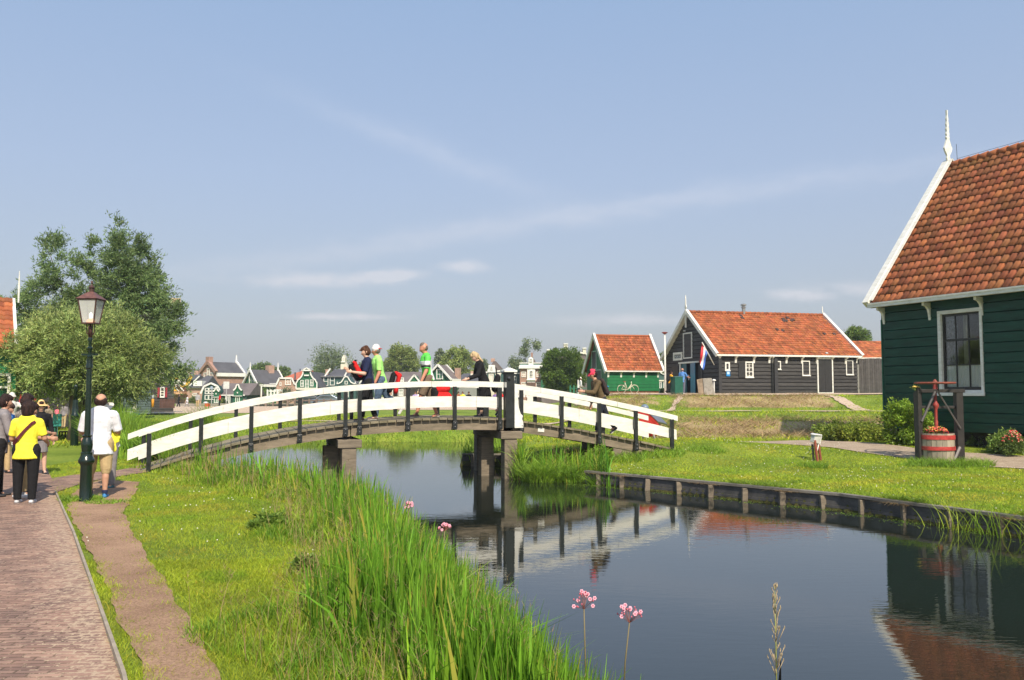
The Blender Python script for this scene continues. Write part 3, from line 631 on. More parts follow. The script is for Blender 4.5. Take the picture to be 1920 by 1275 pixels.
# ------------------------------------------------------------ trees
BARK = mk('bark', (.13, .095, .065), .9, .3, 6, bump=.8, bscale=18, stretch=(1,1,.3))
def leaf_mat(name, c1, c2, trans=.3): return mk(name, c1, .5, .1, .5, dark=c2, attr='tint', trans=trans, spec=.3)
LEAF_WILLOW = leaf_mat('willow_leaves', (.42, .51, .19), (.24, .33, .095))
LEAF_WILLOWD = leaf_mat('willow_leaves_dark', (.23, .33, .13), (.14, .22, .08))
LEAF_LINDEN = leaf_mat('linden_leaves', (.30, .36, .11), (.15, .21, .05))
LEAF_DARK = leaf_mat('dark_round_leaves', (.12, .20, .028), (.07, .13, .018))
LEAF_MID = leaf_mat('bush_leaves', (.18, .27, .07), (.11, .17, .04))
LEAF_FAR = leaf_mat('far_leaves', (.22, .28, .14), (.14, .19, .10))
def leaves(name, C, L_, W_, mat, parent, droop=0., outward=None, tint=None):
    """one kite shaped leaf per centre"""
    n = len(C); d = rng.normal(size=(n, 3))
    if outward is not None: d = d*.8+outward*.9
    d[:, 2] -= droop; d /= np.linalg.norm(d, axis=1)[:, None]
    s = np.cross(d, rng.normal(size=(n, 3))); s /= np.linalg.norm(s, axis=1)[:, None]
    V = np.stack([C, C+d*(L_*.45)[:, None]+s*(W_*.5)[:, None], C+d*L_[:, None], C+d*(L_*.45)[:, None]-s*(W_*.5)[:, None]], 1).reshape(-1, 3)
    Fq = (np.arange(n)*4)[:, None]+np.arange(4)[None]
    return np_mesh(name, V, Fq, mat, parent, tint=None if tint is None else np.repeat(tint, 4, 0))
def tree(name, label, loc, lobes, trunk, mat, nleaf, leaf, clump=.5, nclump=160, droop=.2, cat='tree', group=None, shell=.55, limbs=True, wisp=0., bright=(.7, 1.25)):
    """lobes: (x,y,z,rx,ry,rz) local; trunk: (radius, height)"""
    t = thing(name, label, cat, loc, 0, group); lob = np.array(lobes, float)
    vol = lob[:, 3]*lob[:, 4]*lob[:, 5]; pr = vol**.72; pr /= pr.sum(); li = rng.choice(len(lob), nclump, p=pr)
    u = rng.normal(size=(nclump, 3)); u /= np.linalg.norm(u, axis=1)[:, None]; r = (shell+(1-shell)*rng.random(nclump))**1
    cc = lob[li, :3]+u*lob[li, 3:]*r[:, None]; cs = clump*rng.uniform(.6, 1.35, nclump)
    ci = rng.integers(0, nclump, nleaf); g = rng.normal(size=(nleaf, 3)); gl = np.linalg.norm(g, axis=1)[:, None]
    g = g/gl*np.minimum(gl, 2.1)*.5; g[:, 2] *= 1+wisp
    P = cc[ci]+g*cs[ci][:, None]; axis_ = None
    if wisp:            # leafy shoots that grow out of the clumps
        ns = max(1, nleaf//16); si = rng.integers(0, nclump, ns); gs = rng.normal(size=(ns, 3)); gs /= np.linalg.norm(gs, axis=1)[:, None]; so = cc[si]+gs*(rng.random(ns)**.5*.8)[:, None]*cs[si][:, None]
        sd2 = u[si]*.75+gs*.5+np.array([0, 0, .55])+rng.normal(0, .25, (ns, 3)); sd2 /= np.linalg.norm(sd2, axis=1)[:, None]; sl = wisp*rng.uniform(.35, 1.15, ns); k = rng.integers(0, ns, nleaf); tt = rng.random(nleaf)
        P = so[k]+sd2[k]*(tt*sl[k])[:, None]+rng.normal(0, .02+.02*wisp, (nleaf, 3)); P[:, 2] -= tt**2*sl[k]*droop*2.2; ci = si[k]; axis_ = sd2[k]
    ok = P[:, 2] > (.15 if trunk else -.02); P = P[ok]; ci = ci[ok]; n = len(P)
    ctr = (lob[:, :3]*vol[:, None]).sum(0)/vol.sum(); out = P-ctr; out /= np.linalg.norm(out, axis=1)[:, None]+1e-6
    if axis_ is not None: out = axis_[ok]*1.1+out*.1
    b = rng.uniform(*bright, n)*rng.uniform(.72, 1.2, nclump)[ci]; T = np.stack([b*rng.uniform(.9, 1.15, n), b, b*.95], 1)
    leaves('crown', P, leaf[0]*rng.uniform(.7, 1.3, n), leaf[1]*rng.uniform(.7, 1.3, n), mat, t, droop, out, T)
    if trunk:
        m = MB(); rt, ht = trunk; m.tube([(0,0,-.1), (.02,0,ht*.3), (-.03,.02,ht*.7), (0,0,ht)], [rt*1.35, rt*1.02, rt, rt*1.05], 12)
        if limbs:
            for k in range(min(len(lob)*2+6, 26)):
                c = cc[rng.integers(nclump)]; s0 = Vector((0,0,ht*random.uniform(.75, 1.0))); c = Vector(c); mid = s0.lerp(c, .5)+Vector((0,0,.08*(c-s0).length))
                m.tube([s0, mid, c], [rt*.36, rt*.12, rt*.025], 6)
        m.build('trunk', BARK, t, True)
    return t
# front pollard willow
tree('pollard_willow', 'broad silvery green pollard willow with a bushy crown behind the lit street lamp', (-15.4, 30.5, H1(-15.4, 30.5)),
     [(0,0,3.1,2.3,1.9,1.35), (-1.6,.3,2.85,1.4,1.4,1.15), (1.5,-.2,2.85,1.5,1.4,1.2), (.2,.2,3.7,1.6,1.5,.9), (-1.1,0,3.6,1.0,1.1,.8), (2.0,.2,2.7,.7,.9,.7), (-2.1,0,2.6,.7,.8,.7)],
     (.33, 2.1), LEAF_WILLOW, 100000, (.145, .034), .42, 320, .16, 'tree', 'trees by the lane', .55, wisp=.62, bright=(.6, 1.25))
tree('willow_tree', 'tall darker willow with several upright tops standing behind the pollard willow', (-23.6, 47, H1(-23.6, 47)),
     [(-2.0,0,8.3,.85,1.0,3.2), (-.2,.2,7.6,.75,.9,2.9), (-.4,.2,5.6,1.0,.9,2.2), (2.1,0,8.3,1.05,1.2,3.2), (3.1,.1,7.3,1.0,1.2,2.6), (-3.8,0,6.0,.7,1.0,2.5), (0,0,4.8,3.2,2.0,2.2), (4.5,0,5.2,.7,1.0,2.0), (4.8,0,3.4,.6,.9,1.1)],
     (.45, 3.0), LEAF_WILLOWD, 110000, (.21, .052), .34, 330, .12, 'tree', 'trees by the lane', .4, wisp=.95, bright=(.6, 1.25))
tree('willow_tree', 'slim willow stem just right of the pollard willow trunk', (-17.1, 36.5, H1(-17.1, 36.5)),
     [(0,0,3.0,.7,.7,.7), (.3,0,3.6,.6,.6,.5)], (.17, 2.2), LEAF_WILLOWD, 4000, (.17, .045), .3, 30, .3, 'tree', 'trees by the lane', .5, wisp=.5)
def farpos(u, Y, z=0): return (at(u, 735, Y).x, Y, z)
def fartree(label, u, Y, vb, vt, wpx, mat=LEAF_FAR, name='tree', n=9000, lobes=None, base=None, shell=.65, clump=None, leafs=None, **k):
    zt = zat(vt, Y); w = px(wpx, Y)/2; z0 = base if base is not None else H1(at(u, 735, Y).x, Y); h = zt-z0
    zb = zat(vb, Y)-z0; cz = (h+zb)/2; rz = (h-zb)/2
    lob = lobes(w, cz, rz) if lobes else [(0,0,cz,w*.9,w*.9,rz*.92), (-w*.35,0,cz-rz*.2,w*.6,w*.6,rz*.7), (w*.35,0,cz-rz*.15,w*.62,w*.6,rz*.75), (0,0,cz+rz*.2,w*.6,w*.6,rz*.75)]
    s = px(2.6, Y)
    return tree(name, label, farpos(u, Y, z0), lob, (max(.12, w*.07), max(zb+rz*.4, .6)), mat, n, leafs or (s*1.25, s*.75), clump or w*.22, 150, .1, 'tree', 'trees in the village', shell, **k)
fartree('round clipped linden between the two walkers in green shirts', 753, 150, 712, 645, 72, LEAF_LINDEN, 'linden_tree', 15000)
fartree('pale flowering round linden behind the blonde walker', 858, 150, 722, 648, 66, LEAF_LINDEN, 'linden_tree', 15000, bright=(.9, 1.5))
fartree('dense dark green globe shaped tree left of the small green shed', 1056, 90, 738, 648, 80, LEAF_DARK, 'globe_tree', 34000, base=0.0, shell=.85, bright=(.75, 1.2))
fartree('wide airy tree with a see-through crown behind the green bell gable', 622, 170, 702, 649, 84, LEAF_FAR, 'airy_tree', 4200, shell=.3, clump=1.9)
fartree('low round tree behind the dark slate roof at the left of the village', 492, 185, 704, 683, 50, LEAF_MID, 'tree', 6000)
fartree('small tree behind the slate ridge between the brick hall and the red roof', 530, 190, 708, 687, 26, LEAF_MID, 'tree', 2500)
fartree('tree filling the gap right of the green bell gable', 600, 180, 712, 688, 34, LEAF_MID, 'tree', 4000)
fartree('tall slim poplar like tree between the two lindens', 825, 185, 700, 652, 22, LEAF_FAR, 'tree', 3500)
fartree('olive tree right behind the woman with the red bag', 690, 180, 715, 672, 44, LEAF_FAR, 'tree', 5000)
fartree('faint tree beyond the roof right of the second linden', 905, 190, 705, 674, 30, LEAF_FAR, 'tree', 2500)
fartree('small tree above the red roof at the right of the black barn', 1610, 95, 650, 611, 48, LEAF_MID, 'tree', 7000, base=1.6, shell=.4)
fartree('tree peeking out between the green shed and the black barn', 1243, 120, 700, 660, 26, LEAF_MID, 'tree', 3000, base=1.6)
fartree('young tree behind the left edge of the dark green shed gable', 1108, 120, 700, 656, 16, LEAF_MID, 'tree', 1500, base=1.6)
def lob_gnarl(w, cz, rz): return [(-w*.75,0,cz-rz*.35,w*.2,w*.2,rz*.45), (-w*.35,0,cz-rz*.5,w*.28,w*.2,rz*.45), (-.02*w,0,cz+rz*.35,w*.32,w*.2,rz*.38), (w*.75,0,cz+rz*.68,w*.22,w*.2,rz*.25), (.1*w,0,cz+rz*.85,w*.25,w*.2,rz*.1)]
fartree('odd gnarled tree with bare limbs and leaf tufts behind the brick mansion', 984, 165, 700, 638, 56, LEAF_FAR, 'gnarled_tree', 3200, lobes=lob_gnarl, shell=.1, clump=.8)
def bush(label, u, v, Y, wpx, hpx, mat=LEAF_MID, n=2500, name='bush', z=None, leafk=1.6, group='bushes and shrubs', clump=.24, cat='bush'):
    x = at(u, v, Y).x; z0 = H1(x, Y) if z is None else z; w = px(wpx, Y)/2; h = px(hpx, Y); s = px(leafk, Y)
    return tree(name, label, (x, Y, z0), [(0,0,h*.5,w,w*.8,h*.5), (-w*.4,0,h*.4,w*.6,w*.6,h*.42), (w*.4,0,h*.42,w*.6,w*.6,h*.4)], None, mat, n, (s*1.5, s*.8), w*clump*1.4, 60, -.1, cat, group, .5)
bush('leafy garden bush below the green gabled house at the left of the village', 478, 745, 120, 46, 42, LEAF_MID, 4000)
bush('thin bush in front of the small brick house with clipped gable', 538, 742, 120, 26, 34, LEAF_FAR, 1800)
bush('bright green bush behind the far walkers', 362, 755, 105, 20, 18, LEAF_MID, 1200)
bush('small shrub over the rail below the white windows', 628, 735, 120, 22, 20, LEAF_MID, 1200)
bush('yellow green bush under the red roof by the parked car', 593, 752, 118, 30, 14, LEAF_LINDEN, 1200)
bush('yellow garden shrub beside the glass fronted barn', 420, 757, 106, 10, 14, LEAF_LINDEN, 600)
bush('hedge clump behind the seated visitors', 800, 742, 112, 60, 13, LEAF_MID, 1800)
bush('clump behind the picket fence left of the globe tree', 1005, 748, 86, 26, 14, LEAF_DARK, 1500)
bush('weed clump at the corner of the small green shed', 1243, 742, 70, 10, 10, LEAF_MID, 500)
# ------------------------------------------------------------ bridge
BA, BB = 21.6, .33                      # near side line  Y = BA + BB*X
TX = Vector((1, BB, 0)).normalized(); NX = Vector((-TX.y, TX.x, 0))
def bx(u):                              # X on the near line seen at column u
    a = (u-960)/F; c = math.cos(PITCH); return a*BA/(1-a*BB)
def bpt(X, w=0., z=0.): return Vector((X, BA+BB*X, z))+NX*w
_rail = [(252,812),(264,808.5),(284,800),(380,770),(475,749),(565,735.5),(648,724.5),(700,719.5),(764,715.5),(808,714),(851,714),(900,715),(947,717.5),(975,722),(1050,732),(1120,745.5),(1188,762),(1267,779)]
_rx = [bx(u) for u, v in _rail]; _rz = [at(u, v, BA+BB*bx(u)).z for u, v in _rail]
def railz(X):
    # smooth fit of the measured arch: quadratic left of the big post, quadratic right of it
    return float(np.polyval(_pl, X) if X < XP else np.polyval(_pr, X))
XP = bx(953)
_m = [i for i, (u, v) in enumerate(_rail) if u <= 950]; _pl = np.polyfit([_rx[i] for i in _m], [_rz[i] for i in _m], 3)
_m = [i for i, (u, v) in enumerate(_rail) if u >= 947]; _pr = np.polyfit([_rx[i] for i in _m], [_rz[i] for i in _m], 2)
def deckz(X): return railz(X)-.90
XL, XR = bx(286), bx(1240)
print('bridge', XL, XR, [round(railz(x), 2) for x in (XL, -4, 0, 2, XR)], [round(a-railz(x), 3) for x, a in zip(_rx, _rz)])
BW = 2.15
def make_bridge():
    t = thing('footbridge', 'arched wooden footbridge with white painted rails and black posts across the canal', 'bridge', bpt(0, BW/2, -.4))
    t.location = (0, 0, 0)
    def arch(name, X0, X1, w, top, hgt, thick, mat, n=40, split=None):
        b = MB(); xs = np.linspace(X0, X1, n)
        for i in range(n-1):
            a, c = xs[i], xs[i+1]; za, zc = railz(a)-top, railz(c)-top
            p = [bpt(a, w, za-hgt), bpt(c, w, zc-hgt), bpt(c, w+thick, zc-hgt), bpt(a, w+thick, za-hgt), bpt(a, w, za), bpt(c, w, zc), bpt(c, w+thick, zc), bpt(a, w+thick, za)]
            f = [(0,3,2,1),(4,5,6,7),(0,1,5,4),(2,3,7,6)]
            if i == 0: f.append((3,0,4,7))
            if i == n-2: f.append((1,2,6,5))
            b.add(p, f)
        return b.build(name, mat, t)
    eps = .012
    for side, w0 in ((0, -.055), (1, BW)):
        dl = 0 if side == 0 else -.42; dr = .0 if side == 0 else .25
        for a, c in ((bx(264)+dl, XP-.13), (XP+.13, bx(1267)+dr)):
            arch('top_rail', a, c, w0-.02, 0, .135, .075, WHITE, 30)
            arch('lower_rail', a, c, w0+.045 if side == 0 else w0-.03, .375, .265, .04, WHITE, 30)
    for w0 in (.0, BW-.12):
        for a, c in ((XL-.1, bx(658)), (bx(658)+.02, XP-.12), (XP+.12, bx(1190)), ):
            arch('side_beam', a, c, w0, .955, .25, .12, TIMBERH, 24)
    arch('side_beam', bx(1190)+.02, XR, 0, .955, .16, .12, TIMBERH, 8)
    # deck planks, each slightly different
    pl = MB(); x = XL-.18; rd = random.Random(2)
    while x < XR+.25:
        w = .185; z = deckz(x+w/2); s = (deckz(x+w)-deckz(x))/w; j = rd.uniform(-.006, .006); c = rd.uniform(.75, 1.2); pl.cur = (c, c, c*rd.uniform(.9, 1))
        o0, o1 = -.09+rd.uniform(-.015, .015), BW+.09
        p = [bpt(x, o0, z-s*w/2-.05+j), bpt(x+w, o0, z+s*w/2-.05+j), bpt(x+w, o1, z+s*w/2-.05+j), bpt(x, o1, z-s*w/2-.05+j), bpt(x, o0, z-s*w/2+j), bpt(x+w, o0, z+s*w/2+j), bpt(x+w, o1, z+s*w/2+j), bpt(x, o1, z-s*w/2+j)]
        pl.hexa(p); x += w+.014
    pl.build('deck', DECKM, t, tint=True)
    ns = MB(); x = XL
    while x < XR:
        ns.bar(bpt(x, BW/2, deckz(x)+.012), bpt(x+.03, BW/2, deckz(x+.03)+.012), BW-.2, .014) if False else None
        x += .4
    def post(X, w, lab=None):
        z1 = railz(X)-.136; z0 = deckz(X)-.29; b = MB(); b.box(-.045, .045, -.045, .045, z0, z1); b.box(-.058, .058, -.06, -.04, z0+.02, z0+.2)
        o = b.build('post', BLACKP, t, bevel=.006); p = bpt(X, w, 0); o.location = (p.x, p.y, 0); o.rotation_euler = (0, 0, math.atan(BB))
        k = MB()
        for dz in (.06, .15): k.lathe([(.018, -.01), (.018, .012), (.008, .018)], (0, 0, 0), 8)
        k = MB(Matrix.Rotation(R(90), 4, 'X'))
        for dz in (.07, .16): k.lathe([(.016, .06), (.016, .075), (.006, .08)], (0, z0+dz, 0), 8)
        k.build('bolt', mk('bolt_steel', (.10, .10, .11), .4, metallic=.8), o)
    for u in (284, 380, 473, 563, 648, 674, 764, 851, 935, 975, 1050, 1120, 1188): post(bx(u), -.10)
    b = MB(); b.box(-.045, .045, -.045, .045, railz(bx(1255))-1.15, railz(bx(1255))-.136); o = b.build('post', BLACKP, t, bevel=.006); p = bpt(bx(1255), -.1); o.location = (p.x, p.y, 0); o.rotation_euler = (0, 0, math.atan(BB))
    for u in (284, 380, 473, 563, 648, 674, 764, 851, 935, 975, 1050, 1120, 1188): post(bx(u)-.30 if u < 600 else bx(u)+.12, BW+.11)
    # big central post with white cap and scrolled white board
    yaw = math.atan(BB); T = Matrix.Translation(bpt(XP, -.02, 0)) @ Matrix.Rotation(yaw, 4, 'Z'); ztop = at(953, 697, BA).z
    for w, tt in ((0, T), (BW, Matrix.Translation(bpt(XP, BW+.04, 0)) @ Matrix.Rotation(yaw, 4, 'Z'))):
        b = MB(tt); b.box(-.11, .11, -.13, .09, deckz(XP)-.22, ztop-(.0 if w == 0 else .35)); b.build('main_post', BLACKP, t, bevel=.008)
        if w == 0:
            c = MB(tt); c.hexa([(-.17,-.19,ztop-.01), (.17,-.19,ztop-.01), (.17,.15,ztop-.01), (-.17,.15,ztop-.01), (-.17,-.19,ztop+.03), (.17,-.19,ztop+.03), (.17,.15,ztop+.03), (-.17,.15,ztop+.03)])
            c.add([(-.165,-.185,ztop+.03), (.165,-.185,ztop+.03), (.165,.145,ztop+.03), (-.165,.145,ztop+.03), (-.03,-.04,ztop+.1), (.03,-.04,ztop+.1), (.03,0,ztop+.1), (-.03,0,ztop+.1)], [(0,1,5,4),(1,2,6,5),(2,3,7,6),(3,0,4,7),(4,5,6,7)])
            c.build('post_cap', WHITE, t)
            z0 = deckz(XP)-.22; zt = deckz(XP)+.87; s = MB(tt); prof = [(.115, z0), (.34, z0), (.345, z0+.12), (.31, z0+.22), (.33, z0+.30), (.27, z0+.36), (.225, z0+.5), (.205, z0+.72), (.20, zt-.08), (.225, zt-.03), (.20, zt), (.115, zt)]
            s.prism(prof, -.15, -.08); s.build('scroll_board', WHITE, t)
            k = MB(tt @ Matrix.Rotation(R(90), 4, 'X')); k.lathe([(.045, .13), (.045, .17), (.02, .19)], (-.03, ztop-.17, 0), 12); k.build('bolt', mk('bolt_steel', (.1, .1, .11)), t)
            k = MB(tt); k.box(-.15, -.105, -.17, -.05, railz(XP-.1)-.13, railz(XP-.1)+.0); k.build('rail_bracket', mk('galvanised', (.42, .42, .40), .5, metallic=.4), t)
    for u, top, hh in ((420, 0, .135), (606, 0, .135), (808, 0, .135), (430, .375, .265), (620, .375, .265), (893, .375, .265), (1012, 0, .135), (1155, 0, .135), (1085, .375, .265)):
        X = bx(u); z = railz(X)-top; g = MB(Matrix.Translation(bpt(X, -.055-.022 if top == 0 else -.012, z)) @ Matrix.Rotation(yaw, 4, 'Z')); g.box(-.0035, .0035, -.002, .004, -hh+.004, -.004); g.build('board_joint', mk('joint_shadow', (.22, .21, .18), .9), t)
    # piers: pairs of square piles with a cap beam
    def pier(X, zc, skew=.18, first=True):
        T = Matrix.Translation(bpt(X, 0, 0)) @ Matrix.Rotation(yaw, 4, 'Z')
        c = MB(T); c.box(-.27, .29, -.2, BW+.25, zc-.19, zc); c.build('pier_cap', TIMBER, t, bevel=.012)
        for k, (dx, dy) in enumerate(((0.0, -.02), (-.32, .95), (-.1, BW))):
            p = MB(T); p.box(dx-.17, dx+.17, dy-.15, dy+.17, -1.6, zc-.19-(.0 if k != 1 else .0)); p.build('pier_pile', TIMBER, t, bevel=.02)
        b = MB(T); b.box(-.6, .1, .25, BW-.2, zc+.002, deckz(X)-.30); b.build('bearer', TARSHADE, t)  # near-black colour paints the shade under the deck
    pier(XP+.02, at(953, 808, BA).z)
    pier(bx(655), at(655, 824, BA+BB*bx(655)).z)
    ab = MB(Matrix.Translation(bpt(bx(1172), 0, 0)) @ Matrix.Rotation(yaw, 4, 'Z')); z = deckz(bx(1172)); ab.box(-.35, .5, .02, BW, z-.48, z-.22); ab.build('abutment', TIMBER, t, bevel=.01)
    ab = MB(Matrix.Translation(bpt(XL, 0, 0)) @ Matrix.Rotation(yaw, 4, 'Z')); ab.box(-.1, .5, .14, BW-.14, -.45, deckz(XL)-.1); ab.build('abutment', TIMBER, t)
    for dy in (.55, 1.2, 1.7):
        g = MB(); xs = np.linspace(XL, XR-.6, 40)
        for a, c in zip(xs[:-1], xs[1:]): g.bar(bpt(a, dy, deckz(a)-.18), bpt(c, dy, deckz(c)-.18), .1, .2)
        g.build('joist', TARSHADE, t)  # joists coloured near black to stand for the shade below the planks
    # small white plate on the beam
    X = bx(1014); T = Matrix.Translation(bpt(X, -.012, deckz(X)-.17)) @ Matrix.Rotation(yaw, 4, 'Z') @ Matrix.Rotation(math.atan(-.1), 4, 'Y').inverted()
    s = MB(T); s.box(-.085, .085, 0, .01, -.05, .05); pl_ = s.build('plate', WHITE, t)
    g = MB(T); g.box(-.03, -.02, -.003, 0, -.025, .028); g.box(-.02, .035, -.003, 0, .02, .028); g.build('plate_marking', mk('faded_print', (.4, .4, .42), .8), pl_)
make_bridge()
# ------------------------------------------------------------ sheet piling
def piling(name, label, pts, ztop, spacing=.95, depth=1.0, loc=None):
    t = thing(name, label, 'retaining wall', (pts[0][0], pts[0][1], WATERZ)); inv = Vector((-pts[0][0], -pts[0][1], -WATERZ)); T = Matrix.Translation(inv)
    w = MB(T); c = MB(T); p = []
    for a, b in zip(pts[:-1], pts[1:]):
        a, b = Vector((*a, 0)), Vector((*b, 0)); d = (b-a).normalized(); n = Vector((-d.y, d.x, 0)); L_ = (b-a).length
        w.bar(a+Vector((0,0,ztop-.03-depth/2)), b+Vector((0,0,ztop-.03-depth/2)), .07, depth-.01)
        w.bar(a-n*.035+Vector((0,0,WATERZ+.06)), b-n*.035+Vector((0,0,WATERZ+.06)), .03, .05)
        c.bar(a+Vector((0,0,ztop)), b+d*.02+Vector((0,0,ztop)), .15, .045)
        k = int(L_/spacing)
        for i in range(k+1):
            q = a+d*(spacing*(i+.5)*L_/((k+1)*spacing)); p.append(q)
    w.build('boards', SHEETW, t); c.build('capping', mk('grey_capping', (.20, .18, .15), .85, .2, 3, bump=.4), t)
    for q in p:
        d = .05; s = random.choice((-1, 1)); m = MB(T @ Matrix.Translation(q) @ Matrix.Rotation(random.uniform(-.08, .08), 4, 'Y'))
        m.box(-.055, .055, -.12 if True else 0, -.02, WATERZ-.5, ztop-.04); o = m.build('stake', TIMBER, t, bevel=.01)
piling('sheet_piling', 'tarred plank retaining wall with grey stakes along the lawn on the right bank', [(9.9, 8.5), (7.62, 12.8), (6.0, 15.7), (2.72, 19.25), (1.75, 20.25)][::-1], -.115)
piling('sheet_piling', 'short tarred retaining wall behind the bridge pier', [(-1.45, 25.1), (-.25, 25.0), (.1, 24.8)], -.06, .8)
# ------------------------------------------------------------ street lamp
def make_lamp(name, label, loc, lit=True, scale=1.0):
    t = thing(name, label, 'street lamp', loc); t.scale = (scale,)*3
    green = mk('lamp_green', (.006, .018, .013), .22, .2, 6, bump=.08, spec=.6)
    cop = mk('lamp_copper', (.115, .055, .045), .5, .3, 12, metallic=.35, dark=(.06, .032, .028)); roofm = mk('lamp_copper_roof', (.17, .075, .062), .55, .3, 14, dark=(.085, .035, .03))
    b = MB(); b.lathe([(.105,-.1), (.105,.02), (.098,.05), (.09,.9), (.098,.93), (.12,.96), (.13,.98), (.13,1.02), (.115,1.05), (.10,1.10), (.092,1.14), (.095,1.2), (.078,1.22), (.08,1.26), (.088,1.32), (.092,1.40), (.085,1.5), (.068,1.56), (.062,1.6), (.078,1.62), (.078,1.65), (.055,1.67)], n=24)
    b.build('base', green, t, True, auto=40)
    b = MB(); b.lathe([(.052,1.67), (.05,1.75), (.04,2.5), (.04,2.52), (.055,2.53), (.055,2.57), (.045,2.6), (.05,2.64), (.042,2.68), (.05,2.70), (.03,2.72), (.03,2.78), (.042,2.8), (.042,2.83), (.025,2.85), (.028,2.92), (.04,2.95), (.03,2.98)], n=20)
    b.box(-.11, .11, -.018, .018, 2.715, 2.745); b.lathe([(.03,0), (.03,.03)], (-.11, 0, 2.715), 10); b.lathe([(.03,0), (.03,.03)], (.11, 0, 2.715), 10)
    b.build('pole', green, t, True, auto=40)
    z0, z1 = 3.10, 3.37+.12
    br = MB(); br.lathe([(.03,2.98), (.026,3.06), (.015,3.1)], n=10)
    for s in (-1, 1): br.tube([(s*.022,0,3.0), (s*.06,0,3.02), (s*.07,0,3.06), (s*.062,0,3.105)], .008, 6)
    for s in (-1, 1): br.tube([(0,s*.022,3.0), (0,s*.06,3.02), (0,s*.07,3.06), (0,s*.062,3.105)], .008, 6)
    br.build('bracket', cop, t, True)
    f = MB(); a0, a1 = .098, .152; f.box(-a0-.012, a0+.012, -a0-.012, a0+.012, z0, z0+.02); 
    for sx in (-1, 1):
        for sy in (-1, 1): f.bar((sx*a0, sy*a0, z0+.015), (sx*a1, sy*a1, z1), .018, .018)
    for s in (-1, 1): f.bar((-a1, s*a1, z1), (a1, s*a1, z1), .022, .02); f.bar((s*a1, -a1, z1), (s*a1, a1, z1), .022, .02)
    f.build('frame', cop, t)
    g = MB(); c = [(-1,-1), (1,-1), (1,1), (-1,1)]
    for i in range(4):
        (x, y), (X, Y) = c[i], c[(i+1) % 4]; g.quad((x*a0, y*a0, z0+.02), (X*a0, Y*a0, z0+.02), (X*a1, Y*a1, z1), (x*a1, y*a1, z1))
    gm = bpy.data.materials.get('frosted_lamp_glass')
    if not gm:
        gm = bpy.data.materials.new('frosted_lamp_glass'); gm.use_nodes = True; N = gm.node_tree.nodes; L = gm.node_tree.links; b_ = N['Principled BSDF']; b_.inputs['Base Color'].default_value = (.62, .64, .64, 1); b_.inputs['Roughness'].default_value = .3
        tl = N.new('ShaderNodeBsdfTransparent'); tl.inputs[0].default_value = (.9, .92, .92, 1); ms = N.new('ShaderNodeMixShader'); ms.inputs[0].default_value = .38; L.new(b_.outputs[0], ms.inputs[1]); L.new(tl.outputs[0], ms.inputs[2]); L.new(ms.outputs[0], N['Material Output'].inputs[0])
    g.build('glass', gm, t)
    r = MB(); r.add([(-a1-.03,-a1-.03,z1+.01), (a1+.03,-a1-.03,z1+.01), (a1+.03,a1+.03,z1+.01), (-a1-.03,a1+.03,z1+.01), (-.035,-.035,z1+.125), (.035,-.035,z1+.125), (.035,.035,z1+.125), (-.035,.035,z1+.125)], [(0,3,2,1),(0,1,5,4),(1,2,6,5),(2,3,7,6),(3,0,4,7),(4,5,6,7)])
    rf = r.build('lantern_roof', roofm, t)
    ch = MB(); ch.lathe([(.038,z1+.12), (.038,z1+.18), (.05,z1+.182), (.055,z1+.19), (.03,z1+.215), (.012,z1+.235), (.008,z1+.25), (.02,z1+.262), (.02,z1+.275), (.004,z1+.3)], n=14); ch.build('chimney', cop, rf, True, auto=40)
    bu = MB(); bu.lathe([(.02,z0+.02), (.02,z0+.06)], n=10); bu.ball((0,0,z0+.13), .03, None, .06)
    bu.build('bulb', mk('lit_bulb', (1, .93, .8), emit=2.0), t, True)
    sk = MB(); sk.lathe([(.06,z0+.02), (.065,z0+.03), (.06,z0+.06), (.025,z0+.09)], n=12); sk.build('burner', mk('lit_burner', (1, .30, .06), emit=1.6), t, True)
    for o in list(t.children)+list(rf.children):
        for v in o.data.vertices: v.co.z = float(np.interp(v.co.z, [-.1,0,.9,1.07,1.67,2.5,2.98,3.10,3.49,3.79],[-.1,0,.6,.74,1.12,2.2,2.75,2.98,3.39,3.72]))
    return t
make_lamp('street_lamp', 'cast iron street lamp with a lit copper lantern beside the man in a white shirt', (gnd(160, 941).x, gnd(160, 941).y, 0), scale=.955)
_p = gnd(139, 836)
def lamp_post_small():
    t = thing('lamp_post', 'thin dark green lamp post on the shaded grass left of the tree trunk', 'lamp post', (_p.x, _p.y, 0)); green = mk('lamp_green', (.01, .03, .02))
    b = MB(); b.lathe([(.12,-.1), (.12,.02), (.11,.9), (.13,.95), (.13,1.0), (.1,1.05), (.09,1.3), (.075,1.5)], n=14); b.build('base', green, t, True, auto=40)
    b = MB(); b.lathe([(.06,1.5), (.055,1.9), (.07,1.92), (.03,2.0)], n=12); b.build('pole', green, t, True)
lamp_post_small()
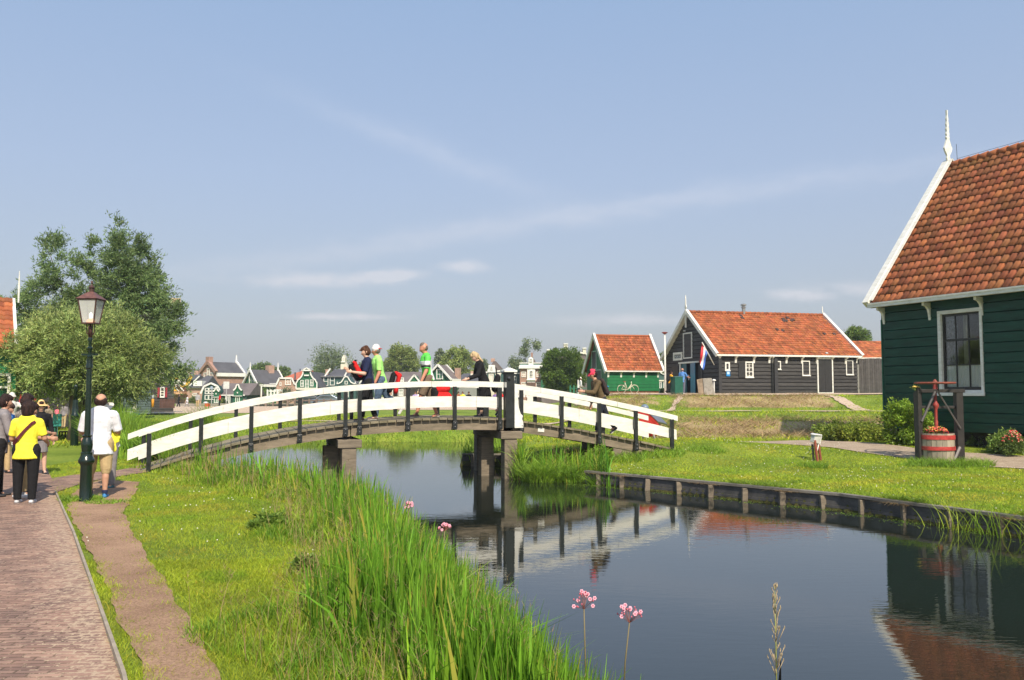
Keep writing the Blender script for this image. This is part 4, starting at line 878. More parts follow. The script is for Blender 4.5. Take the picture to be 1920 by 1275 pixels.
# ------------------------------------------------------------ Zaan style wooden buildings
def clap(b, xr, z0, z1, bh, open_=(), t=.022, y=0., gap=0., ch=0.):
    """overlapping boards facing -y; xr(z) gives the x range; open_ = (x0,x1,z0,z1)"""
    n = max(1, int(round((z1-z0)/bh))); bh = (z1-z0)/n
    for k in range(n):
        za, zb = z0+k*bh, z0+(k+1)*bh; la, ra = xr(za); lb, rb = xr(zb); cuts = [(o[0], o[1]) for o in open_ if o[2] < (za+zb)/2 < o[3]]; cuts.sort()
        spans = []; cur = None
        L0, R0 = max(la, lb), min(ra, rb); edges = [None]+[c for c in cuts]
        xs = [(la, lb)]
        for c0, c1 in cuts: xs.append((c0, c0)); xs.append((c1, c1))
        xs.append((ra, rb))
        for i in range(0, len(xs), 2):
            (a0, b0), (a1, b1) = xs[i], xs[i+1]
            if a1-a0 < .01: continue
            g = random.uniform(.7, 1.25) if gap else random.uniform(.9, 1.12); b.cur = (g, g, g)
            if ch: b.add([(a0, y-t, za), (a1, y-t, za), (b1, y-t, zb-ch), (b0, y-t, zb-ch), (b1, y, zb), (b0, y, zb), (a0, y, za), (a1, y, za)], [(0,1,2,3), (3,2,4,5), (0,6,7,1)]); continue
            zg = zb-gap; b.add([(a0, y-t, za), (a1, y-t, za), (b1, y-t*.4, zg), (b0, y-t*.4, zg), (a0, y, za), (a1, y, za), (b0, y, zg), (b1, y, zg)], [(0,1,2,3), (0,4,5,1), (3,2,7,6)])
    b.cur = (1, 1, 1)
def tile_mat(name, cols):
    m = mk(name, cols[0], .75, .18, 3.2, bump=.25, bscale=50, attr='tint', dark=cols[1], spec=.3); return m
TILE_NEAR = tile_mat('old_clay_pantiles', ((.40, .138, .055), (.25, .080, .036)))
TILE_FAR = tile_mat('orange_pantiles', ((.42, .130, .048), (.30, .090, .036)))
SLATE = mk('dark_slates', (.055, .055, .062), .7, .15, 2, bump=.2)
def tiles(name, mat, parent, O, ax, up, L_, S, tw=.25, tl=.30, amp=.03, step=.028, nx=6, moss=0., missing=()):
    """pantile roof: O lower-left corner, ax unit along eave, up unit up the slope (local coords)"""
    O, ax, up = map(lambda q: np.array(q, float), (O, ax, up)); nrm = np.cross(ax, up); nc = int(round(L_/tw)); nr = int(round(S/tl)); tw = L_/nc; tl = S/nr
    us = np.arange(nc*nx+1)/nx; V = []; T = []; Fc = []; base = 0; pr = (np.arange(nc*nx+1) % nx)/nx
    wave = amp*(np.sin(2*np.pi*us)*.75+.35*np.sin(4*np.pi*us+1.0))
    ctint = rng.uniform(.66, 1.25, (nr, nc)); hue = rng.uniform(.9, 1.1, (nr, nc, 3)); dark = rng.random((nr, nc)) < .10; ctint[dark] *= .7
    yy, xx = np.mgrid[0:nr, 0:nc]; blot = .5+.5*np.sin(xx*.31+np.sin(yy*.5)*1.7)*np.sin(yy*.27+1.3+np.sin(xx*.19)*2)
    for r in range(nr):
        jit = rng.normal(0, .003, nc+1)[np.minimum((us).astype(int), nc)]; sl = rng.normal(0, .006, nc+1)[np.minimum(us.astype(int), nc)]
        lo = O+np.outer(us*tw, ax)+np.outer(r*tl-.02+sl+.018*np.abs(np.sin(np.pi*us+.5)), up)+np.outer(wave+step+jit, nrm)
        hi = O+np.outer(us*tw, ax)+np.outer(np.full_like(us, (r+1)*tl), up)+np.outer(wave+jit, nrm)
        und = lo-nrm*(.02+step*.6)
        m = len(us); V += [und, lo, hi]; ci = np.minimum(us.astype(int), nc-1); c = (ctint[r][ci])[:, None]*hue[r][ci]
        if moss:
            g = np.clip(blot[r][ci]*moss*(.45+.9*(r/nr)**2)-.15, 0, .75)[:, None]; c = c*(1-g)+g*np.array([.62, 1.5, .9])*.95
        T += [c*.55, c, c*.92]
        i = np.arange(m-1); a = base
        Fc.append(np.stack([a+i, a+i+1, a+m+i+1, a+m+i], 1)); Fc.append(np.stack([a+m+i, a+m+i+1, a+2*m+i+1, a+2*m+i], 1)); base += 3*m
    return np_mesh(name, np.concatenate(V), np.concatenate(Fc), mat, parent, tint=np.concatenate(T))
def window(parent, T, x0, x1, z0, z1, nx=2, nz=3, fw=.07, frame=WHITE, bars=None, glass=GLASSD, proud=.05, recess=.03, barw=.03, name='window', backing=True, sill=True):
    bars = bars or frame; f = MB(T); y0 = -proud
    f.box(x0, x0+fw, y0, recess, z0, z1); f.box(x1-fw, x1, y0, recess, z0, z1); f.box(x0+fw, x1-fw, y0, recess, z1-fw, z1); f.box(x0+fw, x1-fw, y0, recess, z0, z0+fw)
    if sill: f.box(x0-.03, x1+.03, y0-.04, y0-.001, z0-.03, z0+.025)
    o = f.build(name, frame, parent)
    g = MB(T); g.box(x0+fw, x1-fw, recess-.01, recess+.005, z0+fw, z1-fw); g.build('pane', glass, o)
    if nx > 1 or nz > 1:
        b = MB(T); W = x1-x0-2*fw; Hh = z1-z0-2*fw
        for i in range(1, nx): x = x0+fw+W*i/nx; b.box(x-barw/2, x+barw/2, recess-.035, recess-.012, z0+fw, z1-fw)
        for i in range(1, nz): z = z0+fw+Hh*i/nz; b.box(x0+fw, x1-fw, recess-.038, recess-.0125, z-barw/2, z+barw/2)
        b.build('glazing_bars', bars, o)
    return o
def bracket(parent, T, x, z, d=.3, h=.45, w=.06, mat=None):
    b = MB(T); b.prismx([(0.0, z), (0.0, z-h), (-.05, z-h), (-.07, z-h*.72), (-.11, z-h*.4), (-d*.62, z-h*.22), (-d, z-h*.17), (-d, z)], x-w/2, x+w/2); return b.build('bracket', mat or WHITE, parent)
def finial(parent, T, x, y, z, h, w=.1, mat=None):
    b = MB(T); pr = [(.35,0),(.30,.06),(.42,.10),(.30,.15),(.85,.24),(1.0,.29),(.75,.34),(.45,.42),(.28,.46),(.42,.49),(.26,.52),(.38,.56),(.24,.60),(.34,.65),(.2,.69),(.3,.74),(.17,.79),(.22,.84),(.1,.9),(.12,1.0)]
    L_ = [(x-w*p, z+h*q) for p, q in pr]; Rr = [(x+w*p, z+h*q) for p, q in pr[::-1]]
    b2 = MB(T @ Matrix.Translation((x, y, 0)) @ Matrix.Rotation(R(90), 4, 'Z') @ Matrix.Translation((-x, -y, 0))); pts = Rr[::-1]
    poly = L_+Rr; b2.prism(poly, y-.03, y+.03)
    return b2.build('finial', mat or WHITE, parent)
def rot(T, axis, a): return T @ Matrix.Rotation(a, 4, axis)
I4 = Matrix.Identity(4)
# --- big dark green house at the right
def big_house():
    ang = math.atan2(-.908, .419); C = Vector((11.72, 26.85, 0))
    t = thing('green_house', 'large dark green boarded house with an old clay tiled roof at the right edge', 'house', (C.x*1.05, C.y*1.05, CAMZ*(1-1.05)), ang); t.scale = (1.05,)*3
    L_ = 13.0; W = 6.9; zb, ze, zr = .62, 4.52, 9.30; oh = .32; sl = math.atan2(zr-ze, W/2+oh-.02); T = I4
    win = (2.0, 3.42, 1.70, 4.12); win2 = (6.6, 8.0, 1.70, 4.12)
    b = MB(T); clap(b, lambda z: (0, L_), zb, ze, .27, [win, win2], t=.034, ch=.034); b.box(-.05, .06, -.036, .08, zb, ze)
    for o_ in (win, win2): b.box(o_[0], o_[1], -.012, .05, o_[3], o_[3]+.27); b.box(o_[0], o_[1], -.012, .05, o_[2]-.27, o_[2])
    Tl = Matrix.Translation((0, W, 0)) @ Matrix.Rotation(R(-90), 4, 'Z')      # far gable, faces -x
    b2 = MB(Tl); k = (zr-ze)/(W/2)
    def xr(z): return (0, W) if z <= ze else ((z-ze)/k, W-(z-ze)/k)
    clap(b2, xr, zb, zr-.15, .27, (), t=.034, ch=.034); b.v += b2.v; b.t += b2.t; n0 = len(b.v)-len(b2.v); b.f += [tuple(i+n0 for i in f) for f in b2.f]
    b.box(0, L_, W-.05, W, zb, ze); b.box(L_-.05, L_, 0, W, zb, ze); b.build('wall', DGREEN, t)
    ib = MB(T); ib.box(.05, L_-.05, 1.6, 1.65, zb, ze); ib.box(.05, L_-.05, .05, W-.1, ze-.02, ze); ib.box(.05, L_-.05, .05, W-.1, zb, zb+.05); ib.build('room_wall', mk('room_wallpaper', (.06, .055, .05), .9), t)
    pl = MB(T); pl.box(.2, L_, .25, W-.2, -.3, zb); pl.build('plinth', mk('dark_plinth', (.02, .018, .016), .8, .2), t)  # near-black plinth set back below the boards
    vt = MB(T)
    e = (0, -oh, ze-.05); up = np.array([0, math.cos(sl), math.sin(sl)]); S = math.hypot(W/2+oh, zr-ze+.05)
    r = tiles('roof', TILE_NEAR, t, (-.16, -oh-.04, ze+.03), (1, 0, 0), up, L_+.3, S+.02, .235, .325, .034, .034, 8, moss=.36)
    rb = MB(T); rb.hexa([(-.2,W+oh,ze-.1), (L_+.2,W+oh,ze-.1), (L_+.2,W/2,zr-.02), (-.2,W/2,zr-.02), (-.2,W+oh,ze), (L_+.2,W+oh,ze), (L_+.2,W/2,zr+.05), (-.2,W/2,zr+.05)])
    rb.hexa([(-.2,-oh+.02,ze-.13), (L_+.2,-oh+.02,ze-.13), (L_+.2,W/2,zr-.11), (-.2,W/2,zr-.11), (-.2,-oh+.02,ze-.04), (L_+.2,-oh+.02,ze-.04), (L_+.2,W/2,zr-.03), (-.2,W/2,zr-.03)])
    rb.build('roof_boarding', mk('roof_boards', (.12, .09, .06)), t)
    rg = MB(T); x = -.1
    while x < L_: rg.tube([(x, W/2, zr+.07), (x+.36, W/2, zr+.095)], [.12, .135], 8); x += .34
    rg.build('ridge_tiles', TILE_NEAR, t, True, tint=True)
    g = MB(T); g.box(-.22, L_, -oh-.13, -oh+.0, ze-.12, ze-.005); g.box(-.22, L_, -oh-.15, -oh-.128, ze-.03, ze+.02); g.build('gutter', WHITE, t)
    vb = MB(T)   # verge boards along the far gable
    for sgn in (1, -1):
        y0 = -oh-.10 if sgn > 0 else W+oh+.1; p0 = Vector((-.24, y0, ze-.02)); p1 = Vector((-.24, W/2, zr+.16))
        vb.bar(p0, p1, .22, .26, up=(0, 0, 1)); vb.bar(p0+Vector((.05,0,.13)), p1+Vector((.05,0,.13)), .34, .035, up=(0,0,1))
    vb.build('verge_board', WHITE, t)
    finial(t, T, -.2, W/2, zr+.16, 1.85, .19); wr = MB(T); wr.tube([(.15, W/2, zr+.1), (.13, W/2, zr+.75)], .008, 5); wr.build('lightning_rod', BLACKP, t)
    lw = MB(T); lw.tube([(.15, W/2-.02, zr+.25), (6, W/2-.02, zr+.24), (L_, W/2-.02, zr+.26)], .006, 5); lw.build('conductor_wire', BLACKP, t)
    for x in (.06, 1.73, 3.42, 5.1, 6.8, 8.5): bracket(t, T, x, ze-.12, .32, .52, .075)
    cb = MB(T); cb.box(-.055, -.02, -.06, .3, zb+.1, ze-.5); cb.build('corner_board', mk('corner_green', (.010, .11, .062), .4), t)
    # window: white frame, dark sash with 3x3 panes, curtains
    for (x0, x1, z0, z1), nm in ((win, 1), (win2, 0)):
        f = MB(T); fw = .105
        f.box(x0, x0+fw, -.07, .10, z0, z1); f.box(x1-fw*.75, x1, -.07, .10, z0, z1); f.box(x0+fw, x1-fw*.75, -.07, .10, z1-fw, z1); f.box(x0+fw, x1-fw*.75, -.07, .10, z0, z0+fw); f.box(x0-.04, x1+.04, -.13, -.071, z0-.06, z0+.03)
        o = f.build('window', WHITE, t, bevel=.006); a, c, d, e_ = x0+fw, x1-fw*.75, z0+fw, z1-fw
        s = MB(T); sm = mk('sash_dark', (.028, .026, .024), .4)
        s.box(a, a+.06, .02, .07, d, e_); s.box(c-.06, c, .02, .07, d, e_); s.box(a+.06, c-.06, .02, .07, e_-.07, e_); s.box(a+.06, c-.06, .02, .07, d, d+.09)
        zm = d+(e_-d)*.655; s.box(a+.06, c-.06, .012, .07, zm-.035, zm+.03)
        for i in (1, 2): x = a+(c-a)*i/3; s.box(x-.014, x+.014, .03, .065, d+.09, zm-.035); s.box(x-.014, x+.014, .03, .065, zm+.03, e_-.07)
        z = d+(zm-d)*.5; s.box(a+.06, c-.06, .028, .066, z-.016, z+.016); s.build('sash', sm, o)
        g = MB(T); g.box(a+.05, c-.05, .045, .05, d+.05, e_-.05)
        gm = bpy.data.materials.get('clear_glass')
        if not gm:
            gm = bpy.data.materials.new('clear_glass'); gm.use_nodes = True; N = gm.node_tree.nodes; L = gm.node_tree.links
            gl = N.new('ShaderNodeBsdfGlossy'); gl.inputs['Roughness'].default_value = .02; tr = N.new('ShaderNodeBsdfTransparent'); tr.inputs[0].default_value = (.96, .97, .96, 1)
            fr = N.new('ShaderNodeFresnel'); fr.inputs[0].default_value = 1.5; ms = N.new('ShaderNodeMixShader'); L.new(fr.outputs[0], ms.inputs[0]); L.new(tr.outputs[0], ms.inputs[1]); L.new(gl.outputs[0], ms.inputs[2]); L.new(ms.outputs[0], N['Material Output'].inputs[0])
        g.build('pane', gm, o)
        def curtain(name, xa, xb, za, zb_, y, mat, folds):
            n = folds*8; V = []; 
            for i in range(n+1):
                f_ = i/n; x = xa+(xb-xa)*f_; yy = y+.013+.012*math.sin(f_*folds*6.283)+.003*math.sin(f_*folds*15); V += [(x, yy, za), (x, yy, zb_)]
            i = np.arange(n)*2; np_mesh(name, V, np.stack([i, i+2, i+3, i+1], 1), mat, o, smooth=True)
        curtain('net_curtain', a+.04, c-.03, d+.05, d+(zm-d)*.5, .066, mk('net_curtain_white', (.88, .88, .86), .9, .03, 20), 11)
        curtain('drape', a+.03, a+(c-a)*.34, d+.05, e_, .10, mk('grey_drape', (.22, .22, .25), .9, .35, 14), 5)
        p = MB(T); p.box(a+(c-a)*.36, a+(c-a)*.46, .32, .36, d, e_); p.build('window_post', mk('cream_post', (.35, .34, .27)), o)
big_house()
# --- black barn with orange tiles
BO = Vector((14.6, 60.2, 0)); BS = Vector((.97, .243, 0)).normalized(); BI = Vector((-BS.y, BS.x, 0))
def along(O, d, u):
    a = (u-960)/F; return (a*O.y-O.x)/(d.x-a*d.y)
def barn():
    t = thing('black_barn', 'long black weatherboarded barn with a bright orange tiled roof and a blue front door', 'barn', BO, math.atan2(BS.y, BS.x))
    L_ = along(BO, BS, 1607); W = 8.9; zb, ze, zr = 1.55, 4.55, 7.72; T = I4; k = (zr-ze)/(W/2)
    def zx(v, x): P = BO+BS*x; return zat(v, P.y)
    ax = lambda u: along(BO, BS, u)
    ops = [(ax(1530), ax(1560), zb, zx(672, 10))]
    b = MB(T); clap(b, lambda z: (0, L_), zb+.12, ze, .27, [], t=.06, gap=.055)
    Tl = Matrix.Translation((0, W, 0)) @ Matrix.Rotation(R(-90), 4, 'Z')
    gx = lambda u: W-along(BO, BI, u)             # x in the gable frame
    def gz(v, x): P = BO+BI*(W-x); return zat(v, P.y)
    def xr(z): return (0, W) if z <= ze else ((z-ze)/k, W-(z-ze)/k)
    dx0, dx1, dz = gx(1278), gx(1311), gz(681, gx(1295)); dxa, dxb = W-dx1, W-dx0
    b2 = MB(Tl); clap(b2, xr, zb+.12, zr-.12, .29, [(dx0, dx1, zb, dz)], t=.06, gap=.06)
    n0 = len(b.v); b.v += b2.v; b.t += b2.t; b.f += [tuple(i+n0 for i in f) for f in b2.f]
    b.box(0, L_, W-.05, W, zb, ze); b.prismx([(0,zb), (W,zb), (W,ze), (W/2,zr-.1), (0,ze)], L_-.06, L_-.001)
    b.build('wall', TARB, t, tint=True)
    bk = MB(T); bk.box(.05, L_-.05, .001, .05, zb, ze-.02); bk.prismx([(.001,zb), (dxa,zb), (dxa,dz), (dxb,dz), (dxb,zb), (W,zb), (W,ze), (W/2,zr-.12), (.001,ze)], .001, .05); bk.box(.10, L_, 0.0+.02, .04, zb-.3, zb+.12); bk.build('gap_shade_backing', SHADEIN, t)  # near-black sheet paints the shade in the gaps between the boards
    dk = MB(Tl); dk.box(.1, W-.1, 1.2, 1.25, zb, ze); dk.build('inner_wall', SHADEIN, t)
    ft = MB(T); ft.box(-.0, L_, -.05, .0, zb-.3, zb+.12); ft.build('footing', mk('brick_footing', (.33, .20, .13), .9, .2, 5), t)
    oh = .28; sl = math.atan2(zr-ze, W/2); up = (0, math.cos(sl), math.sin(sl))
    for sgn in (0, 1):
        if sgn == 0: O, a, u_ = (-.3, -oh, ze-oh*k+.06), (1,0,0), up
        else: O, a, u_ = (L_+.25, W+oh, ze-oh*k+.06), (-1,0,0), (0, -up[1], up[2])
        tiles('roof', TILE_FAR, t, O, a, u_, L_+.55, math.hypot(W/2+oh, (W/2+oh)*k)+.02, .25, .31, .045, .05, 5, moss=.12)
    rg = MB(T); x = -.3
    while x < L_+.1: rg.cur = (random.uniform(.5, 1),)*3; rg.tube([(x, W/2, zr+.1), (x+.38, W/2, zr+.12)], [.11, .125], 7); x += .36
    rg.build('ridge_tiles', TILE_FAR, t, True, tint=True)
    for xx, nm in ((-.36, 0), (L_+.22, 1)):
        v = MB(T)
        for sgn in (1, -1):
            y0 = -oh-.06 if sgn > 0 else W+oh+.06; v.bar((xx, y0, ze-(oh+.06)*k+.03), (xx, W/2, zr+.13), .08, .26, up=(0,0,1)); v.bar((xx+.08, y0, ze-(oh+.06)*k+.17), (xx+.08, W/2, zr+.27), .22, .03)
        v.build('verge_board', WHITE, t)
    sf = MB(T)
    for sgn in (1, -1):
        y0 = -oh if sgn > 0 else W+oh; sf.bar((-.17, y0, ze-oh*k-.02), (-.17, W/2, zr-.02), .32, .03)
    sf.build('soffit', WHITE, t)
    finial(t, T, -.36, W/2, zr+.1, 1.25, .15); fp = MB(T); fp.box(-.42, -.33, W/2-.06, W/2+.06, zr-1.1, zr+.2); fp.build('finial_post', WHITE, t); finial(t, T, L_+.22, W/2, zr+.1, .7, .05)
    g = MB(T); g.box(-.3, L_+.2, -oh-.06, -oh+.04, ze-oh*k-.07, ze-oh*k+.05); g.build('gutter', WHITE, t)
    for u in (1379, 1413, 1442, 1447, 1474, 1503, 1531, 1559, 1585): bracket(t, T, ax(u), ze-oh*k-.05, .28, .5, .15)
    bracket(t, T, .02, ze-oh*k-.05, .26, .5, .12); bracket(t, T, L_-.05, ze-oh*k-.05, .26, .42, .09)
    p = MB(T); p.box(-.06, .16, -.12, -.045, zb-.1, ze-.35); xx = ax(1453); p.box(xx-.15, xx+.12, -.2, -.045, zb, ze-.3); p.build('corner_post', mk('black_boards_smooth', (.03, .03, .032), .5), t)
    dpn = MB(T); xx = ax(1446); dpn.tube([(xx, -.13, ze-.3), (xx, -.13, zb+.1)], .05, 8); dpn.build('downpipe', BLACKP, t)
    def win(u0, u1, v0, v1, nx, nz, glass, fw=.07, **k2):
        x0, x1 = ax(u0), ax(u1); xm = (x0+x1)/2; return window(t, Matrix.Translation((0, -.03, 0)), x0, x1, zx(v1, xm), zx(v0, xm), nx, nz, fw, glass=glass, proud=.06, recess=.01, **k2)
    win(1358.5, 1367.5, 679, 695, 1, 1, GLASSD, .1); win(1396.5, 1411.5, 678, 708, 2, 3, mk('pale_curtained_glass', (.33, .32, .27), .3), .09, barw=.05)
    blk = mk('black_shutter', (.022, .021, .021), .5); win(1454.5, 1463, 677, 693, 1, 1, blk, .07); win(1503, 1517.5, 676.5, 704.5, 1, 1, blk, .065); win(1585, 1598.5, 675.5, 703, 1, 1, blk, .065)
    sh = MB(T); sh.box(ax(1383.5), ax(1395.5), -.11, -.07, zx(708, 3), zx(680, 3)); sh.build('shutter', blk, t)
    x0, x1 = ax(1530.5), ax(1560); z1 = zx(673, 8.5); z2 = zx(667.5, 8.5); d = MB(T); d.box(x0, x0+.09, -.13, -.04, zb+.1, z2); d.box(x1-.09, x1, -.13, -.04, zb+.1, z2); d.box(x0+.09, x1-.09, -.13, -.04, z1-.02, z1+.05); d.box(x0-.05, x1+.05, -.15, -.04, z2, z2+.07); d.box(x0+.09, x1-.09, -.13, -.04, zb+.1, zb+.17)
    n = 9
    for i in range(n): xx = x0+.12+(x1-x0-.24)*i/(n-1); d.box(xx-.035, xx+.035, -.12, -.05, z1+.05, z2)
    dd = d.build('door_frame', WHITE, t); q = MB(T); q.box(x0+.09, (x0+x1)/2-.006, -.10, -.05, zb+.17, z1-.02); q.box((x0+x1)/2+.006, x1-.09, -.10, -.05, zb+.17, z1-.02); q.build('double_door', blk, t)
    lp = MB(T); lp.ball(((x0+x1)/2+.1, -.2, z2+.2), .12, .1, .07); lp.build('wall_light', mk('light_cover', (.5, .5, .5)), t)
    sg = MB(T); xa, xb = ax(1360.5), ax(1367.5); sg.box(xa, xb, -.10, -.06, zx(705.5, 1), zx(696, 1)); s_ = sg.build('blue_sign', mk('sign_blue', (.02, .22, .55), .4), t)
    sg = MB(T); m_ = (xa+xb)/2; zc = (zx(705.5, 1)+zx(696, 1))/2; sg.box(m_-.1, m_+.1, -.108, -.1, zc-.04, zc+.13); sg.build('sign_panel', mk('sign_pale', (.45, .65, .85), .4), s_)
    # gable: hatch, framed sign, blue door
    Tg = Tl @ Matrix.Translation((0, -.04, 0)); x0, x1 = gx(1283.2), gx(1299.5)
    window(t, Tg, x0, x1, gz(671.5, x1), gz(622.5, x1), 1, 1, .09, glass=blk, name='hatch', proud=.06, recess=.01, sill=False)
    x0, x1 = gx(1264.5), gx(1281); z0, z1 = gz(676.5, x0), gz(661.5, x0); o = window(t, Tg, x0, x1, z0, z1, 1, 1, .17, glass=mk('sign_black', (.015, .014, .014), .5), name='framed_sign', proud=.07, recess=.01, sill=False)
    tx = MB(Tg); rd = random.Random(9); w = x1-x0-.5; n = 6
    for i in range(n):
        xa = x0+.25+w*i/n; tx.box(xa, xa+w/n*.3, -.008, -.001, (z0+z1)/2-.03, (z0+z1)/2+.14); tx.box(xa+w/n*.3, xa+w/n*.75, -.008, -.001, (z0+z1)/2+(.1 if i % 2 else -.03), (z0+z1)/2+(.14 if i % 2 else .02))
    tx.box(x0+.28, x1-.28, -.008, -.001, (z0+z1)/2-.09, (z0+z1)/2-.06); tx.build('sign_lettering', mk('sign_white', (.6, .66, .66)), o)
    wl = MB(Tg); wl.ball(((gx(1282)+gx(1299))/2-.3, -.1, gz(620, 4)), .16, .1, .06); wl.build('wall_light', mk('light_cover', (.5, .5, .5)), t)
    lin = MB(Tg); lin.box(dx0-.25, dx1+.1, -.12, 0, dz, dz+.12); lin.box(dx0-.12, dx0, -.1, 0, dz-1.1, dz); lin.build('door_lintel', WHITE, t)
    dr = MB(Tg); blue = mk('door_blue', (.03, .20, .34), .4, .1); xm = dx0+(dx1-dx0)*.55
    dr.box(dx0, dx0+(dx1-dx0)*.28, .03, .08, zb+.05, dz); dr.build('blue_door', mk('door_blue_dark', (.02, .11, .16), .4), t)
    dr = MB(Tg @ Matrix.Translation((xm, 0, 0)) @ Matrix.Rotation(R(-12), 4, 'Z')); dr.box(0, (dx1-dx0)*.44, -.03, .02, zb+.05, dz-.02); bd = dr.build('blue_door', blue, t)
    st = MB(Tg); st.box(dx0-.1, dx1+.2, -.35, .2, zb-.1, zb+.04); st.build('doorstep', TIMBER, t)
    for a0, a1 in ((gx(1262), gx(1273.5)), (gx(1311.5), gx(1319))):
        s = MB(Tg); s.box(a0, a1, -.07, -.01, zb+.15, dz-.15); s.build('shutter', blk, t)
    pn = MB(Tg); xx = dx0+(dx1-dx0)*.42; zz = zb+1.1; pn.box(xx-.05, xx+.07, .02, .03, zz, zz+.4); pn.build('opening_notice', mk('notice', (.6, .62, .62)), t)
    # vent pipe and broken tiles
    P = Vector((along(BO+BI*W/2, BS, 1396), W/2, 0)); v = MB(T); v.lathe([(.13, zr-.1), (.13, zr+.5), (.19, zr+.52), (.19, zr+.58), (.12, zr+.6), (.12, zr+.68), (.22, zr+.7), (.22, zr+.78), (.05, zr+.85)], (P.x, P.y, 0), 12); v.build('vent_pipe', mk('vent_metal', (.35, .35, .34), .4, metallic=.6), t)
    nn = Vector((0, -math.sin(sl), math.cos(sl))); uu = Vector(up)
    dm = MB(T)
    for u, dn in ((1392, .55), (1395, .9), (1472, .9), (1477, 1.15), (1480, .7), (1487, 1.1), (1490, .95), (1472, 1.2), (1460, 2.5), (1470, 2.6), (1549, 3.0), (1567, 3.0)):
        c = Vector((along(BO+BI*(W/2-dn*math.cos(sl)), BS, u), W/2, zr+.08))-uu*dn+nn*.03; dm.bar(c, c+uu*.28, .22, .05, up=nn)
    dm.build('dark_tile', mk('dark_tile', (.05, .03, .025), .8), t)
    return t
barn()
# --- small green shed
SO = Vector((8.05, 72.3, 0))
def shed():
    t = thing('green_shed', 'small bright green shed with an orange tiled roof left of the black barn', 'shed', SO, math.atan2(BS.y, BS.x)); T = I4
    L_ = along(SO, BS, 1235); W = 5.2; zb, ze, zr = 1.85, 3.82, 6.62; k = (zr-ze)/(W/2); Tl = Matrix.Translation((0, W, 0)) @ Matrix.Rotation(R(-90), 4, 'Z')
    b = MB(T); clap(b, lambda z: (0, L_), zb, ze, .28, [], t=.05, ch=.05); b.box(0, L_, W-.05, W, zb, ze); b.prismx([(0,zb), (W,zb), (W,ze), (W/2,zr-.1), (0,ze)], L_-.06, L_-.001); b.build('wall', SGREEN, t)
    g = MB(Tl); g.prism([(0,zb-.2), (W,zb-.2), (W,ze), (W/2,zr-.08), (0,ze)], 0, .1)
    for i in range(1, 22): x = W*i/22; zt = ze+min(x, W-x)*k; g.box(x-.008, x+.008, -.012, 0, zb, zt-.05)
    g.build('gable_wall', SGREEN, t)
    bf = MB(T); bf.box(-.0, L_, .03, W, zb-.6, zb); bf.build('brick_footing', mk('brick_red', (.26, .12, .075), .9, .25, 9), t)
    oh = .3; sl = math.atan2(zr-ze, W/2); up = (0, math.cos(sl), math.sin(sl))
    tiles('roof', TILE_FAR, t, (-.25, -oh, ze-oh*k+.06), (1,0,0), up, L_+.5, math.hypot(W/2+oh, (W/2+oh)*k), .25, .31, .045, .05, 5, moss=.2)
    tiles('roof', TILE_FAR, t, (L_+.25, W+oh, ze-oh*k+.06), (-1,0,0), (0, -up[1], up[2]), L_+.5, math.hypot(W/2+oh, (W/2+oh)*k), .25, .31, .03, .03, 4)
    for xx in (-.3, L_+.28):
        v = MB(T)
        for sgn in (1, -1):
            y0 = -oh-.08 if sgn > 0 else W+oh+.08; v.bar((xx, y0, ze-(oh+.08)*k), (xx, W/2, zr+.13), .1, .3, up=(0,0,1)); v.bar((xx+.06, y0, ze-(oh+.08)*k+.18), (xx+.06, W/2, zr+.3), .2, .03)
        v.build('verge_board', WHITE, t)
    rg = MB(T); rg.tube([(-.25, W/2, zr+.1), (L_+.25, W/2, zr+.1)], .11, 8); rg.build('ridge_tiles', TILE_FAR, t, True, tint=True)
    gu = MB(T); gu.box(-.3, L_+.3, -oh-.06, -oh+.03, ze-oh*k-.04, ze-oh*k+.06); gu.build('gutter', WHITE, t)
    for u in (1140, 1164, 1188, 1211, 1233): bracket(t, T, along(SO, BS, u), ze-oh*k, .28, .5, .15)
    gx = lambda u: W-along(SO, BI, u); blk = mk('black_shutter', (.022, .021, .021)); x0, x1 = gx(1110), gx(1119)
    window(t, Tl, x0, x1, zat(692, 74.5), zat(657, 74.5), 1, 1, .09, glass=blk, name='hatch', frame=mk('pale_green_trim', (.35, .45, .38)), proud=.05, recess=-.01, sill=False)
    x0, x1 = gx(1112), gx(1128); window(t, Tl, x0, x1, zb-.1, zat(692.5, 74), 1, 1, .09, glass=blk, name='door', frame=mk('pale_green_trim', (.35, .45, .38)), proud=.04, recess=-.01, sill=False)
shed()
# --- low red tiled building and plank fence right of the barn
def annex():
    O = Vector((26.2, 68.0, 1.6)); t = thing('outbuilding', 'low outbuilding with red tiles showing between the barn and the big house', 'outbuilding', O, R(4))
    b = MB(); b.box(0, 8, 0, 5, -.3, zat(668, 68)-1.6); b.build('wall', mk('grey_wall', (.25, .24, .22)), t); ze = zat(671, 68)-1.6; zr = zat(639, 70.5)-1.6; sl = math.atan2(zr-ze, 2.8)
    tiles('roof', TILE_FAR, t, (-.2, -.3, ze), (1,0,0), (0, math.cos(sl), math.sin(sl)), 8.4, math.hypot(2.8, zr-ze), .25, .31, .03, .03, 4)
    b = MB(); b.hexa([(-.2,5.3,ze-.1), (8.2,5.3,ze-.1), (8.2,2.5,zr-.1), (-.2,2.5,zr-.1), (-.2,5.3,ze), (8.2,5.3,ze), (8.2,2.5,zr), (-.2,2.5,zr)]); b.build('back_roof', TILE_FAR, t, tint=True)
    g = MB(); g.box(-.2, 8.2, -.42, -.3, ze-.1, ze+.02); g.build('gutter', WHITE, t)
    for x in (1.5, 3.5): bracket(t, I4, x, ze-.1, .3, .35, .08)
annex()
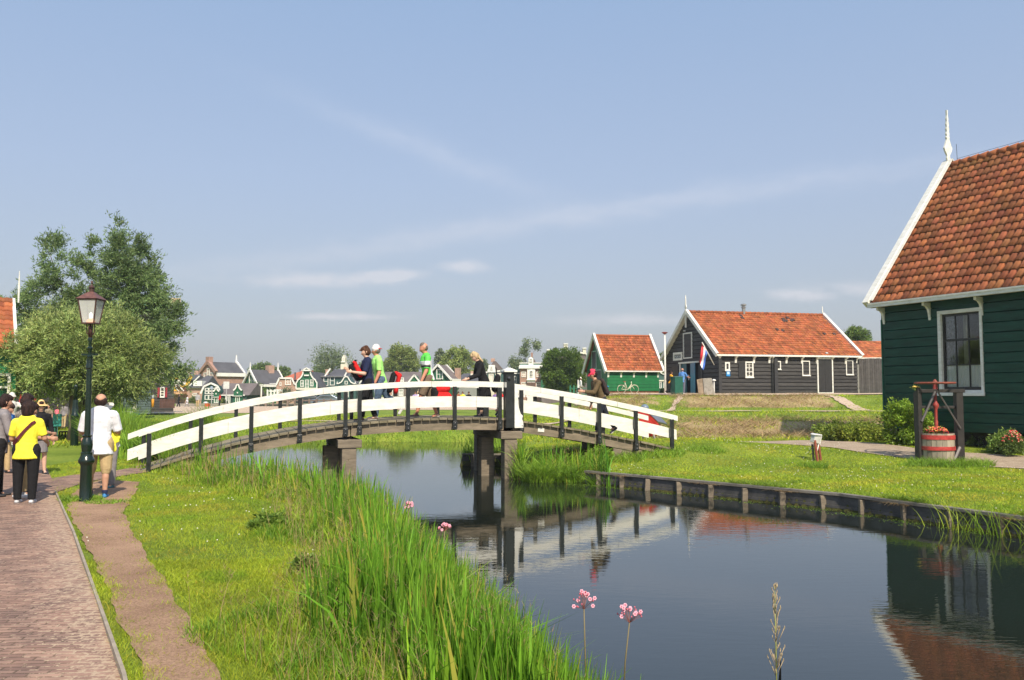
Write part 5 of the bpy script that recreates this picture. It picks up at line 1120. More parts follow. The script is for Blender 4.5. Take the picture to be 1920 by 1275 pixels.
def plank_fence():
    x0 = at(1611, 700, 64).x; x1 = at(1668, 700, 65).x; t = thing('plank_fence', 'tall grey plank fence joining the barn to the big house', 'fence', (x0, 64, 1.6), R(4)); L_ = (x1-x0)+1.2; n = int(L_/.17); m = mk('grey_planks', (.085, .078, .075), .85, .2, 4, attr='tint')
    b = MB(); rd = random.Random(3); top = zat(672, 64)-1.6
    for i in range(n): c = rd.uniform(.75, 1.2); b.cur = (c, c, c); b.box(i*.17, i*.17+.155, -.012-rd.random()*.008, .012, -.1, top+rd.uniform(-.03, .03))
    b.build('planks', m, t, tint=True); r = MB(); r.box(0, L_, .015, .06, .4, .5); r.box(0, L_, .015, .06, top-.4, top-.3); r.build('rail', TIMBER, t)
plank_fence()
# ------------------------------------------------------------ village across the river
def noattr(name, c, **k): return mk(name, c, **k)
BRICKV = mk('village_brick', (.36, .215, .165), .9, .12, 1.5); BRICKP2 = mk('village_brick_pink', (.42, .27, .205), .9, .12, 1.5)
REDROOF = mk('village_red_roof', (.46, .13, .07), .8, .15, 1.5, bump=.3); SLATEV = mk('village_slate', (.085, .085, .095), .75, .15, .6, bump=.2); BROWNR = mk('village_brown_roof', (.15, .125, .12), .8, .15, .8)
VGLASS = mk('village_glass', (.10, .12, .13), .2, .3, 1, spec=.7); CREAM = mk('village_cream', (.66, .62, .52), .7, .06, 1); PALEG = mk('pale_pane', (.45, .47, .44), .4, .1, 1)
YEL = mk('yellow_tarpaulin', (.72, .46, .05), .6, .1, 1)
def vwin(parent, T, cx, cz, w, h, mat=WHITEF, nx=2, nz=2, glass=VGLASS):
    return window(parent, T, cx-w/2, cx+w/2, cz-h/2, cz+h/2, nx, nz, max(.08, w*.13), frame=mat, glass=glass, proud=.1, recess=.02, barw=.07, sill=False)
class V:
    """a village building in a frame facing the camera; pixel helpers convert to local metres"""
    def __init__(s, name, label, cat, u0, D, zbase=0., yaw=0., group='houses of the village across the water'):
        s.D = D; s.u0 = u0; s.z0 = zbase; p = at(u0, 735, D); s.t = thing(name, label, cat, (p.x, D, zbase), R(yaw), group); s.T = I4
    def x(s, u): return at(u, 735, s.D).x-at(s.u0, 735, s.D).x
    def z(s, v): return zat(v, s.D)-s.z0
    def facade(s, prof, mat, depth, name='wall', y0=0.):
        b = MB(); b.prism([(s.x(u), s.z(v)) for u, v in prof], y0, y0+depth); return b.build(name, mat, s.t)
    def trim(s, pts, w=.35, mat=WHITEF, y=-.12, name='gable_trim', th=.3):
        b = MB()
        for (a, c), (d, e) in zip(pts[:-1], pts[1:]): b.bar((s.x(a), y, s.z(c)), (s.x(d), y, s.z(e)), th, w, up=(0,-1,0)) if False else b.bar((s.x(a), y, s.z(c)), (s.x(d), y, s.z(e)), .14, w*.58, up=(0, 0, 1))
        return b.build(name, mat, s.t)
    def roofx(s, ul, ur, ve, vr, depth, mat, hipl=0, hipr=0, y0=-.4, name='roof'):
        """ridge parallel to the picture: front slope visible"""
        x0, x1, ze, zr = s.x(ul), s.x(ur), s.z(ve), s.z(vr); hl, hr = px(hipl, s.D), px(hipr, s.D); ym = (y0+depth)/2; b = MB()
        b.add([(x0,y0,ze), (x1,y0,ze), (x1,depth,ze), (x0,depth,ze), (x0+hl,ym,zr), (x1-hr,ym,zr)], [(0,1,5,4), (1,2,5), (2,3,4,5), (3,0,4), (0,3,2,1)]); return b.build(name, mat, s.t)
    def roofy(s, prof, depth, mat, y0=0., th=.25, name='roof', over=.3):
        b = MB()
        for (a, c), (d, e) in zip(prof[:-1], prof[1:]):
            p, q = Vector((s.x(a), y0-over, s.z(c))), Vector((s.x(d), y0-over, s.z(e))); dr = (q-p).normalized(); n = Vector((-dr.z, 0, dr.x)); n = n if n.z > 0 else -n
            b.hexa([p, q, q+Vector((0,depth+over,0)), p+Vector((0,depth+over,0)), p+n*th, q+n*th, q+n*th+Vector((0,depth+over,0)), p+n*th+Vector((0,depth+over,0))])
        return b.build(name, mat, s.t)
    def win(s, u, v, w, h, **k): return vwin(s.t, I4, s.x(u), s.z(v), px(w, s.D), px(h, s.D), **k)
    def box(s, u0, u1, v0, v1, y0, y1, mat, name, parent=None):
        b = MB(); b.box(s.x(u0), s.x(u1), y0, y1, s.z(v1), s.z(v0)); return b.build(name, mat, parent or s.t)
    def chimney(s, u, v0, v1, w=5, y=3, mat=None): return s.box(u-w/2, u+w/2, v0, v1, y, y+px(w, s.D), mat or BRICKV, 'chimney')
    def spike(s, u, v0, v1, mat=WHITEF, y=0):
        b = MB(); b.lathe([(.13, s.z(v1)), (.17, s.z(v1)+.3*(s.z(v0)-s.z(v1))), (.06, s.z(v1)+.4*(s.z(v0)-s.z(v1))), (.03, s.z(v0))], (s.x(u), y, 0), 6); return b.build('finial', mat, s.t)
def bell(uc, hw, vt, vs, vb, n=7):
    """right half then left half of a bell gable outline, from base right to base left"""
    pts = []
    for i in range(n+1):
        f = i/n; r = hw*(1-f)+hw*.28*f; v = vs+(vt+ (vs-vt)*.25-vs)*f; r = hw*.28+(hw*.72)*(1-f)**2.2; pts.append((uc+r, vs-(vs-vt-(vs-vt)*.12)*f))
    right = [(uc+hw, vb)]+pts+[(uc, vt)]; return right+[(2*uc-a, c) for a, c in right[::-1][1:]]
# slate roofed brick house at the far left
h = V('house', 'brick house with a dark hipped roof, farthest left in the village', 'house', 365, 190)
h.facade([(336,760), (336,698), (345,691), (356,705), (400,705), (400,760)], BRICKV, 8); h.roofx(344, 404, 707, 691, 9, SLATEV, 4, 14); h.trim([(345,691), (356,706)]); h.chimney(364, 695, 706, 8, 1, BRICKP2); h.spike(343, 684, 692, BLACKP)
# house with yellow tarpaulins
h = V('house', 'low house with yellow tarpaulins on its roof and a row of white framed windows', 'house', 345, 130)
h.facade([(322,760), (322,718), (350,711), (380,735), (380,760)], BRICKP2, 7); h.roofx(324, 364, 712, 703, 6, SLATEV)
h.box(328, 350, 711, 722, -.6, 0, WHITEF, 'dormer'); 
for u in (331, 337, 343.5): h.win(u, 716.5, 5, 9, nx=1, nz=1)
for q in ([(328,711), (332,704), (343,703), (341,711)], [(350,722), (359,703), (364,706), (356,723)], [(326,720), (328,720), (337,733), (326,733)], [(341,722), (352,722), (356,724), (343,726)]):
    b = MB(); b.prism([(h.x(a), h.z(c)) for a, c in q], -.75, -.62); b.build('tarpaulin', YEL, h.t)
h.box(322, 352, 734, 739, -2.2, -.2, mk('orange_awning', (.62, .36, .20), .8), 'awning'); h.trim([(329,718), (339,733)], .25, y=-.9); h.trim([(339,722), (349,733)], .25, y=-.9)
# low brick house with skylights
h = V('house', 'low pink brick house with a white dormer in front of the tall brick hall', 'house', 366, 125)
h.facade([(351,760), (351,727), (380,727), (380,760)], BRICKP2, 6); h.roofx(351, 384, 727, 704, 7, SLATEV, 20, 0); h.box(363, 379, 714, 724, -.2, 2, WHITEF, 'dormer'); h.win(367, 719, 6, 7); h.win(374, 719, 6, 7); h.trim([(351,727), (380,727)], .3); h.trim([(352,727), (374,705)], .25); h.win(366, 741, 9, 8)
# tall brick hall, oblique
def oblique(name, label, cat, uL, uM, uR, ve, va, vb, D, wall, roof, trimm=WHITEF, yaw=45, side_wall=None, gab=None, trimw=.27, oh=.25, vr=None):
    ph = R(yaw); P = at(uM, 735, D); t = thing(name, label, cat, (P.x, D, 0), -ph, 'houses of the village across the water')
    gl = Vector((-math.cos(ph), math.sin(ph), 0)); sr = Vector((math.sin(ph), math.cos(ph), 0)); W = along(P, gl, uL); L_ = along(P, sr, uR)
    ze = zat(ve, D); k2 = D+W*.5*math.sin(ph); zr = zat(va, k2)
    b = MB(); b.prism([(0,-.2), (-W,-.2), (-W,ze), (-W/2,zr), (0,ze)][::-1], 0, L_); b.build('wall', wall, t)
    kk = (zr-ze)/(W/2); r = MB()
    for s in (0, 1):
        x0 = oh if s == 0 else -W-oh; p = [(x0, -oh, ze-oh*kk), (x0, L_+oh, ze-oh*kk), (-W/2, L_+oh, zr), (-W/2, -oh, zr)]; up = Vector((0,0,.25))
        r.hexa([Vector(q) for q in p]+[Vector(q)+up for q in p])
    r.build('roof', roof, t); tr = MB()
    for y in ((-oh-.12, L_+oh+.12) if trimm else ()):
        for x0 in (oh, -W-oh): tr.bar((x0, y, ze-oh*kk+.12), (-W/2, y, zr+.25), .2, trimw)
    if trimm: tr.box(oh-.05, oh+.2, -oh, L_+oh, ze-oh*kk-.1, ze-oh*kk+.3); tr.build('gable_trim', trimm, t)
    return t, W, L_, ze, zr
t, W, L_, ze, zr = oblique('brick_hall', 'tall brown brick hall with a stepped chimney gable and a long slate roof', 'house', 377, 405, 456, 700, 681, 760, 145, BRICKV, SLATEV, None, 38, oh=.1)
tr = MB(); tr.box(.0, .4, 0, L_+.3, ze-.5, ze+.1); tr.build('gutter', WHITEF, t); tr = MB(); tr.bar((.1, L_+.2, ze), (-W/2, L_+.2, zr+.3), .3, .5); tr.lathe([(.25, zr), (.08, zr+1.6)], (-W/2, L_+.2, 0), 6); tr.build('gable_trim', WHITEF, t)
pr = MB(); 
for x0 in (.1, -W-.1): pr.bar((x0, -.1, ze+.2), (-W/2, -.1, zr+.3), .5, .5)
pr.box(-W/2-.5, -W/2+.5, -.3, .5, zr-.3, zr+1.1); pr.build('parapet', BRICKV, t)
for cx, cz, w, hh in ((-W*.68, zat(716, 146), 1.0, 3.2), (-W*.3, zat(716, 146), 1.0, 3.2), (-W*.5, zat(697, 146), .8, 1.2)): vwin(t, I4, cx, cz, w, hh)
# glass fronted gambrel barn
h = V('gambrel_barn', 'green gambrel barn with a glazed front framed by a thick white edge', 'house', 395, 112)
pr = [(377,760), (380,735), (383,724), (396,719), (408,724), (413,735), (414,760)]; h.facade(pr, mk('village_darkgreen', (.012, .06, .045)), 1.5); h.trim([(377,738), (383,724.5), (396,718.5), (408,724), (412.5,732)], .38)
h.roofx(398, 466, 741, 718, 8, BROWNR, 0, 0, y0=.3)
for v, hh in ((730, 5), (736, 5), (745, 9)):
    for u in (388, 395, 401): h.win(u, v, 7, hh, nx=1, nz=1, glass=PALEG)
h.box(377, 460, 741, 760, .5, 6, mk('village_darkgreen', (.012, .06, .045)), 'wall'); h.trim([(404,741), (458,741)], .25, y=.3)
for i, u in enumerate((425, 430.5, 446, 451)): h.win(u, 750, 3.6, 14, nx=1, nz=1)
def dormer(uc, vt, vb, hw, D, label):
    g = V('dormer_house', label, 'house', uc, D); pr = bell(uc, hw, vt, vb-10, vb); g.facade(pr+[(uc-hw,760), (uc+hw,760)], BGREEN, .4); g.trim(pr[1:-1], .28); g.win(uc, (vb+757)/2, 8, 757-vb-3, nx=2, nz=1, glass=PALEG); g.box(uc-1, uc+1, vb-7, vb-4.5, -.2, -.1, WHITEF, 'ornament'); g.box(uc-hw-.5, uc+hw+.5, vb, vb+1, -.25, 0, WHITEF, 'cornice')
dormer(406, 727, 744, 5.5, 109, 'tiny green bell gabled house at the left foot of the brick hall')
dormer(446, 721, 742, 8, 108.5, 'green bell gabled house with a white heart at the brick hall\'s right foot')
# green gabled house, oblique
h = V('house', 'low house with a small dark mansard roof between the brick hall and the green gable', 'house', 455, 150)
h.facade([(448,760), (448,718), (464,718), (464,760)], BRICKV, 6); h.roofy([(448,718), (451,708), (456,704), (466,704)], 7, SLATEV); h.trim([(448,718), (451.5,708), (456,704)], .3); h.trim([(448,718.5), (462,718.5)], .3)
t, W, L_, ze, zr = oblique('green_gable_house', 'green wooden house with a steep white edged gable and a long slate roof', 'house', 459, 485, 532, 721, 696, 760, 135, BGREEN, SLATEV, WHITEF, 40)
vwin(t, I4, -W*.5, zat(713, 138), 1.3, 1.9); vwin(t, I4, -W*.25, zat(728, 138), 1.0, 1.6); vwin(t, I4, -W*.75, zat(728, 138), 1.0, 1.6)
b = MB(); b.lathe([(.16, zr), (.05, zr+1.4)], (-W/2, -.3, 0), 6); b.build('finial', WHITEF, t); b = MB(); b.box(-W/2-.5, -W/2+.5, L_*.62, L_*.62+1, zr-.3, zr+1.0); b.build('chimney', BRICKP2, t); b = MB(); b.lathe([(.16, zr), (.05, zr+1.5)], (-W/2, L_+.3, 0), 6); b.build('finial', WHITEF, t)
Tside = Matrix.Rotation(R(90), 4, 'Z'); vwin(t, Matrix.Translation((0,0,0)) @ Tside, L_*.55, zat(727, 142), 1.2, 1.4)
# brick house with clipped gable and red hip roof
h = V('house', 'pink brick house with a clipped white edged gable and a red hipped roof', 'house', 540, 128)
pr = [(518,760), (518,722), (524,709), (547,709), (553,720), (556,722), (556,760)]; h.facade(pr, BRICKP2, 2); h.trim([(518,722), (524,709), (547,709), (552.5,720.5), (556,721)], .38)
h.roofx(520, 574, 712, 693, 12, REDROOF, 27, 6, y0=.1); h.win(540, 716, 11, 12, nx=3, nz=2, glass=PALEG); h.win(526, 720, 3.5, 7, nx=1, nz=1); h.win(522, 736, 6, 7); h.win(532, 736, 6, 7); h.spike(546.5, 689, 693, BLACKP, 5); h.spike(558.5, 689, 693, BLACKP, 5); h.trim([(516,731), (534,731)], .25)
h.chimney(552, 698, 712, 2.4, .2, SLATEV)
# green bell gable, three windows
h = V('bell_gable_house', 'bright green house front with a white crowned bell gable and three tall windows', 'house', 575, 118)
R_ = [(594.5,729), (594.5,717), (592.5,716), (592,713), (587,709), (583.5,704), (582,700), (582,694)]; pr = R_+[(575,690)]+[(1150-a, c) for a, c in R_[::-1]]; h.facade([(594.5,760)]+pr+[(555.5,760)], BGREEN, .6); h.trim(R_, .30); h.trim([(1150-a, c) for a, c in R_], .30); h.trim([(566,694.5), (584,694.5)], .3, y=-.25); h.trim([(567,694), (575,690), (583,694)], .25, y=-.25)
h.box(570.5, 579.5, 702.5, 705, -.25, -.12, WHITEF, 'ornament'); h.box(556, 594, 727, 731, -.2, 0, CREAM, 'sill_band')
for u, v, w, hh in ((566.5, 719, 6.5, 12.5), (575.5, 720, 6.5, 16), (584.5, 718, 6.5, 12.5)): h.win(u, v, w, hh)
h.roofy([(556,728), (575,698), (594,728)], 9, SLATEV, y0=.62, over=0)
# teal house with two white panels
h = V('house', 'dark teal house with two tall white windows under a slate roof with white verges', 'house', 616, 124)
h.box(594, 646, 707, 762, 0, 6, TGREEN, 'wall'); h.roofx(592, 648, 706, 699, 7, SLATEV, 20, 20); b = MB(); h.roofx(611, 655, 706, 691.5, 6, SLATEV, 8, 0, y0=-.1); h.trim([(593,706.5), (646,706.5)], .3); h.trim([(609,705), (619,691)], .35, y=0); h.trim([(646,705), (653,691)], .35, y=0)
h.win(611, 715, 9, 17, nx=1, nz=2, glass=CREAM); h.win(623, 714, 9, 17, nx=1, nz=2, glass=CREAM); h.win(623, 739, 6, 7); h.win(633, 738, 8, 9); h.chimney(608, 692, 704, 5, 1.5, BRICKP2)
# small dark bell gable
h = V('bell_gable_house', 'dark teal house with a low bell shaped gable and one small window', 'house', 649, 120)
hf = [(666,719), (663,719), (658,716.5), (655,712), (652.5,707.5), (649,705.5)]; pr = [(667,765), (667,719)]+hf[1:]+[(1298-a, c) for a, c in hf[:-1][::-1]]+[(631,765)]; h.facade(pr, TGREEN, 3); h.trim(hf, .26); h.trim([(1298-a, c) for a, c in hf], .26); h.win(649, 717.5, 5.5, 6.5, nx=1, nz=1); h.spike(632, 715, 720); h.spike(666, 715, 720); h.trim([(653,733), (653,745)], .2); h.trim([(659,732), (659,739)], .2)
h = V('house', 'dark slate roofed house behind the woman holding the red bag', 'house', 672, 132)
h.box(655, 690, 722, 765, 0, 6, TGREEN, 'wall'); h.roofx(650, 692, 724, 691, 7, SLATEV, 4, 2); h.chimney(660, 675, 694, 5.5, 2, BRICKP2); h.trim([(672,724), (681,710)], .35, y=-.6); b = MB(); b.prism([(h.x(674), h.z(709)), (h.x(682), h.z(709)), (h.x(674), h.z(721))], -.6, -.4); b.build('gable_panel', BGREEN, h.t); h.win(665, 735, 8, 7)
# church style turret poking above the trees
h = V('turret', 'cream bell turret with a scrolled gable rising between the village trees', 'tower', 643, 165)
h.facade([(638,705), (638,684), (640,679), (640,671), (643,665), (646,671), (646,679), (649,684), (651,690), (651,705)], CREAM, 2); h.win(643, 672.5, 3.2, 4, nx=1, nz=1); h.box(639, 647, 678, 679.5, -.3, 0, WHITEF, 'cornice')
# long brown roof
h = V('house', 'long low house with a brown roof, a white dormer window and a small white gable', 'house', 766, 118)
h.box(722, 800, 720, 762, .2, 6, mk('village_brown_wall', (.20, .16, .14)), 'wall'); h.roofx(716, 806, 721, 696, 8, BROWNR, 0, 4); h.win(752, 713.5, 10.5, 11, nx=3, nz=2, glass=PALEG); h.win(752, 736, 9, 13, nx=2, nz=2, glass=PALEG); h.win(732, 737, 9, 10, nx=1, nz=1, glass=BRICKV)
b = MB(); b.prism([(h.x(770), h.z(716)), (h.x(779), h.z(704)), (h.x(788), h.z(716))], -1.6, 2); b.build('dormer', BGREEN, h.t); h.trim([(768,717.5), (779,703.5), (790,717)], .35, y=-1.7); h.win(779, 714, 7, 3.5, nx=1, nz=1); h.trim([(741,736), (744,742)], .2, y=-.3)
# green gable right of the jersey man
t, W, L_, ze, zr = oblique('green_gable_house', 'green gabled house with white verges and a chimney behind the man in the striped jersey', 'house', 800, 846, 858, 711, 687, 760, 125, BGREEN, BROWNR, WHITEF, 22)
vwin(t, I4, -W*.46, zat(702, 127), 1.1, 1.5); b = MB(); b.box(-W*.1, -W*.1+.7, 2, 2.7, ze, zr-.2); b.build('chimney', BRICKP2, t)
h = V('house', 'grey hipped slate roof with a small chimney left of the blonde walker', 'house', 880, 128)
h.box(858, 905, 714, 760, 0, 6, mk('village_grey_wall', (.25, .26, .25)), 'wall'); h.roofx(852, 912, 716, 699, 8, SLATEV, 14, 8); h.chimney(883.5, 695, 703, 5, 2, BRICKP2); h.box(881, 886, 700, 703, 1.8, 2.8, CREAM, 'chimney_base')
# white mansion
h = V('mansion', 'white fronted mansion with a scrolled dormer and teal side wing left of the bridge post', 'house', 928, 135)
h.box(908, 940, 699, 760, 0, 7, CREAM, 'wall'); h.box(939, 977, 694, 760, .3, 6, TGREEN, 'side_wing'); b = MB(); h.facade([(912,697), (925,677), (930,677), (946,695), (946,697)], BROWNR, 5, 'roof', .6)
h.facade([(914,698), (914,694), (916,690), (916,684.5), (928,684.5), (928,690), (930,694), (930,698)], WHITEF, 1.2, 'dormer', -.3); h.win(921.7, 690, 4.5, 6.5, nx=2, nz=2) if False else vwin(h.t, Matrix.Translation((0,-.32,0)), h.x(921.7), h.z(690), px(4.5, 135), px(6.5, 135))
h.chimney(923.5, 671, 678, 7.5, 2, BRICKP2); h.trim([(908,698.5), (942,695)], .4)
for u in (921, 934): h.win(u, 709, 7.5, 15, nx=2, nz=2)
for u in (914.5, 927.5, 940.5): h.box(u-1.3, u+1.3, 701, 718, -.2, -.02, TGREEN, 'shutter')
h.box(938, 976, 693, 696, -.2, .3, mk('village_trim_green', (.12, .22, .19)), 'cornice'); h.box(963, 977, 699, 701, -.2, .3, WHITEF, 'cornice'); h.win(966, 712, 5, 14, nx=1, nz=2)
# brick classical house
h = V('mansion', 'formal brick mansion with a white central bay, white cornice and crowning dormer', 'house', 996, 130)
h.box(975, 1018, 690, 765, 0, 8, BRICKV, 'wall'); h.box(973, 1019, 686, 691, -.5, 8.2, WHITEF, 'cornice'); h.box(975, 1016, 681.5, 684.6, -.2, .0, mk('village_trim_green', (.12, .22, .19)), 'parapet'); h.box(974, 1017, 680, 681.6, -.3, .1, WHITEF, 'parapet_rail'); h.box(974, 1017, 684.5, 686, -.3, .1, WHITEF, 'parapet_rail')
h.facade([(986,684), (995,671), (999,668), (1008,684)], BROWNR, 4, 'roof', .7); h.facade([(991,686), (991,672), (995.5,669), (1000,672), (1000,686)], WHITEF, 1, 'dormer', -.4); vwin(h.t, Matrix.Translation((0,-.42,0)), h.x(995.5), h.z(676), px(5, 130), px(6.5, 130)); h.chimney(998, 660, 669, 3.6, 2)
h.box(988.5, 1003.5, 690.5, 765, -.35, 0, WHITEF, 'central_bay'); vwin(h.t, Matrix.Translation((0,-.36,0)), h.x(996), h.z(701), px(6, 130), px(12, 130), glass=VGLASS); b = MB(); b.prism([(h.x(993), h.z(695)), (h.x(996), h.z(691.5)), (h.x(999), h.z(695))], -.45, -.36); b.build('pediment', WHITEF, h.t); h.box(987, 1005.5, 711.5, 713, -.6, -.3, WHITEF, 'band')
for u in (982, 1009.5): h.win(u, 702, 8.5, 10, nx=3, nz=2, glass=PALEG); h.win(u, 721, 8.5, 9, nx=3, nz=2, glass=PALEG)
b = MB(); b.box(h.x(996)-.6, h.x(996)+.6, -.42, -.36, h.z(740), h.z(717)); b.build('door', mk('door_brown', (.12, .07, .05)), h.t)
# big roofed manor behind the globe tree
h = V('manor', 'large dark roofed manor with three white chimneys behind the globe shaped tree', 'house', 1060, 128)
h.facade([(1015,765), (1015,692), (1031,664), (1096,659), (1110,690), (1110,765)], BROWNR, 8, 'wall'); h.trim([(1015,690), (1031,664)], .4); h.trim([(1082,661), (1098,662), (1106,672)], .35)
for u, v0, v1, w in ((1028, 655, 668, 4.5), (1061, 644, 662, 7), (1096, 652, 664, 6)): h.box(u-w/2, u+w/2, v0+2, v1, -.2, 1, CREAM, 'chimney'); h.box(u-w/2-.7, u+w/2+.7, v0, v0+2, -.35, 1.15, WHITEF, 'chimney_cap')
h = V('kiosk', 'small green kiosk with a white roof edge against the left side of the globe tree', 'kiosk', 1019, 112)
h.box(1014.5, 1024, 706, 745, 0, 2, BGREEN, 'wall'); h.box(1014, 1023.5, 704, 706.5, -.3, 2.2, WHITEF, 'roof_edge')
h = V('bell_gable_house', 'teal bell gabled house glimpsed between the green shed and the black barn', 'house', 1240, 110, 1.4)
h.facade([(1212,745), (1212,690), (1222,682), (1234,684), (1237,694), (1241,700), (1248,702), (1251,704), (1251,745)], TGREEN, 3); h.trim([(1234,684), (1236,693), (1240,699.5), (1248,702.5), (1250,703)], .3); h.roofx(1225, 1256, 702, 681, 7, SLATEV, 4, 0, y0=3); h.box(1232, 1252, 712.5, 715, -.2, 0, CREAM, 'band'); h.win(1238.5, 722, 4, 12, nx=1, nz=1); h.win(1246, 722, 4, 12, nx=1, nz=1)
# dark building behind the willows and the buildings at the left edge
h = V('windmill', 'dark weatherboarded mill house with red shutters half hidden behind the willows', 'mill', 326, 76, yaw=23)
cl = MB(); X0, X1 = h.x(240), h.x(326); zt = h.z(703); zb_ = h.z(772)
clap(cl, lambda z: (X0, X1), zb_, zt, .24, [], t=.05, gap=.03); z2 = h.z(560)
clap(cl, lambda z: (X0+(z-zt)*.18, X1-(z-zt)*.35 if z < h.z(650) else h.x(300)), zt, h.z(585), .19, [], t=.05, gap=.03); cl.box(X0, X1, .02, 5, zb_, zt); cl.box(X0+1.2, h.x(300), .02, 3.4, zt, h.z(585)); cl.build('wall', TARB, h.t, tint=True)
h.box(284, 334, 560, 569, -.5, .6, mk('thatch_cream', (.60, .44, .30), .9, .25, 4), 'cap'); h.box(270, 335, 572, 578, -.3, .5, TARSHADE, 'cap_beam'); h.box(262, 290, 572, 578, -.5, -.3, mk('mill_green', (.10, .30, .22)), 'cap_trim')
vwin(h.t, Matrix.Translation((0,-.04,0)), h.x(306), h.z(735.5), px(8, 76), px(20, 76), WHITEF, 1, 1, CREAM); vwin(h.t, Matrix.Translation((0,-.04,0)), h.x(305), h.z(702), px(6, 76), px(12, 76), WHITEF, 1, 2, CREAM)
for u in (299.5, 312.5): h.box(u-1.8, u+1.8, 727, 745, -.18, -.1, mk('shutter_red', (.30, .02, .03)), 'shutter')
h = V('boarded_shed', 'long grey green boarded shed under the willow branches', 'shed', 283, 66, yaw=22)
cl = MB(); clap(cl, lambda z: (h.x(205), h.x(283)), h.z(776), h.z(715), .19, [], t=.05, gap=.03); cl.box(h.x(205), h.x(283), .02, 4, h.z(776), h.z(715)); cl.build('wall', mk('teal_boards', (.040, .075, .068), .6, .2, 2), h.t); h.roofx(203, 285, 716, 690, 5, SLATEV, 3, 3)
def boardfence(name, label, u0, u1, v0, v1, Y, mat, pitch=.16, z=0):
    x0, x1 = at(u0, 735, Y).x, at(u1, 735, Y).x; t = thing(name, label, 'fence', (x0, Y, z)); b = MB(); n = int((x1-x0)/pitch); rd = random.Random(u0); ztop = zat(v0, Y)-z; zbot = zat(v1, Y)-z
    for i in range(n): b.box(i*pitch, i*pitch+pitch*.9, -.012-rd.random()*.01, .01, zbot, ztop+rd.uniform(-.02, .02))
    b.build('planks', mat, t); r = MB(); r.box(0, x1-x0, .012, .05, ztop-.3, ztop-.2); r.build('rail', mat, t); return t
boardfence('plank_fence', 'low red brown plank fence below the mill window', 300, 329, 747.5, 765, 72, mk('fence_redbrown', (.11, .055, .045), .8, .2, 3))
h = V('house', 'green house with a red tiled roof and white window at the left edge', 'house', 24, 30, yaw=33)
h.box(-160, 24, 655, 830, 0, 5, SGREEN, 'wall'); 
sl = math.atan2(h.z(553)-h.z(652), 2.6); tiles('roof', TILE_FAR, h.t, (h.x(-160), -.35, h.z(655)), (1,0,0), (0, math.cos(sl), math.sin(sl)), h.x(24)-h.x(-160), math.hypot(2.6+.35, h.z(553)-h.z(655)), .25, .31, .03, .03, 4)
gv = MB(); gv.box(h.x(24), h.x(24)+.12, -.4, 3, h.z(655)-.1, h.z(655)+.1); gv.bar((h.x(26), -.4, h.z(655)), (h.x(26), 2.6, h.z(553)), .1, .3); gv.lathe([(.03, h.z(553)), (.04, h.z(525)), (.012, h.z(488))], (h.x(36), 3, 0), 8); gv.build('verge_board', WHITE, h.t)
window(h.t, Matrix.Translation((0,-.02,0)), h.x(-60), h.x(20), h.z(790), h.z(700), 3, 1, .1, glass=GLASSD, proud=.08); bb = MB(); bb.box(h.x(-60), h.x(20), -.08, 0, h.z(728), h.z(724)); bb.build('transom', WHITE, h.t); h.box(20.5, 28, 695, 830, -.1, -.01, mk('bright_green_trim', (.01, .20, .07)), 'corner_board')
h = V('shopfront', 'dark shop front with red goods in the shade of the pollard willow', 'shop', 130, 44, yaw=27)
h.box(26, 130, 660, 800, 0, 4, mk('shop_dark', (.03, .028, .028), .8), 'wall'); h.roofx(20, 136, 661, 630, 4, SLATEV)
for u, c in ((49, (.45,.03,.03)), (58, (.5,.04,.04)), (66, (.55,.5,.45)), (72, (.4,.03,.03))): h.box(u, u+5, 738, 756, -.2, -.05, mk('goods_%d' % u, c), 'banner')
h.box(54, 55.3, 735, 790, -.35, -.25, mk('white_pole', (.6, .6, .6)), 'awning_post'); h.box(60, 61, 745, 790, -.35, -.25, mk('white_pole', (.6, .6, .6)), 'awning_post')
# picket fences
def picket(label, u0, u1, v0, v1, Y, mat, pitch=.16, z=0, w=.07, group='picket fences'):
    x0, x1 = at(u0, 735, Y).x, at(u1, 735, Y).x; t = thing('picket_fence', label, 'fence', (x0, Y, z), 0, group); zt, zb = zat(v0, Y)-z, zat(v1, Y)-z; b = MB(); n = int((x1-x0)/pitch); m = 0
    for i in range(n): x = i*pitch; b.add([(x,0,zb), (x+w,0,zb), (x+w,0,zt-.05), (x+w/2,0,zt), (x,0,zt-.05), (x,.02,zb), (x+w,.02,zb), (x+w,.02,zt-.05), (x+w/2,.02,zt), (x,.02,zt-.05)], [(0,1,2,3,4), (9,8,7,6,5), (0,5,6,1), (1,6,7,2), (2,7,8,3), (3,8,9,4), (4,9,5,0)])
    b.build('pickets', mat, t); r = MB(); 
    for f in (.25, .75): z_ = zb+(zt-zb)*f; r.box(0, x1-x0, .021, .05, z_-.04, z_+.04)
    r.build('rail', mat, t)
picket('green picket fence with white tips behind the man with the white hat', 206, 262, 773, 788, 44, mk('picket_green', (.02, .16, .09)), .2); picket('white topped low picket fence in front of the green one', 203, 250, 771, 777, 45.2, WHITEF, .2)
picket('white picket fence seen under the bridge rail left of the big post', 962, 1016, 735, 745, 96, WHITEF, .3, w=.12)
picket('white garden fence in front of the pink brick house', 500, 530, 730, 742, 112, WHITEF, .45, w=.2)
picket('green picket fence beside the person in white', 1068, 1100, 722, 745, 84, mk('picket_green', (.02, .16, .09)), .35, w=.15)
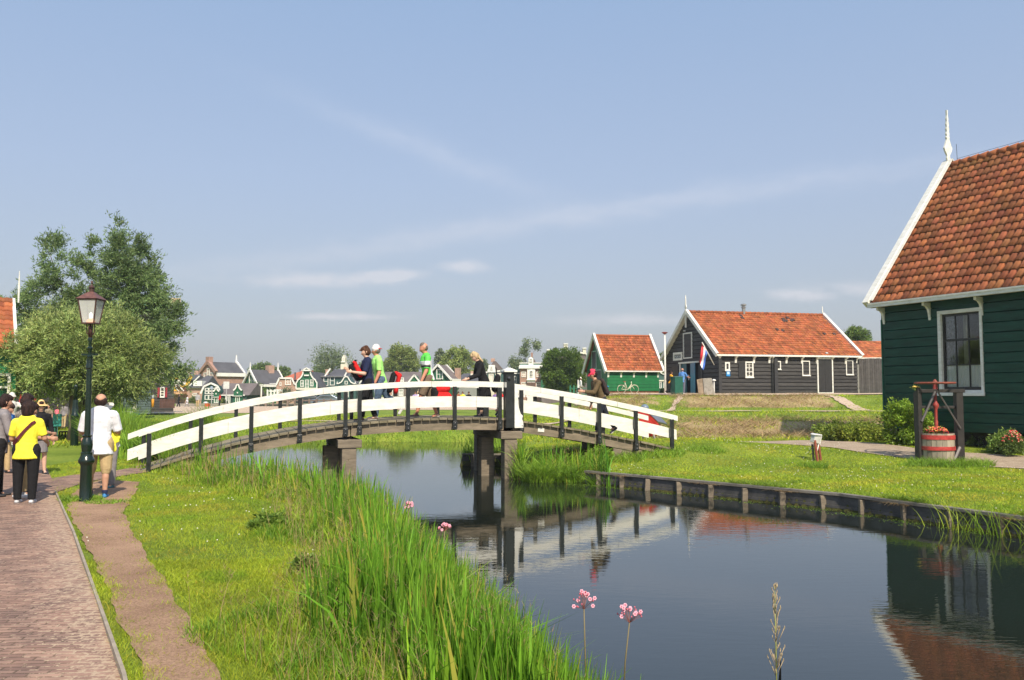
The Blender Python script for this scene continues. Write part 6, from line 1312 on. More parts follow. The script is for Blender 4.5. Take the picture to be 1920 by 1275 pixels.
# quay along the river
q = thing('quay_wall', 'low grey landing stage with timber edges below the village houses', 'quay', (0, 100, 0)); b = MB(); b.box(at(330,735,104).x, at(900,735,104).x, 4, 5, -.4, .35); b.build('quay_edge', mk('quay_stone', (.30, .27, .23), .9, .2, 2), q); b = MB()
for u in range(440, 640, 14): x = at(u, 735, 100).x; b.box(x, x+.22, 3.2, 3.4, -.3, zat(748, 103))
b.box(at(440,735,100).x, at(636,735,100).x, 3.4, 3.5, zat(752,103), zat(750,103)); b.build('landing_rail', mk('quay_timber', (.20, .15, .12), .9, .2, 2), q)
# road sign seen from behind and lamp standards
def roadsign(label, u, v0, v1, v2, w, Y, mat, rect=True):
    t = thing('road_sign', label, 'sign', (at(u, 735, Y).x, Y, 0), 0, 'signs by the far path'); p = MB(); p.lathe([(.05, 0), (.05, zat(v1, Y))], n=6); p.build('pole', mk('sign_grey', (.4, .4, .4)), t); b = MB(); W = px(w, Y)/2; b.box(-W, W, -.08, -.05, zat(v1, Y), zat(v0, Y)) if rect else b.prism([(W*math.cos(a*.785+.39), (zat(v1,Y)+zat(v0,Y))/2+W*1.3*math.sin(a*.785+.39)) for a in range(8)], -.08, -.05); b.build('board', mat, t)
roadsign('white rectangular board on a pole above the far path', 424.5, 715.5, 729, 760, 11, 104, mk('sign_pale_board', (.55, .58, .55))); roadsign('bluish grey sign on a pole in front of the glazed barn', 397, 722, 732, 760, 5, 103, mk('sign_blue_grey', (.30, .38, .48)), False)
def pole(name, label, cat, u, v0, v1, Y, r, mat, cap=None, z=0):
    t = thing(name, label, cat, (at(u, 735, Y).x, Y, z)); b = MB(); b.lathe([(r*1.2, zat(v1, Y)-z-.1), (r, (zat(v0, Y)-z)*.5), (r*.7, zat(v0, Y)-z)], n=8); b.build('pole', mat, t, True)
    if cap: c = MB(); c.lathe([(r, zat(v0, Y)-z-.02), (.24, zat(v0, Y)-z+.1), (.1, zat(v0, Y)-z+.14)], n=8); c.build('pole_cap', cap, t)
pole('flagpole', 'white flagpole with a red brown cap left of the black barn', 'pole', 1247.5, 626, 742, 60.5, .07, WHITE, mk('cap_red', (.30, .06, .04)), z=1.5)
pole('post', 'plain pale post standing above the bridge rail by the green gabled house', 'post', 490, 724, 745, 104, .1, CREAM)
# parked silver car
def car(label, u, v, Y, L_, mat, name='parked_car'):
    t = thing(name, label, 'car', (at(u, 735, Y).x, Y, 0)); b = MB(); pr = [(-L_/2,.3), (-L_/2,.72), (-L_*.3,.86), (-L_*.16,1.34), (L_*.2,1.38), (L_*.42,.92), (L_/2,.84), (L_/2,.3)]; b.prism(pr, -.8, .8); b.build('body', mat, t, bevel=.05)
    g = MB(); g.prism([(-L_*.26,.9), (-L_*.14,1.26), (L_*.18,1.3), (L_*.34,.93)], -.81, .81); g.build('side_window', VGLASS, t)
    for x in (-L_*.31, L_*.31):
        w = MB(Matrix.Translation((x, -.72, .32)) @ Matrix.Rotation(R(90), 4, 'X')); w.lathe([(.31, -.1), (.31, .1), (.15, .12)], n=12); w.build('wheel', BLACKP, t)
car('silver blue car parked under the teal house', 612, 755, 112, 4.1, mk('car_silver', (.25, .30, .36), .3, metallic=.5)); car('dark car parked below the green bell gabled house', 579, 748, 116, 3.6, mk('car_dark', (.03, .04, .05), .3), 'parked_car')
# ------------------------------------------------------------ people
SKIN = mk('skin', (.50, .27, .18), .55, .08, 12); SKINP = mk('skin_pale', (.60, .37, .27), .55, .08, 12); SKINR = mk('skin_ruddy', (.56, .25, .16), .55, .1, 12)
def capsule(b, p0, p1, r0, r1, flat=1.0, side=(1,0,0), n=10, k=3, c0=1., c1=1.):
    """closed tapered capsule; radius r along `side`, r*flat across it"""
    p0, p1 = Vector(p0), Vector(p1); d = p1-p0; L_ = d.length
    if L_ < 1e-5: d = Vector((0,0,1)); L_ = 1e-5
    d = d/L_; s = Vector(side); s = (s-d*s.dot(d)); s = s.normalized() if s.length > .05 else d.orthogonal().normalized(); q = d.cross(s); rings = []
    for i in range(k): a = math.pi/2*(1-i/k); rings.append((p0-d*math.sin(a)*r0*min(1, flat+.2)*c0, math.cos(a)*r0))
    rings.append((p0, r0)); rings.append((p1, r1))
    for i in range(1, k+1): a = math.pi/2*i/k; rings.append((p1+d*math.sin(a)*r1*min(1, flat+.2)*c1, math.cos(a)*r1))
    vs_ = [c+(s*math.cos(6.28319*j/n)+q*math.sin(6.28319*j/n)*flat)*max(r, .001) for c, r in rings for j in range(n)]
    m = len(rings); fs = [(i*n+j, i*n+(j+1) % n, (i+1)*n+(j+1) % n, (i+1)*n+j) for i in range(m-1) for j in range(n)]
    fs += [tuple(range(n-1, -1, -1)), tuple(range((m-1)*n, m*n))]; b.add(vs_, fs)
def organic(b, name, mat, parent, vox=.012, sm=4):
    o = b.build(name, mat, parent, True); r = o.modifiers.new('remesh', 'REMESH'); r.mode = 'VOXEL'; r.voxel_size = vox; r.use_smooth_shade = True
    s = o.modifiers.new('smooth', 'SMOOTH'); s.iterations = sm; s.factor = .5; return o
def RX(v, a): c, s = math.cos(a), math.sin(a); return Vector((v.x, v.y*c-v.z*s, v.y*s+v.z*c))
def RY(v, a): c, s = math.cos(a), math.sin(a); return Vector((v.x*c+v.z*s, v.y, -v.x*s+v.z*c))
def RZ(v, a): c, s = math.cos(a), math.sin(a); return Vector((v.x*c-v.y*s, v.x*s+v.y*c, v.z))
def person(label, loc, heading, H=1.7, skin=SKIN, lean=4, legs=((8,6),(-8,4)), arms=((5,8,12,0),(5,8,12,0)), head=(0,0), build=1.0, shirt=None, sleeve=.45, hem=0., pants=None, leg_len=1.0, skirt=None, skirt_len=.3,
           jacket=None, hair=None, hairstyle='short', hat=None, hatmat=None, shoes=None, socks=None, det=1, group=None, female=False, seat=None, glasses=False, name='person', tight=1.0, footlift=True):
    """+Y is forward. legs: (hip flex, knee flex) left,right; arms: (shoulder flex, abduct, elbow flex, inward) left,right; head: (pitch down, turn)"""
    t = thing(name, label, 'person', loc, heading, group); vox = (.03, .0135, .0105)[det] if det < 3 else .01; vox *= H/1.7
    hip = .52*H; thigh, shin = .245*H, .235*H; hw = .052*H*build; sw = (.098 if female else .110)*H*build**.5; up, fo = .168*H, .15*H
    L_ = []
    for s, (hf, kf) in zip((-1, 1), legs):
        h0 = Vector((s*hw, 0, 0)); k = h0+RX(Vector((s*.006*H, 0, -thigh)), R(hf)); a = k+RX(Vector((0, 0, -shin)), R(hf-kf)); L_.append([h0, k, a, R(hf-kf)])
    low = min(a.z-.042*H for _, _, a, _ in L_); base = -low if seat is None else seat
    for l in L_:
        for i in range(3): l[i] = l[i]+Vector((0, 0, base))
    P = Vector((0, 0, base)); la = -R(lean)
    def tor(x, y, z): return P+RX(Vector((x*H, y*H, z*H)), la)
    waist, chest, neck = tor(0,0,.10), tor(0,.008,.235), tor(0,-.004,.315); hp, ht = R(head[0]), R(head[1])
    def hd(x, y, z): return neck+RX(Vector((0,.004*H,.035*H)), la)+RX(RZ(Vector((x*H, y*H, z*H)), ht), la*.5-hp)
    bw = build; B = MB()
    # body
    torso = [(tor(0,0,-.005), tor(0,0,.06), .078*H*bw, .072*H*bw, .70), (tor(0,0,.06), waist, .072*H*bw, .066*H*bw, .68), (waist, chest, .067*H*bw, .082*H*bw, .66), (chest, tor(0,0,.275), .083*H*bw, .07*H*bw, .62)]
    for p, q, r0, r1, f in torso: capsule(B, p, q, r0, r1, f, n=14)
    capsule(B, tor(-sw/H*.86,0,.272), tor(sw/H*.86,0,.272), .036*H, .036*H, .9, (0,0,1))
    capsule(B, tor(0,0,.27), neck+RX(Vector((0,.006*H,.03*H)), la), .037*H, .031*H)
    capsule(B, hd(0,.004,.058), hd(0,-.012,.078), .047*H, .05*H, 1.08, n=14); capsule(B, hd(0,.022,.022), hd(0,.02,.05), .028*H, .042*H, 1.0, n=12)
    capsule(B, hd(0,.052,.058), hd(0,.062,.046), .006*H, .009*H, 1, n=6)
    for s in (-1, 1): capsule(B, hd(s*.047,-.004,.045), hd(s*.05,-.008,.062), .008*H, .011*H, .6, (0,1,0), n=6)
    if det: capsule(B, hd(-.011,.052,.03), hd(.011,.052,.03), .005*H, .005*H, .8, n=6)
    S = []; 
    for s, (sf, ab, ef, inw) in zip((-1, 1), arms):
        sh = tor(s*sw/H,0,.272); d = RX(RY(Vector((0,0,-1)), -s*R(ab)), R(sf)+la*.6); el = sh+d*up
        d2 = RX(RY(Vector((0,0,-1)), -s*R(ab*.5-inw*.8)), R(sf+ef)+la*.6); d2.normalize(); wr = el+d2*fo; hn = d2; S.append((sh, el, wr, hn, s))
        capsule(B, sh, el, .033*H*bw**.5, .026*H); capsule(B, el, wr, .027*H, .018*H)
        # palm and fingers
        sd_ = hn.cross(Vector((s,0,0))); sd_ = sd_.normalized() if sd_.length > .2 else Vector((0,1,0)); pm = wr+hn*.052*H
        capsule(B, wr+hn*.008*H, pm, .016*H, .022*H, .5, sd_, n=8)
        if det:
            nrm = hn.cross(sd_).normalized()*(-s)
            nrm = nrm if nrm.x*s < 0 else -nrm
            for i, fl in enumerate((.036, .041, .038, .030)):
                o = pm+sd_*(.0165-.011*i)*H+hn*.004*H; m_ = o+hn*fl*.5*H+nrm*.004*H; e = m_+(hn*.75+nrm*.65).normalized()*fl*.5*H; capsule(B, o, m_, .0062*H, .0058*H, n=6, k=2); capsule(B, m_, e, .0058*H, .005*H, n=6, k=2)
            o = wr+hn*.02*H+sd_*.016*H; capsule(B, o, o+(hn*.8+sd_*.55+nrm*.3).normalized()*.032*H, .0072*H, .006*H, n=6, k=2)
    for (h0, k, a, an) in L_:
        capsule(B, h0, k, .048*H*bw, .031*H*bw**.5); kk = k.lerp(a, .32)+Vector((0,-.006*H,0)); capsule(B, k, kk, .030*H, .031*H*bw**.3); capsule(B, kk, a, .031*H*bw**.3, .0195*H)
        capsule(B, a, a+Vector((0,.05*H,-.028*H)), .02*H, .017*H)
    organic(B, 'body', skin, t, vox, 3)
    if shirt is not None:
        C = MB(); g = .010*H*tight
        for i, (p, q, r0, r1, f) in enumerate(torso):
            if i == 0: p = tor(0,-.004,-.035-hem); r0 = .092*H*bw**.8+g*.6
            capsule(C, p, q, r0+g*(1.0 if i < 1 else 1.2), r1+g*(1.6 if i < 2 else 1.1), f+.1, n=16, k=2, c0=.08 if i == 0 else 1)
        capsule(C, tor(-sw/H*.9,0,.272), tor(sw/H*.9,0,.272), .036*H+g, .036*H+g, .95, (0,0,1))
        for sh, el, wr, hn, s in S:
            if sleeve <= .5: capsule(C, sh, sh.lerp(el, sleeve*2), .034*H+g*.9, .028*H+g*1.1, k=2, c1=.1)
            else: capsule(C, sh, el, .033*H+g*.9, .027*H+g*.8); capsule(C, el, el.lerp(wr, (sleeve-.5)*2), .028*H+g*.8, .02*H+g*.8, k=2, c1=.1)
        organic(C, 'shirt' if jacket is None else 'jacket', shirt if jacket is None else jacket, t, vox, 3)
        if jacket is not None and shirt is not jacket:
            C = MB(); capsule(C, tor(0,.045,.02), tor(0,.055,.24), .045*H, .03*H, .5, n=12); organic(C, 'shirt', shirt, t, vox, 2)
    if pants is not None:
        C = MB(); g = .009*H; capsule(C, tor(0,0,.0), tor(0,0,.055), .08*H*bw+g*.6, .072*H*bw+g*.6, .76, n=14)
        for (h0, k, a, an) in L_:
            f = leg_len*2; capsule(C, h0+Vector((0,0,.01*H)), h0.lerp(k, min(1, f)), .05*H*bw+g, (.034 if f >= 1 else .042)*H*bw+g, k=2, c1=1 if f >= 1 else .1)
            if f > 1: capsule(C, k, k.lerp(a, f-1), .034*H*bw+g, .026*H+g*1.1, k=2, c1=.1)
        organic(C, 'trousers' if leg_len > .8 else 'shorts', pants, t, vox, 3)
    if skirt is not None:
        C = MB(); capsule(C, tor(0,0,.05), (L_[0][1]+L_[1][1])/2*skirt_len*2+P*(1-skirt_len*2) if skirt_len <= .5 else (L_[0][2]+L_[1][2])/2+Vector((0,0,.1*H)), .082*H*bw, .10*H*bw, .85, n=16, k=2, c1=.08); organic(C, 'skirt', skirt, t, vox, 3)
    if shoes is not None:
        for (h0, k, a, an) in L_:
            C = MB(); d = RX(Vector((0,1,0)), an if abs(an) > R(18) else 0); dn = RX(Vector((0,0,-1)), an if abs(an) > R(18) else 0); b0 = a+dn*.022*H-d*.018*H
            capsule(C, b0, a+dn*.026*H+d*.095*H, .023*H, .021*H, .72, (1,0,0), n=10); capsule(C, a+Vector((0,0,.0)), b0+d*.03*H, .024*H, .023*H, n=8); organic(C, 'shoe', shoes, t, vox, 2)
            C = MB(); capsule(C, b0+dn*.014*H, a+dn*.04*H+d*.1*H, .0215*H, .021*H, .3, (1,0,0), n=10); organic(C, 'sole', SOLE, t, vox, 1) if det > 1 else None
            if socks is not None: C = MB(); C.tube([a-Vector((0,0,.02*H)), a+(k-a)*.16], [.023*H, .026*H], 10); C.build('sock', socks, t, True)
    if hair is not None:
        C = MB(); 
        if hairstyle == 'bald': capsule(C, hd(-.016,-.02,.052), hd(.016,-.02,.052), .046*H, .046*H, .85, (0,0,1), n=12)
        elif hairstyle == 'cropped': capsule(C, hd(0,-.014,.058), hd(0,-.008,.088), .050*H, .047*H, 1.0, n=12)
        else:
            capsule(C, hd(0,-.018,.055), hd(0,-.012,.088), .055*H, .053*H, 1.02, n=14); capsule(C, hd(0,.022,.105), hd(0,-.02,.112), .034*H, .038*H, 1, n=10)
            if hairstyle == 'bob': capsule(C, hd(0,-.022,.018), hd(0,-.016,.07), .056*H, .068*H, .92, n=16); 
            if hairstyle == 'long': capsule(C, hd(0,-.034,-.05), hd(0,-.03,.06), .04*H, .052*H, .55, n=12)
            if hairstyle == 'bun': capsule(C, hd(0,-.06,.085), hd(0,-.078,.10), .028*H, .022*H, 1, n=10)
            if hairstyle == 'spiky':
                for a in range(7): capsule(C, hd(.03*math.cos(a),.01*math.sin(a)-.02,.11), hd(.045*math.cos(a),.02*math.sin(a)-.02,.135), .02*H, .008*H, n=6)
                capsule(C, hd(0,.045,.098), hd(0,.078,.102), .02*H, .006*H, n=6)
        organic(C, 'hair', hair, t, vox, 2)
    if hat:
        C = MB(); D = MB()
        if hat in ('cap', 'capback'):
            capsule(C, hd(0,-.006,.082), hd(0,-.01,.096), .057*H, .052*H, 1.06, n=14); f = 1 if hat == 'cap' else -1
            capsule(D, hd(-.03,.035*f,.078), hd(.03,.035*f,.078), .035*H, .035*H, .2, (0,1,0)); capsule(D, hd(0,.035*f,.08), hd(0,.075*f,.068), .042*H, .034*H, .18, (1,0,0))
        elif hat == 'sun':
            capsule(C, hd(0,-.008,.085), hd(0,-.008,.112), .057*H, .046*H, 1.05, n=14); D.lathe([(.058*H,.09*H), (.10*H,.072*H), (.102*H,.070*H), (.06*H,.082*H)], (0,0,0), 18); 
        if hat == 'sun':
            M = Matrix.Translation(hd(0,-.008,0)) @ Matrix.Rotation(la*.5-hp, 4, 'X'); D.v = [M @ v for v in D.v]; D.build('hat_brim', hatmat, t, True)
        else: organic(D, 'cap_peak', hatmat if not isinstance(hatmat, tuple) else hatmat[1], t, vox*.6, 1)
        organic(C, 'hat', hatmat if not isinstance(hatmat, tuple) else hatmat[0], t, vox, 2)
    if det:
        C = MB()
        for s in (-1, 1):
            c = hd(s*.019,.0475,.062); C.ball(c, .0052*H, .004*H, .0045*H, 6, 4)
        C.build('eyes', EYE, t, True)
        if glasses: C = MB(); capsule(C, hd(-.032,.05,.064), hd(.032,.05,.064), .011*H, .011*H, .5, (0,0,1)); C.build('sunglasses', BLACKP, t, True)
    return t, dict(hd=hd, tor=tor, S=S, L=L_, H=H, P=P)
def cloth(name, c, rough=.85, var=.12, scale=9): return mk('cloth_'+name, c, rough, var, scale, bump=1.0, bscale=8, spec=.2)
EYE = mk('eye_dark', (.02, .012, .01), .3); SOLE = mk('white_sole', (.65, .65, .62), .7)
NAVY, BLK, JEANS, LIME = cloth('navy', (.018, .024, .065)), cloth('black', (.014, .014, .016)), cloth('jeans', (.09, .14, .22), var=.3), cloth('lime', (.40, .82, .22))
KHAKI, WHT, YELL, MAG, GREY, BLUE = cloth('khaki', (.50, .37, .20)), cloth('white', (.74, .74, .80)), cloth('yellow', (.88, .80, .06)), cloth('magenta', (.30, .02, .12)), cloth('grey', (.24, .22, .23)), cloth('blue', (.06, .22, .58))
BROWNS, OLIVE, ORNG, TAUPE, RED = cloth('brown_shorts', (.17, .125, .09)), cloth('olive', (.12, .085, .045)), cloth('amber', (.80, .40, .03)), cloth('taupe', (.30, .24, .18)), cloth('red', (.62, .02, .02))
def hairm(n, c): return mk(n, c, .65, .4, 14, bump=1.0, bscale=26, stretch=(2.2,2.2,.5), spec=.25)
HAIRB, HAIRK, HAIRG, HAIRY = hairm('hair_brown', (.10, .042, .022)), hairm('hair_black', (.030, .014, .012)), hairm('hair_grey', (.20, .17, .15)), hairm('hair_blonde', (.66, .48, .27))
SHOEB, SHOEW, SHOEBL, SHOEBR = mk('shoe_black', (.02, .02, .025), .5), mk('shoe_white', (.6, .6, .62), .6), mk('shoe_blue', (.03, .22, .55), .6, .2, 20), mk('shoe_brown', (.16, .11, .09), .7, .2, 20)
# jersey with white and black chest bands
def jersey():
    m = bpy.data.materials.new('cycling_jersey'); m.use_nodes = True; N = m.node_tree.nodes; L = m.node_tree.links; b = N['Principled BSDF']; b.inputs['Roughness'].default_value = .6
    tc = N.new('ShaderNodeTexCoord'); sp = N.new('ShaderNodeSeparateXYZ'); L.new(tc.outputs['Object'], sp.inputs[0]); ml = N.new('ShaderNodeMath'); ml.operation = 'DIVIDE'; ml.inputs[1].default_value = 2; L.new(sp.outputs[2], ml.inputs[0])
    r = N.new('ShaderNodeValToRGB'); r.color_ramp.interpolation = 'CONSTANT'; g, w, k = (.10, .56, .07, 1), (.76, .78, .76, 1), (.015, .015, .017, 1); e = r.color_ramp.elements
    st = [(0, g), (.622, k), (.652, w), (.658, k), (.663, w), (.70, g)]
    while len(e) < len(st): e.new(.5)
    for i, (p, c) in enumerate(st): e[i].position = p; e[i].color = c
    L.new(ml.outputs[0], r.inputs[0])
    ab = N.new('ShaderNodeMath'); ab.operation = 'LESS_THAN'; ab.inputs[1].default_value = -.045; L.new(sp.outputs[1], ab.inputs[0])
    ax = N.new('ShaderNodeMath'); ax.operation = 'ABSOLUTE'; L.new(sp.outputs[0], ax.inputs[0]); al = N.new('ShaderNodeMath'); al.operation = 'LESS_THAN'; al.inputs[1].default_value = .175; L.new(ax.outputs[0], al.inputs[0])
    mu = N.new('ShaderNodeMath'); mu.operation = 'MULTIPLY'; L.new(ab.outputs[0], mu.inputs[0]); L.new(al.outputs[0], mu.inputs[1])
    mx = N.new('ShaderNodeMixRGB'); L.new(mu.outputs[0], mx.inputs[0]); L.new(r.outputs[0], mx.inputs[1]); mx.inputs[2].default_value = w; L.new(mx.outputs[0], b.inputs['Base Color']); return m
JERSEY = jersey()
def onbridge(u, w):
    a = (u-960)/F
    # (X - w*TX.y)/(BA+BB*X + w*TX.x) = a
    X = (a*(BA+w*TX.x)+w*TX.y)/(1-a*BB); p = bpt(X, w); return X, p
WALK = math.atan2(TX.x, -TX.y)   # heading towards the left end (-TX)
def bag(name, label, M, parts, cat='bag'):
    """parts: (name, material, [(p0,p1,r0,r1,flat,side)])"""
    t = thing(name, label, cat); t.matrix_world = M; 
    for nm, mat, cs in parts:
        b = MB()
        for c in cs: capsule(b, *c, n=12)
        organic(b, nm, mat, t, .014, 3)
    return t
def place(u, w, dz=0): X, p = onbridge(u, w); p.z = deckz(X)+dz; return p
GB = 'walkers crossing the footbridge'
p1 = place(690, .5); person('woman in a navy top clutching a red and black bag on the bridge', p1, WALK, 1.83, SKINP, 3, ((14,8),(-10,8)), ((20,8,80,18),(28,10,82,16)), (14,0), 1.06, NAVY, .42, .01, BLK, .97, hair=HAIRB, hairstyle='spiky', shoes=SHOEBR, det=2, group=GB, female=True)
q1 = p1-TX*.28+Vector((0,0,1.24)); bag('backpack', 'red and black bag held against the chest of the woman in the navy top', Matrix.Translation(q1) @ Matrix.Rotation(WALK, 4, 'Z') @ Matrix.Rotation(R(-25), 4, 'X'), [('pocket', RED, [((-.08,-.03,-.12), (.06,-.03,.12), .10, .09, .7, (1,0,0)), ((.0,-.04,.16), (.0,-.02,.2), .05, .04, 1, (1,0,0))]), ('shell', BLK, [((0,.07,-.18), (0,.09,.10), .11, .12, .6, (1,0,0)), ((0,.03,-.22), (0,-.12,-.26), .055, .05, 1, (1,0,0)), ((.0,.02,.18), (0,-.08,.22), .03, .03, 1, (1,0,0))])])
p2 = place(713, 1.0); t2, j2 = person('man in a lime green shirt and a red and white cap on the bridge', p2, WALK, 1.87, SKINR, 8, ((10,4),(-26,30)), ((4,8,24,0),(-4,8,10,0)), (8,-16), 1.12, LIME, .42, .02, JEANS, 1.0, hair=HAIRG, hairstyle='cropped', hat='capback', hatmat=(cloth('capwhite', (.75,.72,.70)), RED), shoes=SHOEW, det=2, group=GB)
q2 = p2+TX*.36+Vector((0,0,.92)); bag('backpack', 'red and black backpack hanging behind the man in the lime green shirt', Matrix.Translation(q2) @ Matrix.Rotation(WALK, 4, 'Z') @ Matrix.Rotation(R(14), 4, 'X'), [('back_panel', BLK, [((0,.07,-.2), (0,.07,.17), .13, .12, .55, (1,0,0))]), ('front_pocket', RED, [((0,-.09,-.2), (0,-.08,.16), .12, .11, .5, (1,0,0)), ((0,.02,.24), (0,-.08,.2), .05, .07, 1, (1,0,0))])])
p3 = place(802, .55); t3, j3 = person('man in a green, white and black striped jersey and brown shorts on the bridge', p3, WALK, 1.93, SKINR, 5, ((24,10),(-12,10)), ((12,10,16,4),(-14,8,14,0)), (24,0), 1.08, JERSEY, .44, -.01, BROWNS, .47, hair=HAIRG, hairstyle='cropped', shoes=SHOEBR, det=2, group=GB)
q3 = p3+TX*.34+Vector((0,0,.62)); bag('duffel_bag', 'red bag with a black end swinging from the hand of the man in the jersey', Matrix.Translation(q3) @ Matrix.Rotation(WALK, 4, 'Z'), [('shell', RED, [((0,-.16,-.12), (0,.06,-.12), .13, .13, 1.05, (1,0,0)), ((0,-.14,.1), (0,.05,.08), .11, .10, .9, (1,0,0))]), ('end_panel', BLK, [((0,.13,-.12), (0,.16,.04), .12, .10, 1, (1,0,0)), ((0,0,.22), (0,-.02,.34), .015, .015, 1, (1,0,0))])])
p4 = place(908, .9); person('blonde woman in a black jacket bending forward as she walks over the bridge', p4, WALK, 1.74, SKINP, 17, ((12,8),(-22,22)), ((30,8,50,14),(20,8,60,14)), (34,0), 1.08, BLK, .95, .06, BLK, .86, hair=HAIRY, hairstyle='long', shoes=SHOEB, det=2, group=GB, female=True, skirt=BLK, skirt_len=.42)
q4 = p4+TX*.30+Vector((0,0,.92)); bag('shoulder_bag', 'black bag hanging behind the blonde woman', Matrix.Translation(q4) @ Matrix.Rotation(WALK, 4, 'Z') @ Matrix.Rotation(R(22), 4, 'X'), [('shell', BLK, [((0,-.06,-.14), (0,-.02,.12), .15, .11, .7, (1,0,0)), ((0,.04,.2), (0,.12,.34), .02, .02, 1, (1,0,0))])])
p5 = place(1128, .5); t5, j5 = person('boy in a pink cap and olive jumper reading his phone while walking over the bridge', p5, WALK, 1.78, SKIN, 20, ((16,6),(-24,10)), ((42,4,66,20),(8,6,20,6)), (14,0), .86, OLIVE, .96, 0, cloth('dark_trousers', (.022, .026, .04)), .97, hair=HAIRK, hairstyle='short', hat='cap', hatmat=cloth('cappink', (.78, .06, .12)), shoes=SHOEB, det=2, group=GB, glasses=True)
ph = j5['S'][0]; o = thing('phone', 'small dark phone in the hands of the boy with the pink cap', 'phone', t5.matrix_basis @ (ph[2]+ph[3]*.1+Vector((.05,.03,.03)))); b = MB(); b.box(-.035, .035, -.006, .006, -.06, .06); b.build('case', BLACKP, o, bevel=.004); b = MB(); b.box(-.03, .03, -.0075, -.0062, -.052, .052); b.build('screen', GLASSD, o)
fr = MB(); T5 = j5['tor']; capsule(fr, T5(0,.052,.14), T5(0,.056,.22), .04, .045, .5, n=10); organic(fr, 'shirt_print', mk('print_grey', (.20, .17, .17), .8, .7, 22), t5, .012, 2)
q5 = t5.matrix_basis @ T5(0,-.105,.19); bag('backpack', 'dark backpack with a blue strap on the back of the boy in the pink cap', Matrix.Translation(q5) @ Matrix.Rotation(WALK, 4, 'Z') @ Matrix.Rotation(R(-24), 4, 'X'), [('shell', cloth('pack', (.05, .035, .035)), [((0,0,-.19), (0,-.0,.13), .13, .11, .6, (1,0,0))]), ('blue_strap', BLUE, [((-.08,-.075,-.06), (.08,-.075,-.06), .022, .022, 1, (0,0,1))])])
# people at the left
def head_to(x, y): return math.atan2(-x, y)
GL = 'visitors standing on the brick lane'
def gp(u, v): q = gnd(u, v); return (q.x, q.y, 0)
l = gp(46, 944); t, j = person('woman in a bright yellow T-shirt and black trousers seen from behind', l, R(12), 1.60, SKIN, 2, ((2,2),(-2,2)), ((12,14,60,14),(12,14,60,14)), (6,8), 1.22, YELL, .40, .05, BLK, 1.0, hair=HAIRK, hairstyle='bob', shoes=SHOEW, det=2, group=GL, female=True)
b = MB(); T_ = j['tor']; pts = [T_(.095,-.02,.29), T_(.06,-.07,.26), T_(0,-.082,.19), T_(-.06,-.085,.11), T_(-.105,-.04,.06)]
for p, q in zip(pts[:-1], pts[1:]): b.bar(p, q, .045, .012, up=(0,-1,0))
b.build('bag_strap', cloth('maroon', (.10, .02, .03)), t)
b = MB(); capsule(b, T_(-.1,0,.29), T_(.1,0,.29), .05, .05, .5, (0,0,1)); 
l = gp(24, 936); person('dark haired woman in a magenta top and beige trousers left of the yellow shirt', (l[0]-.0, l[1]+.25, 0), R(-60), 1.58, SKIN, 6, ((4,4),(-4,4)), ((24,8,62,14),(24,8,62,14)), (24,0), 1.1, MAG, .5, .03, KHAKI, .97, hair=HAIRK, hairstyle='bob', shoes=SHOEW, det=2, group=GL, female=True)
l = gp(40, 925); person('person with thick black hair standing behind the woman in yellow', l, R(-30), 1.70, SKIN, 3, ((4,4),(-4,4)), ((20,8,60,14),(20,8,60,14)), (12,0), 1.0, cloth('patterned', (.30, .26, .22), var=.6, scale=30), .5, .02, GREY, 1.0, hair=HAIRK, hairstyle='short', shoes=SHOEB, det=1, group=GL)
l = gp(72, 890); person('woman in a straw hat and sunglasses with a black cardigan over a grey dress', l, R(-125), 1.55, SKINP, 2, ((4,2),(-4,2)), ((6,12,14,4),(2,14,12,0)), (0,-20), 1.12, GREY, .97, .02, None, jacket=BLK, skirt=GREY, skirt_len=.44, hair=HAIRK, hairstyle='short', hat='sun', hatmat=cloth('straw', (.74, .50, .22)), shoes=SHOEB, det=2, group=GL, female=True, glasses=True)
l = gp(-6, 932); person('person in black trousers and a grey striped top cut off by the left edge', l, R(-50), 1.70, SKIN, 6, ((4,2),(-4,2)), ((20,8,40,0),(16,8,40,0)), (10,0), 1.1, GREY, .9, .05, BLK, 1.0, hair=HAIRK, hairstyle='short', shoes=SHOEB, det=1, group=GL)
l = gp(4, 888); person('dark haired man in a blue T-shirt and khaki trousers at the left edge', l, R(-100), 1.52, SKIN, 10, ((4,2),(-4,2)), ((20,8,70,14),(24,8,72,14)), (26,0), 1.1, BLUE, .42, .03, KHAKI, 1.0, hair=HAIRK, hairstyle='short', shoes=SHOEB, det=1, group=GL)
l = gp(186, 934); t, j = person('balding man in a loose white shirt, khaki shorts and blue shoes seen from behind', (l[0]-.03, l[1], 0), R(14), 1.72, SKIN, 3, ((3,2),(-3,4)), ((14,14,56,20),(14,12,60,20)), (10,6), 1.26, WHT, .47, .07, KHAKI, .60, hair=HAIRK, hairstyle='bald', shoes=SHOEBL, socks=NAVY, det=2, group=GL, tight=1.5)
l2 = gp(205, 915); person('person in a white sun hat and white shirt facing the balding man', l2, R(160), 1.58, SKIN, 10, ((4,2),(-4,2)), ((20,10,60,8),(20,8,60,8)), (30,0), 1.0, WHT, .45, .02, GREY, 1.0, hair=HAIRK, hairstyle='short', hat='sun', hatmat=cloth('hatcream', (.66, .60, .50)), shoes=mk('shoe_teal', (.05, .16, .2)), det=1, group=GL)
